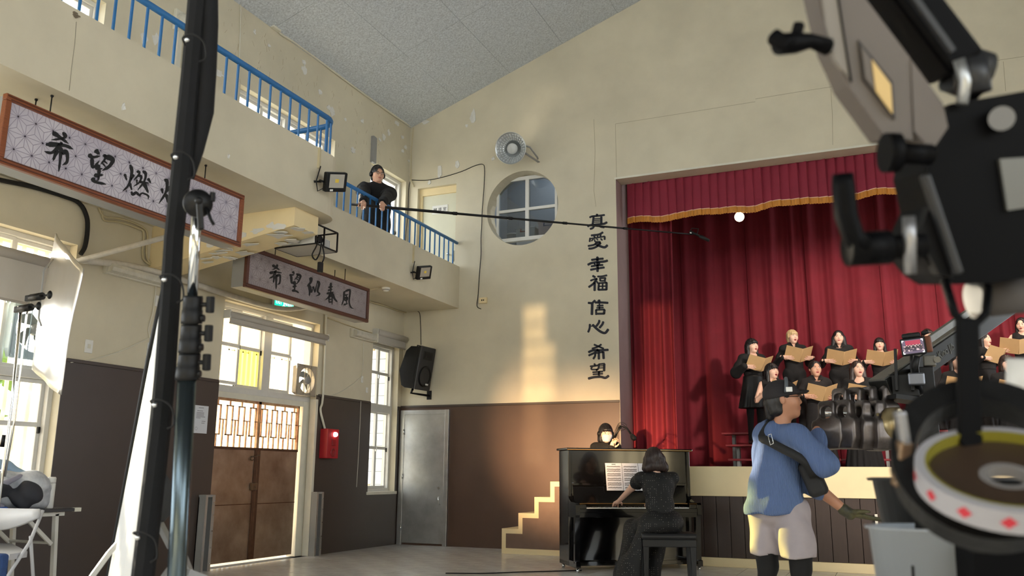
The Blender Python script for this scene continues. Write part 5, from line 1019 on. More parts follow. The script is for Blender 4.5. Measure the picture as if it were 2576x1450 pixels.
tag(put('chrome_post', MB().tube([onY(2272,1180,10.9), onY(2284,1290,10.9), onY(2286,1440,10.9)], 0.03, 14), CHROME), 'short chrome post standing before the stage front beside the rig', 'post')
# ================================================================== PEOPLE: smooth bodies grown from blended round cones
F32 = np.float32
def A(p): return np.array(tuple(p), F32)
def rc(a, b, ra, rb):
    a, b = A(a), A(b); ba = b-a; l2 = float(ba@ba)+1e-9
    def f(P):
        t = np.clip(((P-a)@ba)/l2, 0, 1)
        q = P-a-t[:,None]*ba
        return np.sqrt(np.einsum('ij,ij->i', q, q))-(ra+(rb-ra)*t)
    return f
def el(c, r, R=None):
    c, r = A(c), A(r); R = None if R is None else np.array(R, F32)
    def f(P):
        q = P-c
        if R is not None: q = q@R
        a = q/r; k0 = np.sqrt(np.einsum('ij,ij->i', a, a)); b = a/r; k1 = np.sqrt(np.einsum('ij,ij->i', b, b))+1e-9
        return np.where(k0 < 0.02, -float(r.min()), k0*(k0-1)/k1)
    return f
def rbox(c, hs, rad, R=None):
    c, hs = A(c), A(hs); R = None if R is None else np.array(R, F32)
    def f(P):
        q = P-c
        if R is not None: q = q@R
        q = np.abs(q)-(hs-rad); return np.sqrt((np.maximum(q, 0)**2).sum(1))+np.minimum(q.max(1), 0)-rad
    return f
def half(o, n_):
    o, n_ = A(o), A(n_); n_ = n_/np.linalg.norm(n_)
    return lambda P: (P-o)@n_
def smin(a, b, k):
    if k <= 0: return np.minimum(a, b)
    h = np.maximum(k-np.abs(a-b), 0)/k; return np.minimum(a, b)-h*h*k*0.25
def sdf(ops, disp=None):
    """ops: ('u'|'s'|'i', prim, k)"""
    def f(P):
        d = None
        for o, p, k in ops:
            e = p(P)
            if d is None: d = e
            elif o == 'u': d = smin(d, e, k)
            elif o == 's': d = -smin(-d, e, k)
            else: d = -smin(-d, -e, k)
        if disp is not None: d = d+disp(P)
        return d
    return f
def U(prims, k): return [('u', p, k) for p in prims]
def nets(f, lo, hi, h, B=6):
    lo = np.array(lo, F32); hi = np.array(hi, F32); nb = np.maximum(1, np.ceil((hi-lo)/(h*B)).astype(int))
    gi = np.stack(np.meshgrid(*[np.arange(n_) for n_ in nb], indexing='ij'), -1).reshape(-1, 3)
    cen = (lo+(gi+0.5)*h*B).astype(F32); d = f(cen); gi = gi[np.abs(d) < h*B*0.5*1.74*1.2+h]
    if len(gi) == 0: return np.zeros((0,3), F32), np.zeros((0,4), int)
    l = np.stack(np.meshgrid(*[np.arange(B+1)]*3, indexing='ij'), -1).reshape(-1, 3)
    idx = gi[:,None,:]*B+l[None]; P = (lo+idx.reshape(-1,3)*h).astype(F32)
    D = np.concatenate([f(P[i:i+400000]) for i in range(0, len(P), 400000)]).reshape(len(gi), B+1, B+1, B+1)
    S = D < 0; cs = [S[:, a:a+B, b:b+B, c:c+B] for a in (0,1) for b in (0,1) for c in (0,1)]
    cnt = sum(c.astype(np.int8) for c in cs); act = (cnt > 0) & (cnt < 8); ai = np.argwhere(act)
    N = (nb*B+2).astype(np.int64); key = lambda g: (g[...,0]*N[1]+g[...,1])*N[2]+g[...,2]
    cell = gi[ai[:,0]]*B+ai[:,1:]; bi = ai[:,0]; x, y, z = ai[:,1], ai[:,2], ai[:,3]
    acc = np.zeros((len(ai), 3)); num = np.zeros(len(ai))
    for ax in range(3):
        for u in (0,1):
            for v in (0,1):
                o0 = [0,0,0]; o0[(ax+1) % 3] = u; o0[(ax+2) % 3] = v; o1 = list(o0); o1[ax] = 1
                d0 = D[bi, x+o0[0], y+o0[1], z+o0[2]]; d1 = D[bi, x+o1[0], y+o1[1], z+o1[2]]; m = (d0 < 0) != (d1 < 0)
                t = np.where(m, d0/(d0-d1+1e-12), 0); p = np.tile(np.array(o0, float), (len(ai), 1)); p[:,ax] = t
                acc[m] += p[m]; num[m] += 1
    V = lo+(cell+acc/num[:,None])*h; ck = key(cell.astype(np.int64)); od = np.argsort(ck); cks = ck[od]
    Q = []
    for ax in range(3):
        s0 = S[:, :B, :B, :B]; sl = [slice(0,B)]*3; sl[ax] = slice(1,B+1); s1 = S[(slice(None), *sl)]
        e = np.argwhere(s0 != s1)
        if len(e) == 0: continue
        flip = s0[e[:,0],e[:,1],e[:,2],e[:,3]]; g = (gi[e[:,0]]*B+e[:,1:]).astype(np.int64); a1, a2 = (ax+1) % 3, (ax+2) % 3; qs = []; ok = np.ones(len(e), bool)
        for (u, v) in ((0,0),(1,0),(1,1),(0,1)):
            c = g.copy(); c[:,a1] -= u; c[:,a2] -= v; k = key(c); pos = np.clip(np.searchsorted(cks, k), 0, len(cks)-1); ok &= cks[pos] == k; qs.append(od[pos])
        q = np.stack(qs, 1); q[~flip] = q[~flip][:, ::-1]; Q.append(q[ok])
    return V, np.concatenate(Q) if Q else np.zeros((0,4), int)
def np_mesh(name, pieces, M=None):
    vs = []; qs = []; o = 0
    for V, Q in pieces: vs.append(V); qs.append(Q+o); o += len(V)
    V = np.concatenate(vs); Q = np.concatenate(qs)
    if M is not None:
        m = np.array(M); V = V@m[:3,:3].T+m[:3,3]
    me = bpy.data.meshes.new(name); me.vertices.add(len(V)); me.vertices.foreach_set('co', V.astype(F32).ravel())
    me.loops.add(Q.size); me.loops.foreach_set('vertex_index', Q.astype(np.int32).ravel())
    me.polygons.add(len(Q)); me.polygons.foreach_set('loop_start', np.arange(0, Q.size, 4, dtype=np.int32)); me.polygons.foreach_set('use_smooth', np.ones(len(Q), bool))
    me.update(calc_edges=True); me.validate(); return me
def vbox(pts, pad): p = np.array([tuple(q) for q in pts]); return p.min(0)-pad, p.max(0)+pad
def V3(*a): return np.array(a, float)
def nrm(v): v = np.array(v, float); return v/(np.linalg.norm(v)+1e-12)
# ------------------------------------------------------------------ head (local frame: looks along -y, z up, centre of skull)
def head_ops(mouth=0.0, jaw=1.0, wide=1.0):
    w = wide
    ops = [('u', el((0,.014,.032), (.074*w,.092,.082)), 0), ('u', el((0,-.022,-.030), (.060*w,.068,.080*jaw)), .05), ('u', el((0,-.056,-.090*jaw), (.026*w,.024,.020)), .04),
           ('u', el((.036*w,-.052,-.022), (.026,.026,.030)), .03), ('u', el((-.036*w,-.052,-.022), (.026,.026,.030)), .03),
           ('s', el((.031*w,-.104,.012), (.022,.020,.013)), .014), ('s', el((-.031*w,-.104,.012), (.022,.020,.013)), .014),
           ('u', el((.031*w,-.078,.010), (.016,.012,.011)), .008), ('u', el((-.031*w,-.078,.010), (.016,.012,.011)), .008),
           ('u', rc((0,-.082,.020), (0,-.099,-.020), .0055, .0082), .016), ('u', el((.0095,-.090,-.0245), (.0068,.008,.0055)), .006), ('u', el((-.0095,-.090,-.0245), (.0068,.008,.0055)), .006),
           ('u', el((0,-.082,-.050), (.021,.012,.0065)), .007), ('u', el((0,-.080,-.062-mouth*.012), (.018,.012,.0070)), .007),
           ('u', el((.077*w,.014,.000), (.009,.017,.030)), .006), ('u', el((-.077*w,.014,.000), (.009,.017,.030)), .006),
           ('u', rc((0,.018,-.055), (0,.030,-.16), .050, .050), .03)]
    if mouth > 0: ops.append(('s', el((0,-.094,-.0565-mouth*.004), (.012+.003*mouth,.012,.003+.006*mouth)), .003))
    return ops
def surf_y(f, x, z):
    """first surface point along +y for each (x,z)"""
    x = np.atleast_1d(np.array(x, F32)); z = np.atleast_1d(np.array(z, F32)); y = np.full_like(x, -.16)
    for _ in range(14):
        d = f(np.stack([x,y,z], 1)); y = y+np.clip(d, -0.01, .03)*0.8
    return y
def decal(f, poly, off, rings=2):
    poly = np.array(poly, float); c = poly.mean(0); n_ = len(poly); pts = [c]
    for r in range(1, rings+1): pts += list(c+(poly-c)*r/rings)
    pts = np.array(pts); y = surf_y(f, pts[:,0], pts[:,1])-off; V = np.stack([pts[:,0], y, pts[:,1]], 1); Q = []
    for i in range(n_): Q.append((0, 1+i, 1+(i+1) % n_, 1+(i+1) % n_))
    for r in range(rings-1):
        for i in range(n_): Q.append((1+r*n_+i, 1+(r+1)*n_+i, 1+(r+1)*n_+(i+1) % n_, 1+r*n_+(i+1) % n_))
    return V, Q
SKIN = {k: mat('skin_'+k, c, 0.5, var=0.05, vscale=18) for k, c in dict(fair=srgb(232,188,164), warm=srgb(214,164,136), tan=srgb(186,132,102), deep=srgb(160,108,80)).items()}
for _m in SKIN.values(): _m.node_tree.nodes['Principled BSDF'].inputs['Subsurface Weight'].default_value = 0.0
HAIRM = {'black': mat('hair_black', srgb(26,22,22), 0.42, var=0.3, vscale=30, bump=0.25, bscale=90, stretch=(3,3,0.3)), 'brown': mat('hair_dark_brown', srgb(48,32,27), 0.42, var=0.3, vscale=30, bump=0.25, bscale=90, stretch=(3,3,0.3)), 'blonde': mat('hair_blonde', srgb(206,178,132), 0.45, var=0.25, vscale=30, bump=0.25, bscale=90, stretch=(3,3,0.3)), 'chestnut': mat('hair_chestnut', srgb(92,52,36), 0.42, var=0.3, vscale=30, bump=0.25, bscale=90, stretch=(3,3,0.3))}
EYEW = mat('eye_white', srgb(225,218,212), 0.3); IRIS = mat('eye_dark', srgb(30,20,16), 0.2); LIP = mat('lips', srgb(178,84,80), 0.4); LIP2 = mat('lips_plain', srgb(176,108,92), 0.5); MOUTHIN = mat('mouth_inside', srgb(60,22,22), 0.6)
def face_parts(root, f, M, hair, mouth, lipm, wide=1.0, squint=1.0):
    def emit(nm, parts, m, par=root):
        mb = MB(M)
        for V, Q in parts: mb.add([tuple(v) for v in V], [tuple(dict.fromkeys(q)) for q in Q], True)
        return put(nm, mb, m, par)
    for s in (-1, 1):
        cx = .031*wide*s; al = [(cx+s*.0135*math.cos(t)*1.05, .0095+.0052*squint*math.sin(t)*(1.0 if math.sin(t) > 0 else .75)+.0012*math.cos(t)) for t in np.linspace(0, 2*PI, 14, endpoint=False)]
        e = emit('eye', [decal(f, al, .0012)], EYEW)
        emit('iris', [decal(f, [(cx+.0052*math.cos(t), .0098+.0050*squint*math.sin(t)) for t in np.linspace(0, 2*PI, 10, endpoint=False)], .0020)], IRIS, e)
        lash = [(cx+s*.0155*math.cos(t), .0100+.0066*squint*math.sin(t)+.0012*math.cos(t)) for t in np.linspace(0, PI, 9)]+[(cx+s*.0150*math.cos(t), .0094+.0046*squint*math.sin(t)+.0012*math.cos(t)) for t in np.linspace(PI, 0, 9)]
        la = np.array(lash); vs = [tuple(q) for q in np.stack([la[:,0], surf_y(f, la[:,0], la[:,1])-.0022, la[:,1]], 1)]
        mb = MB(M); mb.add(vs, [(i, i+1, 16-i, 17-i) for i in range(8)], True); put('eyelash', mb, IRIS, e)
        br = [(cx+s*dx, .030+dz) for dx, dz in ((-.016,-.001),(-.006,.0025),(.006,.0045),(.018,.001))]; br2 = [(cx+s*dx, .0262+dz) for dx, dz in ((.018,.001),(.006,.0035),(-.006,.0005),(-.016,-.0015))]
        la = np.array(br+br2); vs = [tuple(q) for q in np.stack([la[:,0], surf_y(f, la[:,0], la[:,1])-.0012, la[:,1]], 1)]; mb = MB(M); mb.add(vs, [(0,1,6,7),(1,2,5,6),(2,3,4,5)], True); put('eyebrow', mb, HAIRM['black' if hair == 'black' else 'brown'], root)
    up = [(.0215*math.cos(t), -.0545+.0085*math.sin(t)*(1-.25*math.exp(-(math.cos(t)*8)**2))) for t in np.linspace(0, PI, 9)]
    lw = [(.0215*math.cos(t), -.0575-mouth*.012+(.0100+mouth*.003)*math.sin(t)) for t in np.linspace(PI, 2*PI, 9)]
    lp = emit('lips', [decal(f, up+lw[1:-1], .0011, 3)], lipm)
    if mouth > 0: emit('mouth_opening', [decal(f, [((.011+.003*mouth)*math.cos(t), -.0575-mouth*.005+(.0025+.0065*mouth)*math.sin(t)) for t in np.linspace(0, 2*PI, 12, endpoint=False)], .0020)], MOUTHIN, lp)
def hair_ops(style, ln=0.3, bangs=True, vol=1.0):
    v = vol
    ops = [('u', el((0,.016,.034), (.087*v,.106*v,.096*v)), 0)]
    top = .040 if bangs else .070
    if style == 'long':
        ops += [('u', rbox((0,.052,-ln/2+.01), (.092*v,.050,ln/2+.03), .045), .03), ('u', rc((.076,.006,.0), (.090,-.004,-ln*.92), .026, .026), .02), ('u', rc((-.076,.006,.0), (-.090,-.004,-ln*.92), .026, .026), .02)]
    elif style == 'wavy':
        ops += [('u', rbox((0,.045,-ln/2+.02), (.105*v,.062,ln/2+.03), .05), .03)]
        for i in range(5):
            a = (i-2)*.048; ops.append(('u', el((a,.05,-ln+.01*(i % 2)), (.04,.05,.05)), .03))
        ops += [('u', rc((.080,.004,.0), (.100,.006,-ln), .030, .034), .02), ('u', rc((-.080,.004,.0), (-.100,.006,-ln), .030, .034), .02)]
    elif style == 'bob':
        ops += [('u', rbox((0,.030,-.045), (.094*v,.078,.085), .05), .03)]
    elif style == 'short':
        ops += [('u', rbox((0,.055,-.03), (.072,.045,.06), .04), .03), ('u', rc((.070,-.010,.03), (.078,-.008,-.012), .018, .010), .02), ('u', rc((-.070,-.010,.03), (-.078,-.008,-.012), .018, .010), .02)]
    elif style == 'tied':
        ops += [('u', el((0,.105,.02), (.035,.03,.04)), .02)]
    elif style == 'tail':
        ops += [('u', rc((0,.09,-.02), (0,.10,-.10), .035, .020), .03), ('u', rbox((0,.055,-.04), (.070,.045,.06), .04), .03)]
    fz = top+.045
    ops += [('s', el((0,-.118,-.045), (.058,.085,fz+.05)), .012), ('s', rbox((0,-.10,-.12-ln*.3), (.050,.085,.10+ln*.3), .03), .015)]
    if bangs: ops += [('u', el((0,-.076,.050), (.055,.022,.026)), .02)]
    return ops
def strands(fr=46, am=.0022):
    def d(P):
        th = np.arctan2(P[:,0], P[:,1]-.02); return am*np.sin(th*fr+np.sin(P[:,2]*40)*.8)+am*.6*np.sin(th*fr*.43+2)
    return d
# ------------------------------------------------------------------ hands: palm and five jointed fingers
def hand_prims(w, d, n_, thumb_side, curl=(.35,.45,.35), spread=.10, s=1.0, thumb=(.5,.3)):
    """w wrist, d finger direction, n_ palm normal (towards the thing held), thumb_side = +1/-1 along cross(d,n)"""
    w = np.array(w, float); d = nrm(d); n_ = np.array(n_, float); n_ = nrm(n_-d*(n_@d)); sd = nrm(np.cross(d, n_))*thumb_side
    pr = []; L = .085*s
    pr.append((rc(w-d*.02, w+d*.02*s, .024*s, .024*s), .02))
    for a in (-.022,-.007,.008,.023): pr.append((rc(w+d*.015+sd*a*.6*s, w+d*L*.95+sd*a*s, .015*s, .0125*s), .012))
    lens = [(.046,.030,.022),(.052,.034,.024),(.048,.031,.023),(.036,.024,.019)]
    for i, a in enumerate((.024,.008,-.008,-.023)):
        p = w+d*(L*.97-.006*abs(i-1))+sd*a*s; dirv = nrm(d+sd*(1.5-i)*spread*.6); ang = 0
        for j, l in enumerate(lens[i]):
            ang += curl[j]; dv = nrm(dirv*math.cos(ang)+n_*math.sin(ang)); q = p+dv*l*s; r0 = (.0092,.0082,.0072)[j]*s; r1 = (.0084,.0074,.0060)[j]*s
            pr.append((rc(p, q, r0, r1), .004)); p = q
    b = w+d*.022*s+sd*.022*s; t1 = nrm(d*.62+sd*.75+n_*thumb[0]); q = b+t1*.042*s; pr.append((rc(b, q, .0135*s, .0108*s), .012))
    t2 = nrm(d*.9+sd*.30+n_*(thumb[0]+thumb[1])); r = q+t2*.032*s; pr.append((rc(q, r, .0104*s, .0092*s), .004)); r2 = r+nrm(t2+d*.3)*.022*s; pr.append((rc(r, r2, .0092*s, .0072*s), .004))
    return pr
def hand_piece(pr, w, h=.0038):
    ops = [('u', p, k) for p, k in pr]; w = np.array(w, float); return nets(sdf(ops), w-.20, w+.20, h)
def ik(a, b, l1, l2, hint):
    a, b = np.array(a, float), np.array(b, float); d = b-a; L = np.linalg.norm(d); u = d/(L+1e-9); L = min(L, (l1+l2)*.999)
    x = (l1*l1-l2*l2+L*L)/(2*L); hgt = math.sqrt(max(l1*l1-x*x, 0)); hv = np.array(hint, float); hv = nrm(hv-u*(hv@u)); return a+u*x+hv*hgt
# ------------------------------------------------------------------ torso pieces in a body frame
def torso(pel, neck, shl, shr, g=0.0, s=1.0, bust=.0, belly=0.0):
    pel, neck, shl, shr = map(lambda v: np.array(v, float), (pel, neck, shl, shr)); u = nrm(neck-pel); x = nrm(shl-shr); x = nrm(x-u*(x@u)); y = np.cross(u, x); R = np.stack([x, y, u], 1); T = lambda t, o=(0,0,0): pel+(neck-pel)*t+R@np.array(o)*s
    G = lambda r: tuple(q*s+g for q in r)
    pr = [el(T(0), G((.152,.112,.125)), R), el(T(.36,(0,-.005-belly*.3,0)), G((.138+belly*.5,.100+belly,.150)), R), el(T(.70,(0,.0,0)), G((.158,.108,.165)), R), rc(shl, shr, .050*s+g, .050*s+g)]
    if bust: pr += [el(T(.66,(.062,-.082,0)), G((.062,.045,.062)), R), el(T(.66,(-.062,-.082,0)), G((.062,.045,.062)), R)]
    return pr, R, T
def folds(a=.005, fr=26, sd=0.0, flow=(0.35,0.2,1.0)):
    fl = np.array(flow, F32)
    def d(P):
        q = P@fl; return a*np.sin(q*fr+2.2*np.sin(P[:,0]*11+sd)+1.7*np.sin(P[:,1]*13+sd*2))*np.sin(P[:,0]*17+P[:,2]*7+sd)
    return d
def skirt(cx, cy, z0, z1, r0, r1, pleat=.010, nn=13, flat=.72, sd=0.):
    def f(P):
        t = np.clip((P[:,2]-z1)/(z0-z1), 0, 1); t = 1-t; tt = t**1.2; th = np.arctan2(P[:,1]-cy, P[:,0]-cx); r = r0+(r1-r0)*tt+pleat*tt*np.sin(th*nn+1.3*np.sin(P[:,2]*5+sd))+pleat*.5*tt*np.sin(th*nn*1.7+sd)
        rr = np.sqrt((P[:,0]-cx)**2+((P[:,1]-cy)/flat)**2); d = (rr-r)*.72
        return np.maximum(np.maximum(d, P[:,2]-z0), z1-P[:,2])
    return f
def person(label, loc, rotz, group=None):
    t = thing('person', label, 'person', loc, group); M = Matrix.Translation(loc) @ Matrix.Rotation(rotz, 4, 'Z'); return t, M
def rotm(yaw_=0, pitch_=0, roll_=0):
    return np.array((Matrix.Rotation(yaw_, 3, 'Z') @ Matrix.Rotation(pitch_, 3, 'X') @ Matrix.Rotation(roll_, 3, 'Y')))
def add_head(t, M, hc, hr, s, skin, hairspec, mouth=0, lipm=None, wide=1.0, face=True, squint=1.0, jaw=1.0):
    """returns body piece (in person frame); adds hair and face parts"""
    f = sdf(head_ops(mouth, jaw, wide)); V, Q = nets(f, (-.10,-.13,-.175), (.10,.13,.13), .0046)
    keep = V[:,2] > -.150; bad = ~keep[Q].all(1); Q = Q[~bad]
    R = np.array(hr); HM = Matrix.Identity(4)
    for i in range(3):
        for j in range(3): HM[i][j] = float(R[i,j])*s
        HM[i][3] = float(hc[i])
    MM = M @ HM
    if face: face_parts(t, f, MM, hairspec.get('c', 'black'), mouth, lipm or LIP, wide, squint)
    if hairspec:
        ho = hair_ops(hairspec.get('style','long'), hairspec.get('ln',.3), hairspec.get('bangs',True), hairspec.get('vol',1.0)); ln = hairspec.get('ln',.3)
        HV, HQ = nets(sdf(ho, strands()), (-.16,-.14,-ln-.12), (.16,.17,.16), .0068)
        link('hair', np_mesh('hair', [(HV, HQ)], MM), HAIRM[hairspec.get('c','black')], t)
    return (V*s)@R.T+np.array(hc), Q
CLOTH = {'black': mat('black_cloth', srgb(14,13,14), 0.85, var=0.2, vscale=30), 'charcoal': mat('charcoal_suit_cloth', srgb(30,26,26), 0.85, var=0.2, vscale=30), 'sheer': mat('black_satin', srgb(14,13,13), 0.5, var=0.2, vscale=20)}
KRAFT = mat('kraft_card', srgb(196,160,112), 0.75, var=0.06, vscale=6); PAPER = mat('white_paper', srgb(236,234,228), 0.7)
def folder_obj(label, F, half_w, hgt, ang, group):
    """F: 4x4 frame, origin at spine centre, x across, y = outer face normal reversed (towards singer), z up the card"""
    t = thing('music_folder', label, 'folder', F.to_translation(), group)
    for s in (-1, 1):
        Mx = F @ Matrix.Rotation(s*ang, 4, 'Z'); lo, hi = sorted((0, s*half_w))
        put('cover', MB(Mx).box((lo,-.002,-hgt/2),(hi,.002,hgt/2)), KRAFT, t)
        put('page', MB(Mx).box((lo+.008,.002,-hgt/2+.008),(hi-.008,.005,hgt/2-.008)), PAPER, t)
    put('spine', MB(F).cyl((0,0,-hgt/2),(0,0,hgt/2),.004,6), KRAFT, t)
    return t
def singer(label, loc, rotz, H, hair, head_yaw=0., head_pitch=-.05, mouth=.5, skin='fair', top='black', sleeves='long', bottom='long', neckline=.05, fold=(0,-.30,1.20), ftilt=.60, fyaw=.25, fang=.42, flab='', legs=False, wide=1.0, head_roll=0., puff=0.0, collar=False):
    s = H/1.62; t, M = person(label, loc, rotz, 'choir singers in black'); cl = CLOTH[top]
    pel, neck = V3(0,0,.93)*s, V3(0,.01,1.40)*s; shl, shr = V3(.152,.012,1.325)*s, V3(-.152,.012,1.325)*s; hc = V3(0,-.012,1.515)*s
    body = [add_head(t, M, hc, rotm(head_yaw, head_pitch, head_roll), s, skin, hair, mouth, None, wide)]
    # folder and hands
    FM = Matrix.Translation((V3(*fold)+V3(0,0,-.025))*s) @ Matrix.Rotation(fyaw, 4, 'Z') @ Matrix.Rotation(ftilt, 4, 'X')
    hw, hg = .240, .228
    wr = {}
    for sd in (1, -1):
        cov = np.array(FM @ Matrix.Rotation(sd*fang, 4, 'Z')); o = cov[:3,3]; ex, ey, ez = cov[:3,0]*sd, cov[:3,1], cov[:3,2]
        w = o+ex*(hw+.022)-ez*hg*.34-ey*.026; pr = hand_prims(w, -ex+ez*.12, ey, 1 if sd > 0 else -1, (.10,.18,.15), .12, .95*s, (.55,.25))
        # thumb goes over the upper edge side: keep on the inner face
        body.append(hand_piece(pr, w)); wr[sd] = (w, ex, ey, ez)
    arm = []; sleeve = []
    for sd, sh in ((1, shl), (-1, shr)):
        w, ex, ey, ez = wr[sd]; e = ik(sh, w+ex*.01, .275*s, .245*s, V3(sd*.55,.25,-1)); arm += [(rc(sh, e, .046*s, .036*s)), (rc(e, w+ex*.01, .036*s, .023*s))]
        if sleeves == 'long': sleeve += [rc(sh, e, .052*s+puff*.4, .049*s+puff), rc(e, w+(e-w)*.03, .050*s+puff, .034*s+puff*.5)]
        elif sleeves == 'short': sleeve += [rc(sh, sh+(e-sh)*.55, .066*s, .072*s)]
    body.append(nets(sdf(U(arm, .02)), *vbox([shl, shr, wr[1][0], wr[-1][0], V3(0,0,.9)*s], .12), .010))
    tp, R, T = torso(pel, neck, shl, shr, -.012, s); tp.append(rc(neck+V3(0,0,-.06), hc+V3(0,.02,-.03), .050*s, .048*s))
    if legs:
        for sx_ in (1,-1): tp += [rc(V3(.085*sx_,0,.90)*s, V3(.080*sx_,-.01,.48)*s, .066*s, .040*s), rc(V3(.080*sx_,-.01,.48)*s, V3(.078*sx_,.02,.09)*s, .038*s, .026*s)]
    body.append(nets(sdf(U(tp, .04)), V3(-.30,-.25,.05)*s, V3(.30,.25,1.5)*s, .014))
    link('body', np_mesh('body', body, M), SKIN[skin], t)
    # top
    cp, R, T = torso(pel, neck, shl, shr, .012, s, bust=1); ops = U(cp, .045)+U(sleeve, .035)
    ops += [('s', rc(neck+V3(0,-.02,.10), neck+V3(0,-.05,-.01-neckline*.5)*1.0, .066*s, .050*s+neckline*.2), .01), ('s', half(V3(0,0,.86 if bottom == 'pants' else 1.0)*s, (0,0,1)), 0)]
    if sleeves == 'none': ops += [('s', el(shl+V3(.05,0,0), (.05,.09,.10)), .02), ('s', el(shr-V3(.05,0,0), (.05,.09,.10)), .02)]
    lo, hi = vbox([shl, shr, wr[1][0], wr[-1][0], V3(0,.1,.84)*s, V3(0,-.1,1.45)*s], .22)
    link('top', np_mesh('top', [nets(sdf(ops, folds(.006, 24, len(label) % 7)), lo, hi, .0115)], M), cl, t)
    if collar:
        cb = MB(M)
        for sd in (1,-1): cb.add([tuple(V3(sd*.012,-.105,1.345)*s), tuple(V3(sd*.075,-.085,1.36)*s), tuple(V3(sd*.085,-.02,1.43)*s), tuple(V3(sd*.045,-.065,1.425)*s)], [(0,1,2,3)])
        o = put('collar', cb, cl, t); md = o.modifiers.new('t', 'SOLIDIFY'); md.thickness = .008
    if bottom == 'long': link('skirt', np_mesh('skirt', [nets(skirt(0,0,1.03*s,.02,.145*s,.27*s,.013,15), (-.34,-.30,.0), (.34,.30,1.1*s), .013)], M), cl, t)
    elif bottom == 'knee': link('skirt', np_mesh('skirt', [nets(skirt(0,0,1.05*s,.55*s,.16*s,.25*s,.012,11), (-.34,-.30,.5*s), (.34,.30,1.1*s), .013)], M), CLOTH['sheer'], t)
    elif bottom == 'pants':
        pp = []
        for sx_ in (1,-1): pp += [rc(V3(.085*sx_,0,.92)*s, V3(.085*sx_,-.01,.48)*s, .095*s, .075*s), rc(V3(.085*sx_,-.01,.48)*s, V3(.085*sx_,.01,.06)*s, .075*s, .060*s)]
        link('trousers', np_mesh('trousers', [nets(sdf(U([el(pel, (.175*s,.13*s,.13*s))]+pp, .03), folds(.006,20,2)), V3(-.28,-.22,.02)*s, V3(.28,.22,1.06)*s, .011)], M), cl, t)
    if legs:
        tg = []
        for sx_ in (1,-1): tg += [rc(V3(.085*sx_,0,.90)*s, V3(.080*sx_,-.01,.48)*s, .080*s, .054*s), rc(V3(.080*sx_,-.01,.48)*s, V3(.078*sx_,.02,.07)*s, .052*s, .037*s)]
        link('tights', np_mesh('tights', [nets(sdf(U(tg, .02)), V3(-.25,-.2,.02)*s, V3(.25,.2,1.0)*s, .010)], M), CLOTH['black'], t)
    sh_ = MB(M)
    if bottom != 'long':
        for sx_ in (1,-1): link('shoe', np_mesh('shoe', [nets(sdf(U([el(V3(.08*sx_,.015,.045)*s,(.04,.055,.045)), el(V3(.085*sx_,-.09,.03)*s,(.042,.09,.032))], .03)+[('s', half((0,0,.0),(0,0,1)), 0)]), V3(-.2,-.25,-.01), V3(.2,.12,.12), .008)], M), mat('black_leather', srgb(18,17,17), 0.35), t)
    fl = folder_obj(flab, M @ FM, hw, hg, fang, 'kraft music folders held by the choir')
    return t
# ================================================================== SOFT THINGS, CRANE, FOREGROUND RIG
BAGW = mat('white_grey_bag_cloth', srgb(222,224,228), 0.7, col2=srgb(150,156,166), vscale=9); BAGD = mat('dark_bag_cloth', srgb(52,54,62), 0.75, var=0.2, vscale=9); BAGB = mat('pale_blue_bag_cloth', srgb(158,186,214), 0.6, var=0.1)
bg = thing('cloth_bag', 'crumpled white, grey and blue bag heaped on the folding table', 'bag', (tx-0.3,ty-0.5,tz+0.015)); b0 = np.array((tx-0.22, ty-0.48, tz+0.015))
def lump(nm, m, prims, dis, res=.012):
    fs_ = sdf(U(prims, .03)+[('s', half(b0, (0,0,1)), 0)], dis); o = link(nm, np_mesh(nm, [nets(fs_, b0+V3(-.5,-.6,-.02), b0+V3(.45,.40,.5), res)]), m, bg); o.scale = (1.3,1.3,1.3); o.location = Vector(b0*(1-1.3))-WL[bg.name]; return o
lump('bag_body', BAGW, [el(b0+V3(.02,.07,.11), (.13,.13,.12)), el(b0+V3(-.05,-.06,.12), (.14,.16,.12)), rc(b0+V3(.05,.15,.06), b0+V3(-.05,-.2,.06), .07, .08)], folds(.016, 30, 1.0))
lump('bag_lining', BAGD, [el(b0+V3(.10,.02,.09), (.08,.09,.085)), el(b0+V3(.0,-.17,.13), (.13,.14,.06)), el(b0+V3(.0,-.30,.05), (.16,.16,.06))], folds(.012, 34, 2.0))
lump('bag_flap', BAGB, [rc(b0+V3(-.05,-.03,.26), b0+V3(-.03,-.10,.27), .035, .02), rc(b0+V3(-.04,-.10,.26), b0+V3(-.0,-.24,.17), .025, .03), rc(b0+V3(-.05,-.03,.25), b0+V3(.0,.07,.19), .03, .03)], folds(.012, 40, 3.0))
lump('bag_strap', mat('grey_bag_strap', srgb(150,150,166), 0.7), [rc(b0+V3(.07,-.02,.20), b0+V3(.10,-.20,.13), .018, .02), rc(b0+V3(.10,-.20,.13), b0+V3(.11,-.24,.05), .02, .02), rc(b0+V3(.11,-.24,.05), b0+V3(.10,-.14,.02), .02, .02)], None)
tag(put('blue_cloth', MB().box((tx-0.28,ty-1.0,tz+0.016),(tx-0.06,ty-0.62,tz+0.045),0.015), mat('blue_cloth', srgb(70,104,176), 0.8, var=0.2, vscale=12)), 'folded blue cloth beside the heaped bag', 'cloth')
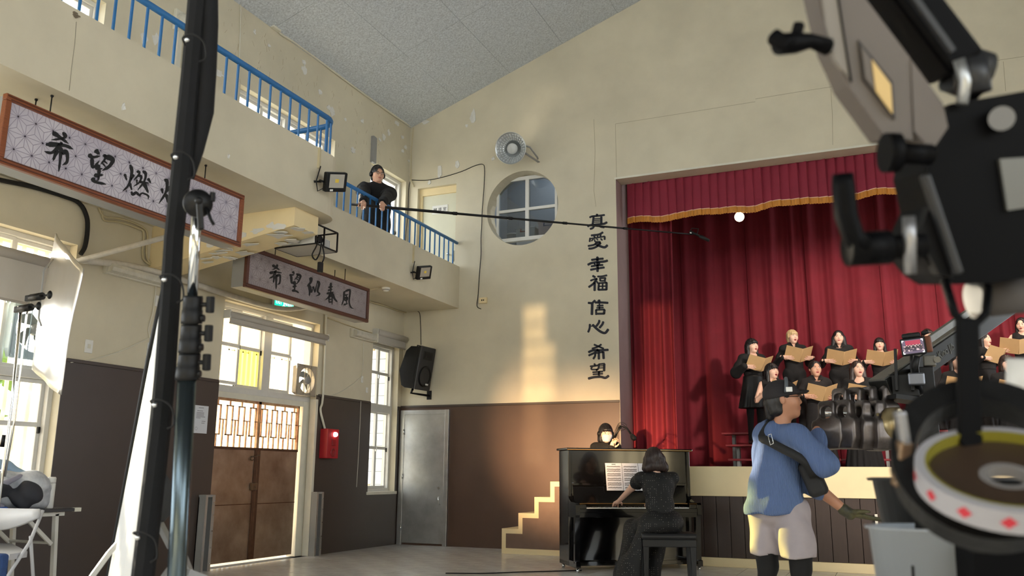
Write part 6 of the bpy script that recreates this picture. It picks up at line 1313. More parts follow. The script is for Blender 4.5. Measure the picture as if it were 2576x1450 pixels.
# folding chair
CHW = mat('grey_white_chair_plastic', srgb(206,206,208), 0.45)
ch = thing('folding_chair', 'white plastic folding chair in front of the folding table', 'chair', onY(60,1430,4.4))
cc = lambda x, y, Y: onY(x, y, Y)
bk_ = MB(); vs = []
for i in range(13):
    u = i/12; x = -110+u*215; top = 1284-3*math.sin(u*PI); bot = 1284+20+32*math.sin(u*PI); p, q = cc(x,top,4.55+0.06*math.sin(u*PI)), cc(x-6,bot,4.50+0.06*math.sin(u*PI)); vs += [p,q]
bk_.add(vs, [(2*i,2*i+1,2*i+3,2*i+2) for i in range(12)], True); o = put('backrest', bk_, CHW, ch); md = o.modifiers.new('t','SOLIDIFY'); md.thickness = 0.02
put('back_leg', MB().tube([cc(108,1285,4.55), cc(75,1365,4.45), cc(20,1450,4.35), cc(-5,1500,4.3)], 0.012, 10), CHW, ch); put('front_leg', MB().tube([cc(77,1350,4.45), cc(80,1400,4.5), cc(85,1480,4.55)], 0.012, 10), CHW, ch)
put('back_leg', MB().tube([cc(-112,1285,4.55), cc(-140,1365,4.45), cc(-190,1450,4.35)], 0.012, 10), CHW, ch)
sp = [cc(-120,1395,4.2), cc(25,1390,4.3), cc(68,1398,4.5), cc(30,1380,4.9), cc(-60,1376,4.95)]; zt = sum(p.z for p in sp)/5
put('seat', MB().prism([(p.x,p.y) for p in sp], (0,0,zt-0.02), (1,0,0), (0,1,0), (0,0,1), 0.04), CHW, ch)
tag(put('blue_cushion', MB().box(cc(-60,1445,4.0)-Vector((0,0.02,0.2)), cc(27,1393,4.05), 0.02), mat('blue_seat_cloth', srgb(52,78,128), 0.9, var=0.2, vscale=30)), 'blue cloth hung at the front of the folding chair', 'cloth')
# ------------------------------------------------------------------ camera crane: weights, bar, arm, column, monitor
IRON = mat('worn_cast_iron', srgb(124,116,112), 0.36, 0.8, col2=srgb(66,60,58), vscale=6, bump=0.15, bscale=12)
def iron_ops():
    o = [('u', rbox((0,0,-.06), (.056,.098,.090), .014), 0), ('u', rbox((0,0,.06), (.040,.055,.090), .025), .05), ('i', half((0,0.118,-.05), (0,1,.34)), .006), ('i', half((0,-0.118,-.05), (0,-1,.34)), .006), ('i', half((.060,0,-.04), (1,0,.20)), .006), ('i', half((-.060,0,-.04), (-1,0,.20)), .006), ('i', half((0,.085,-.12), (0,1,-.5)), .008), ('i', half((0,-.085,-.12), (0,-1,-.5)), .008), ('s', rbox((0,0,.075), (.2,.034,.036), .028), .012)]
    return o
iv, iq = nets(sdf(iron_ops()), (-.09,-.14,-.17), (.09,.14,.17), .006); IM = np_mesh('weight', [(iv, iq)])
cr = Vector((-0.30,6.35,0)); bx_ = onY(2062,1040,6.35); ex_ = onY(2262,1050,6.20)
wts = [((2087,1070),6.20,.75),((2128,1068),6.17,.55),((2172,1070),6.20,.15),((2208,1071),6.20,.10)]; wtb = [((2118,1036),6.46,.55),((2154,1034),6.46,.45),((2190,1032),6.46,.3),((2224,1030),6.46,.2)]
for i, (p, Y_, rz) in enumerate(wts+wtb):
    lab = ('%s iron counterweight in the front row on the crane' if i < 4 else '%s iron counterweight in the back row on the crane') % (('leftmost','second from left','third from left','rightmost')[i % 4])
    o = link('counterweight', IM, IRON, None, onY(*p, Y_)); o.rotation_euler = (0.05*(i % 3-1), 0.02, rz+0.42); o.scale = (1.08,1.08,1.08); tag(o, lab, 'counterweight', 'iron counterweights on the crane')
p = onY(2252,1072,6.2); t = thing('brass_weight', 'round brass-coloured counterweight at the right end of the row', 'counterweight', p); BRS = mat('tarnished_brass', srgb(160,142,104), 0.35, 0.8, var=0.3, vscale=8)
put('drum', MB().lathe([(0,-.05),(.11,-.05),(.12,-.04),(.12,.03),(.11,.04),(.05,.04),(.045,.03),(0,.03)], p, (0.93,-0.35,0.0), 28), BRS, t); put('handle', MB().tube([p+Vector((-.09,-.03,.09)), p+Vector((-.10,-.06,.07)), p+Vector((-.10,-.06,-.04)), p+Vector((-.09,-.03,-.06))], 0.010, 8), BRS, t)
ca = thing('camera_crane', 'dark steel camera crane arm with its column behind the counterweights', 'crane', onY(2310,1200,6.6)); ARM = mat('dark_grey_crane', srgb(46,46,45), 0.4, 0.6, var=0.15, vscale=9); ARMT = mat('worn_grey_top', srgb(128,126,120), 0.45, 0.5, var=0.2, vscale=9)
a, b = onY(2215,985,6.45), onY(2640,690,8.6); put('main_beam', MB().obox(a, b, 0.14, 0.155, bev=0.006), ARM, ca)
dir_ = (b-a).normalized(); upv = Vector((0,0,1))-dir_*dir_.z; upv.normalize(); off_ = upv*0.083
put('beam_top', MB().obox(a+off_, b+off_, 0.12, 0.012), ARMT, ca)
a2, b2 = onY(2318,868,6.7), onY(2560,700,8.2); put('tension_rod', MB().obox(a2, b2, 0.03, 0.05, bev=0.004), ARMT, ca)
put('rod_bracket', MB().box(onY(2338,912,6.62)-Vector((.04,.05,.03)), onY(2338,912,6.62)+Vector((.04,.03,.045)), 0.008), ARMT, ca); put('bracket_pin', MB().cyl(onY(2358,905,6.55), onY(2358,905,6.7), 0.022, 12), ARMT, ca)
put('weight_bar', MB().cyl(bx_+Vector((0,0,0.0)), ex_+Vector((0.05,0,0)), 0.018, 12), CHROME, ca)
put('weight_cradle', MB().obox(onY(2235,1000,6.4), onY(2310,1010,6.5), 0.2, 0.03).obox(onY(2260,975,6.5), onY(2200,965,6.55), 0.05, 0.05), BLACKM, ca)
for x in (2252, 2292): put('yoke_plate', MB().obox(onY(x,880,6.45), onY(x+4,985,6.45), 0.02, 0.11, up=(0,1,0), bev=0.004), BLACKM, ca)
put('column', MB().box(onY(2325,1040,6.6)-Vector((.055,.05,1.3)), onY(2325,925,6.6)+Vector((.055,.05,0)), 0.006), BLACKM, ca)
put('column_sticker', MB().box(onY(2307,999,6.545)-Vector((0,.004,.0)), onY(2320,975,6.545), 0.0), WHITE, ca)
put('column_mark', MB().obox(onY(2310,990,6.538), onY(2317,982,6.538), .003, .012).obox(onY(2310,982,6.538), onY(2317,992,6.538), .003, .008), INK, ca)
put('black_block', MB().box(onY(2270,965,6.5)-Vector((.09,.06,.10)), onY(2270,965,6.5)+Vector((.10,.06,.06)), 0.01), BLACKP, ca)
put('column_base', MB().lathe([(0.32,0),(0.32,0.06),(0.10,0.10),(0.07,0.35),(0.07,0.75)], (onY(2325,1040,6.6).x,6.6,0), (0,0,1), 20), BLACKM, ca)
Ml = face_M(a+dir_*0.95+Vector((0,-0.09,0.0))+upv*0.0, tuple(dir_), tuple(upv)); Ml = Matrix.Translation((0.0,0,0)) @ Ml
nfr = dir_.cross(upv); Ml = face_M(a+dir_*0.80+nfr*(0.0715 if nfr.y < 0 else -0.0715), tuple(dir_ if nfr.y < 0 else dir_), tuple(upv)); link('lettering', text_mesh('Kino Jib', 0.075, Ml), mat('dull_white_print', srgb(112,112,108), 0.6), ca)
mo = thing('field_monitor', 'small field monitor showing the choir, mounted on the crane', 'monitor', onY(2296,930,6.3)); mc = onY(2297,872,6.3); MMo = Matrix.Translation(mc) @ Matrix.Scale(0.88, 4) @ Matrix.Rotation(math.radians(-8), 4, 'Z') @ Matrix.Rotation(math.radians(-4), 4, 'Y') @ Matrix.Rotation(math.radians(4), 4, 'X')
put('case', MB(MMo).box((-.088,-.0,-.066),(.088,.035,.066),0.008), BLACKP, mo)
put('leather_back', MB(MMo).box((.060,.035,-.055),(.125,.10,.07),0.012), mat('brown_leather', srgb(110,62,38), 0.6, var=0.2), mo); put('top_handle', MB(MMo).box((-.07,.01,.066),(.06,.06,.105),0.012), BLACKP, mo); put('top_knob', MB(MMo).cyl((.07,.03,.09),(.12,.03,.10),0.016,10), BLACKP, mo)
scr = bpy.data.materials.new('monitor_picture'); scr.use_nodes = True; _n = scr.node_tree; _b = _n.nodes['Principled BSDF']; _b.inputs['Roughness'].default_value = 0.3; _b.inputs['Emission Strength'].default_value = 0.9
_tc = _n.nodes.new('ShaderNodeTexCoord'); _v = _n.nodes.new('ShaderNodeTexNoise'); _v.inputs['Scale'].default_value = 70; _r = _n.nodes.new('ShaderNodeValToRGB'); _r.color_ramp.elements[0].color = (*srgb(46,36,52),1); _r.color_ramp.elements[0].position = .52; _r.color_ramp.elements[1].color = (*srgb(196,170,170),1); _r.color_ramp.elements[1].position = .66
_n.links.new(_tc.outputs['Object'], _v.inputs['Vector']); _n.links.new(_v.outputs['Fac'], _r.inputs['Fac']); _n.links.new(_r.outputs['Color'], _b.inputs['Emission Color']); _b.inputs['Base Color'].default_value = (0.02,0.02,0.03,1)
sc_ = put('screen', MB(MMo).box((-.076,-.003,-.052),(.076,-.0005,.052)), mat('screen_grey_violet', srgb(60,52,66), 0.3, emit=srgb(96,84,104), es=0.55), mo)
put('screen_curtain', MB(MMo).box((-.05,-.0042,.012),(.055,-.0035,.046)), mat('screen_red', srgb(120,40,60), 0.3, emit=srgb(150,44,66), es=0.6), sc_)
put('screen_stage', MB(MMo).box((-.07,-.0042,-.036),(.068,-.0035,.012)), scr, sc_)
rnd = random.Random(2); fg = MB(MMo); fh = MB(MMo)
for k in range(11):
    x = -.055+k*.0115; z = .004+.006*(k % 2); fg.box((x-.003,-.0055,z-.024),(x+.003,-.0045,z-.004)); fh.box((x-.0022,-.0058,z-.003),(x+.0022,-.0048,z+.003))
put('screen_figures', fg, mat('screen_dark', srgb(20,18,22), 0.3), sc_); put('screen_faces', fh, mat('screen_skin', srgb(220,180,165), 0.3, emit=srgb(220,180,165), es=0.7), sc_)
fx = MB(MMo)
for s_ in (-1,1):
    for z_ in (-1,1): fx.box((s_*.074-.0,-.0055,z_*.049-.004),(s_*.060,-.0045,z_*.049+.001)); fx.box((s_*.074,-.0055,z_*.049),(s_*.070,-.0045,z_*.034))
put('screen_frame_marks', fx, mat('screen_white', (1,1,1), 0.3, emit=(1,1,1), es=0.8), sc_)['kind'] = 'stuff'
put('mount', MB().tube([mc+Vector((.02,.02,-.066)), onY(2302,925,6.35), onY(2308,960,6.4), onY(2312,985,6.5)], [0.020,0.024,0.018,0.03], 10), BLACKM, mo); put('mount_clamp', MB().box(onY(2305,955,6.35)-Vector((.05,.03,.04)), onY(2305,950,6.35)+Vector((.05,.03,.03)), 0.01), CHROME if False else mat('clamp_grey', srgb(110,112,118), 0.35, 0.8), mo)
# ------------------------------------------------------------------ right foreground rig (close to the lens)
RD = 1.15
def R_(x, y, d=RD): return atD(x, y, d)
vN = _F
def slab_(pts, d, th, dd=None):
    """plate with its near face through given picture points at distance d (list allowed), th metres deep"""
    ps = [R_(x, y, d if dd is None else dd[i]) for i, (x, y) in enumerate(pts)]; k = len(ps); mbs = MB(); qs = [p+vN*th for p in ps]
    mbs.add(ps+qs, [tuple(range(k)), tuple(range(k, 2*k))[::-1]]+[(i, (i+1) % k, k+(i+1) % k, k+i) for i in range(k)]); return mbs
GREYB = mat('warm_grey_lamp_body', srgb(96,88,82), 0.5, var=0.05); BLKF = mat('matte_black_rig', srgb(3,3,5), 0.55, var=0.15, vscale=14, spec=0.1)
lp_ = thing('led_lamp_head', 'grey film lamp head hanging into the upper right foreground', 'film lamp', R_(2200,150))
put('lamp_body', slab_([(2040,-90),(2066,30),(2090,120),(2112,165),(2133,215),(2228,345),(2296,352),(2290,146),(2150,-40),(2100,-90)], RD, 0.05), GREYB, lp_)
put('edge_bevel', slab_([(2060,-60),(2078,60),(2100,150),(2137,195),(2118,60),(2100,-60)], RD-0.004, 0.01), mat('grey_edge', srgb(124,118,110), 0.5), lp_)
put('side_plate', slab_([(2292,150),(2300,330),(2345,380),(2385,320),(2372,260)], RD-0.002, 0.05), GREYB, lp_)
put('label_frame', slab_([(2160,100),(2172,200),(2252,300),(2246,205)], RD-0.004, 0.006), mat('dark_label_frame', srgb(52,48,46), 0.6), lp_)
put('label', slab_([(2167,118),(2178,196),(2246,286),(2241,212)], RD-0.007, 0.004), GREYB, lp_); put('label_tint', slab_([(2194,150),(2204,228),(2246,286),(2241,212)], RD-0.009, 0.003), mat('amber_label', srgb(206,176,118), 0.6), lp_)
put('seam_line', slab_([(2099,-60),(2117,60),(2140,206),(2144,206),(2121,60),(2103,-60)], RD-0.006, 0.003), BLKF, lp_)
put('lamp_arm', MB().obox(R_(2180,-120,1.2), R_(2405,175,1.2), 0.055, 0.075, up=tuple(-_F), bev=0.008), BLKF, lp_); put('lamp_arm_rib', MB().obox(R_(2230,-100,1.15), R_(2395,130,1.15), 0.008, 0.01, up=tuple(-_F)), mat('rig_dark_grey', srgb(30,31,34), 0.45), lp_)
put('wing_knob', MB().tube([R_(2082,118,1.15), R_(2040,103,1.14), R_(2000,108,1.13), R_(1956,112,1.12)], [0.012,0.010,0.014,0.014], 10).obox(R_(2000,100,1.13), R_(2012,56,1.13), 0.012, 0.014, bev=0.004).obox(R_(1975,90,1.12), R_(1948,118,1.12), 0.02, 0.03, bev=0.006), BLKF, lp_)
put('lamp_joint', MB().cyl(R_(2398,170,1.2), R_(2470,195,1.2), 0.035, 16).cyl(R_(2440,150,1.16), R_(2450,235,1.16), 0.022, 12), mat('rig_dark_grey', (0,0,0)), lp_); put('joint_ring', MB().tube([R_(2412,150,1.14), R_(2428,205,1.14), R_(2420,262,1.14)], 0.008, 8), STEEL, lp_)
hd_ = thing('grip_head_rig', 'bulky black clamp head with levers in the right foreground', 'clamp', R_(2430,500))
put('head_body', slab_([(2388,262),(2600,225),(2640,690),(2500,712),(2400,716),(2358,690),(2318,640),(2312,600),(2350,520),(2330,430),(2352,330)], RD, 0.10), BLKF, hd_)
put('head_plate', slab_([(2312,590),(2340,520),(2395,640),(2398,700),(2362,690)], RD-0.01, 0.02), mat('rig_near_black', srgb(6,6,9), 0.5, spec=0.2), hd_)
put('head_bar', MB().obox(R_(2325,440,1.13), R_(2410,690,1.13), 0.010, 0.016, up=tuple(-_F), bev=0.003), mat('rig_dark_grey', (0,0,0)), hd_)
put('knob', MB().cyl(R_(2225,385,1.12), R_(2258,385,1.12), 0.026, 18).cyl(R_(2258,385,1.12), R_(2340,390,1.13), 0.014, 12), BLKF, hd_)
put('lever', MB().tube([R_(2120,438,1.1), R_(2122,470,1.1), R_(2128,540,1.1), R_(2148,600,1.1), R_(2175,622,1.1)], [0.013,0.0145,0.0145,0.014,0.014], 12), BLKF, hd_)
put('spindle', MB().cyl(R_(2130,628,1.11), R_(2235,622,1.11), 0.022, 18).cyl(R_(2230,622,1.11), R_(2320,618,1.12), 0.016, 14), BLKF, hd_)
put('chrome_pin', MB().tube([R_(2286,545,1.10), R_(2288,600,1.10), R_(2290,690,1.10)], [0.008,0.0085,0.0075], 10), mat('satin_pin', srgb(150,150,152), 0.35, 0.8), hd_)
put('white_cap', MB().cyl(R_(2520,298,1.13), R_(2520,298,1.15), 0.016, 16), mat('pale_cap', srgb(120,120,120), 0.6), hd_)
put('steel_catch', slab_([(2515,400),(2600,395),(2600,520),(2535,530)], RD-0.006, 0.02), mat('rig_mid_grey', srgb(110,110,106), 0.4, 0.6), hd_)
put('grey_canister', MB().tube([R_(2452,755,1.22), R_(2620,738,1.22)], 0.026, 20), mat('satin_canister', srgb(84,80,78), 0.6, 0.0, var=0.1, spec=0.2), hd_); put('canister_rim', MB().tube([R_(2450,756,1.22), R_(2462,754,1.22)], 0.029, 20), mat('pale_cap', (0,0,0)), hd_)
put('tube_stub', MB().obox(R_(2300,420,1.22), R_(2350,520,1.22), 0.03, 0.03, up=tuple(-_F)), mat('warm_dark_tube', srgb(74,66,62), 0.5), hd_)
hp = thing('hanging_strap', 'black strap loop carrying the tape rolls in the right foreground', 'strap', R_(2440,1000))
put('strap', MB().obox(R_(2432,800,1.12), R_(2440,1120,1.10), 0.030, 0.010, up=tuple(-_F), bev=0.003).obox(R_(2440,1110,1.10), R_(2478,1300,1.08), 0.026, 0.010, up=tuple(-_F), bev=0.003).tube([R_(2376,705,1.14), R_(2402,790,1.12), R_(2440,830,1.12), R_(2480,790,1.12), R_(2486,720,1.14)], 0.006, 8), BLKF, hp)
def torus(mb, c, nrm_, r, hw, th, n_=48):
    nrm_ = Vector(nrm_).normalized(); mb.lathe([(r,-hw),(r,hw),(r-th,hw),(r-th,-hw),(r,-hw)], c, nrm_, n_, smooth=False)
tb_ = thing('black_tape_roll', 'wide roll of black gaffer tape hanging in the right foreground', 'tape roll', R_(2470,1160)); mb = MB(); torus(mb, R_(2475,1165,1.10), (0.05,-0.93,0.42), 0.110, 0.024, 0.030); put('tape', mb, mat('black_gaffer', srgb(5,5,6), 0.45, var=0.2, bump=0.2, bscale=40, spec=0.35), tb_)
tw = thing('white_tape_roll', 'roll of white tape with red diamonds and a yellow core', 'tape roll', R_(2500,1200)); tcn = R_(2534,1200,1.02); tn = Vector((0.06,-0.50,0.86)).normalized(); mb = MB(); torus(mb, tcn, tn, 0.100, 0.014, 0.012); put('tape', mb, mat('white_tape', srgb(158,156,160), 0.55), tw)
mb = MB(); torus(mb, tcn, tn, 0.0885, 0.0142, 0.003); put('core', mb, mat('yellow_core', srgb(122,114,22), 0.7), tw)
ta = tn.cross(Vector((0,0,1))).normalized(); tbv = tn.cross(ta)
for k in range(14):
    a = 2*PI*k/14; mb = MB(); q = lambda da, h: tcn+tn*h+(ta*math.cos(a+da)+tbv*math.sin(a+da))*0.1006
    mb.add([q(-.09,-.001),q(0.0,-.0075),q(.09,.001),q(0.0,.0075)], [(0,1,2,3)]); put('diamond', mb, mat('tape_red', srgb(190,40,56), 0.5), tw)
br_ = thing('brown_tape_roll', 'brown parcel tape roll hanging inside the white one', 'tape roll', tcn-tn*0.03); put('tape', MB().lathe([(0.030,-0.007),(0.085,-0.007),(0.085,0.007),(0.030,0.007),(0.030,-0.007)], tcn-tn*0.006, tn, 40, smooth=False), mat('brown_tape', srgb(62,48,38), 0.4), br_); put('core', MB().lathe([(0.022,-0.0075),(0.030,-0.0075),(0.030,0.0075),(0.022,0.0075),(0.022,-0.0075)], tcn-tn*0.006, tn, 30, smooth=False), mat('grey_card_core', srgb(120,116,114), 0.7), br_)
cj = thing('spring_clamp', 'worn metal clamp hanging left of the tape rolls', 'clamp', R_(2262,1120)); put('jaw', MB().obox(R_(2262,1035,1.12), R_(2276,1120,1.12), 0.012, 0.018, up=tuple(-_F), bev=0.003), mat('satin_pin', (0,0,0)), cj); put('jaw', MB().obox(R_(2276,1110,1.12), R_(2262,1225,1.12), 0.017, 0.018, up=tuple(-_F), bev=0.003), mat('worn_bronze', srgb(120,98,76), 0.4, 0.6), cj)
wc = tag(put('white_cylinder', MB().tube([R_(2580,905,1.2), R_(2578,1010,1.2)], 0.024, 18), WHITE), 'white tape roll core at the right edge of the foreground', 'tape roll')
# buckets on a low cart
bk1 = thing('black_bucket', 'black plastic bucket standing behind the tape rolls', 'bucket', R_(2400,1330,1.9)); k1 = R_(2440,1212,1.95); BKB = mat('black_bucket_plastic', srgb(22,24,28), 0.45)
put('bucket_body', MB().lathe([(0.0,-0.30),(0.165,-0.30),(0.205,0.0),(0.215,0.0),(0.218,0.006),(0.205,0.008),(0.198,0.0),(0.16,-0.29)], k1, (0,0,1), 40), BKB, bk1)
bk2 = thing('grey_bucket', 'translucent grey plastic bucket in front of the black one', 'bucket', R_(2330,1450,1.6)); k2 = R_(2338,1332,1.52); GB = mat('translucent_grey_plastic', srgb(150,156,162), 0.35, var=0.05)
put('bucket_body', MB().lathe([(0.0,-0.22),(0.085,-0.22),(0.100,0.0),(0.106,0.0),(0.107,0.004),(0.100,0.005),(0.096,0.0),(0.083,-0.21)], k2, (0,0,1), 36), GB, bk2)
gr = MB()
for k in range(4): gr.box(k2+Vector((0.02,-0.105,-0.075-k*0.012)), k2+Vector((0.075,-0.095,-0.071-k*0.012)))
put('handle_mark', MB().obox(R_(2296,1425,1.41), R_(2298,1460,1.41), 0.004, 0.006), BLKF, bk2)
ct = thing('equipment_cart', 'low black equipment cart carrying the buckets', 'cart', (k1.x,k1.y,0)); put('cart_top', MB().box((k2.x-0.2,k2.y-0.15,k2.z-0.25),(k1.x+0.3,k1.y+0.25,k2.z-0.22),0.01), BLKF, ct)
for x in (k2.x-0.17,k1.x+0.27):
    for y in (k2.y-0.12,k1.y+0.22): put('cart_leg', MB().cyl((x,y,0),(x,y,k2.z-0.25),0.02,10), BLKF, ct)
put('cart_block', MB().box((k1.x-0.2,k1.y-0.18,k2.z-0.22),(k1.x+0.2,k1.y+0.2,k1.z-0.30)), BLKF, ct)
put('cart_upright', MB().obox(R_(2425,1385,1.42), R_(2445,1520,1.40), 0.012, 0.014, up=tuple(-_F)), WHITE, ct); put('cart_case', slab_([(2450,1395),(2640,1380),(2640,1560),(2450,1560)], 1.36, 0.2), BLKF, ct)
# ================================================================== THE PEOPLE
def S(label, px, py, Y_, z0, hair, flab, **kw):
    q = onY(px, py, Y_); H = (q.z-z0)/1.012; singer(label, (q.x, Y_, z0), kw.pop('rz', 0.0), H, hair, flab=flab, **kw)
Lg = lambda ln=.30, c='black', bangs=True, vol=1.0: dict(style='long', ln=ln, c=c, bangs=bangs, vol=vol)
S('singer with long black hair and a loose black dress at the far left', 1890, 852, 13.50, 1.535, Lg(.26), 'kraft music folder held by the leftmost singer', rz=.55, head_yaw=.25, mouth=.6, bottom='knee', legs=True, puff=.035, fold=(.03,-.31,1.21), fang=.45)
S('singer with short blonde hair in a black shirt', 1992, 830, 13.90, 1.735, dict(style='short', c='blonde', bangs=True), 'kraft music folder held by the blonde singer', rz=.30, head_yaw=.25, mouth=.7, bottom='pants', collar=True, fold=(.06,-.30,1.20), fang=.5)
S('singer with loose dark wavy hair in a black shirt, back row', 2108, 832, 13.90, 1.735, dict(style='wavy', ln=.20, c='black', bangs=False), 'kraft music folder held by the wavy haired singer in the back row', rz=.12, head_yaw=.0, mouth=0., bottom='pants', collar=True, fold=(.03,-.30,1.16), fang=.45)
S('singer with straight black hair and a thin fringe, back row', 2211, 850, 13.90, 1.735, Lg(.22), 'kraft music folder held by the fringed singer in the back row', rz=.10, head_yaw=-.05, mouth=0., fold=(.02,-.30,1.24), fang=.4)
S('singer with long chestnut hair turned to the right, behind the monitor', 2290, 838, 13.75, 1.735, Lg(.36,'chestnut',False), 'kraft music folder of the chestnut haired singer behind the monitor', rz=1.1, head_yaw=.35, fold=(.0,-.30,1.17), fang=.3)
S('singer with a brown fringe peeking out above the monitor', 2332, 828, 14.25, 1.735, Lg(.26,'brown'), 'kraft music folder of the singer hidden behind the monitor', rz=.3, head_yaw=.1, mouth=.2, fold=(.0,-.30,1.16))
S('singer in profile behind the black foreground strap', 2474, 838, 13.75, 1.735, Lg(.24,'black',False), 'kraft music folder beside the black foreground strap', rz=.7, head_yaw=.2, fold=(.02,-.30,1.22), fang=.4)
S('singer with bare shoulders at the right edge of the back row', 2568, 800, 13.9, 1.90, Lg(.30,'black',False), 'kraft music folder at the right edge of the choir', rz=-.1, head_yaw=-.25, head_pitch=.1, mouth=.3, sleeves='none', fold=(-.08,-.30,1.14), fang=.4)
S('singer with long black hair and bare arms, front row left', 1940, 914, 12.90, 1.07, Lg(.26,'black',True), 'kraft music folder half hidden behind the cap of the crew member', rz=.45, head_yaw=.35, mouth=.8, sleeves='none', fold=(.10,-.33,1.22), fang=.55)
S('singer with tied back hair in a charcoal jacket', 2049, 908, 12.90, 1.07, dict(style='tied', ln=.1, c='black', bangs=False), 'kraft music folder held by the singer in the charcoal jacket', rz=.25, head_yaw=.15, mouth=.25, top='charcoal', collar=True, neckline=.09, fold=(.05,-.31,1.15), fang=.5, skin='warm')
S('singer with long wavy dark hair and a low neckline', 2156, 908, 12.90, 1.07, dict(style='wavy', ln=.26, c='brown', bangs=False, vol=.98), 'kraft music folder held by the singer with the low neckline', rz=.12, head_yaw=.25, mouth=.4, neckline=.12, fold=(.06,-.31,1.16), fang=.4)
S('singer with long dark hair between crane arm and strap', 2406, 888, 12.90, 1.07, Lg(.30,'black',False), 'kraft music folder between crane arm and black strap', rz=.1, head_yaw=.15, head_pitch=.0, mouth=0., fold=(.02,-.31,1.18), fang=.35)
S('singer with a brown bob and fringe, front row right', 2530, 893, 12.90, 1.07, dict(style='bob', ln=.12, c='brown', bangs=True), 'kraft music folder held by the singer with the brown bob', rz=.1, head_yaw=.05, head_pitch=.0, mouth=.1, collar=True, fold=(.04,-.31,1.14), fang=.5)

def frame3(z, x):
    z = nrm(z); x = np.array(x, float); x = nrm(x-z*(x@z)); return np.stack([x, np.cross(z, x), z], 1)
HM4 = lambda: Matrix.Identity(4)
def a3(v): return np.array(tuple(v), float)
def cups(t, hc, R, s, m=None, band=True):
    """headphones on a head frame"""
    m = m or BLACKP; T = lambda x, y, z: Vector(a3(hc)+R@(V3(x, y, z)*s)); ho = None
    mb = MB(); mb.tube([T(.098*math.cos(a), .012, .012+.128*math.sin(a)) for a in np.linspace(0, PI, 15)], .008*s, 8); b = put('headphone_band', mb, m, t)
    for sx_ in (1,-1):
        mb = MB(); ax = Vector(R@V3(sx_,0,0)); mb.lathe([(0,-.012),(.034*s,-.010),(.038*s,.0),(.036*s,.014),(.022*s,.022),(0,.023)], T(sx_*.090,.012,-.002), ax, 18); put('ear_cup', mb, m, b)
# ------------------------------------------------------------------ pianist (seen from behind)
DOT = bpy.data.materials.new('black_dotted_chiffon'); DOT.use_nodes = True; _nt = DOT.node_tree; _b = _nt.nodes['Principled BSDF']; _b.inputs['Roughness'].default_value = .7
_tc = _nt.nodes.new('ShaderNodeTexCoord'); _vo = _nt.nodes.new('ShaderNodeTexVoronoi'); _vo.inputs['Scale'].default_value = 46; _vo.inputs['Randomness'].default_value = .25; _rp = _nt.nodes.new('ShaderNodeValToRGB'); _rp.color_ramp.interpolation = 'CONSTANT'; _rp.color_ramp.elements[0].color = (*srgb(120,116,110),1); _rp.color_ramp.elements[1].position = .17; _rp.color_ramp.elements[1].color = (*srgb(12,11,12),1)
_nt.links.new(_tc.outputs['Object'], _vo.inputs['Vector']); _nt.links.new(_vo.outputs['Distance'], _rp.inputs['Fac']); _nt.links.new(_rp.outputs['Color'], _b.inputs['Base Color'])
t = thing('person', 'pianist in a black dotted dress playing the piano, seen from behind', 'person', (-2.25,9.2,0))
fwd = V3(-math.sin(PH)*0.92, math.cos(PH), 0); fwd = nrm(fwd); rgt = nrm(np.cross(fwd, V3(0,0,1)))     # faces the piano
base = V3(-2.27,9.17,0); Wd = lambda r, f, z: base+rgt*r+fwd*f+V3(0,0,z)
pel, neck = Wd(0,-.04,.60), Wd(-.02,.05,1.10); shr, shl = Wd(.165,.05,1.045), Wd(-.185,.07,1.045); hc = Wd(-.03,.10,1.235)
hR = frame3(V3(0,0,1)+fwd*.22, rgt*-1.0)                       # head x axis = person's left, looks along -y of its frame
if (hR@V3(0,-1,0))@fwd < 0: hR = frame3(V3(0,0,1)+fwd*.22, rgt)
body = [add_head(t, HM4(), hc, hR, 1.03, 'fair', dict(style='wavy', ln=.09, c='brown', bangs=False, vol=1.04), 0, face=True)]
wl = a3(PMat(0.50,-0.30,0.775)); wrr = a3(PMat(0.93,-0.31,0.775)); arms = []; slv = []
for sh, w, sg in ((shl, wl, -1), (shr, wrr, 1)):
    e = ik(sh, w, .29, .255, rgt*sg*.7+V3(0,0,-1)); arms += [rc(sh, e, .045, .038), rc(e, w, .037, .024)]; slv.append(rc(sh, sh+(e-sh)*.50, .060, .072))
    pr = hand_prims(w, a3(PMat(0,1,0))-a3(PMat(0,0,0))+V3(0,0,-.12)+rgt*sg*-.1, V3(0,0,-1), 1 if sg > 0 else -1, (.25,.40,.30), .16, 1.0, (.2,.2)); body.append(hand_piece(pr, w))
body.append(nets(sdf(U(arms, .02)), *vbox([shl, shr, wl, wrr], .16), .009))
tp, R, T = torso(pel, neck, shl, shr, -.012); tp.append(rc(neck+V3(0,0,-.05), hc+V3(0,0,-.03), .05, .048)); body.append(nets(sdf(U(tp, .04)), *vbox([pel, neck, shl, shr, hc], .22), .014))
link('body', np_mesh('body', body), SKIN['fair'], t)
cp, R, T = torso(pel, neck, shl, shr, .014); ops = U(cp, .045)+U(slv, .03)+[('s', rc(neck+V3(0,0,.10), neck+V3(0,0,.0), .075, .062), .01)]
link('dress_top', np_mesh('dress_top', [nets(sdf(ops, folds(.006, 26, 3)), *vbox([pel, neck, shl, shr, pel-V3(0,0,.02)], .20), .0095)]), DOT, t)
kl, kr = Wd(-.16,.42,.50), Wd(.14,.42,.50); fl_, fr_ = Wd(-.30,.30,.03), Wd(.02,.42,.03)
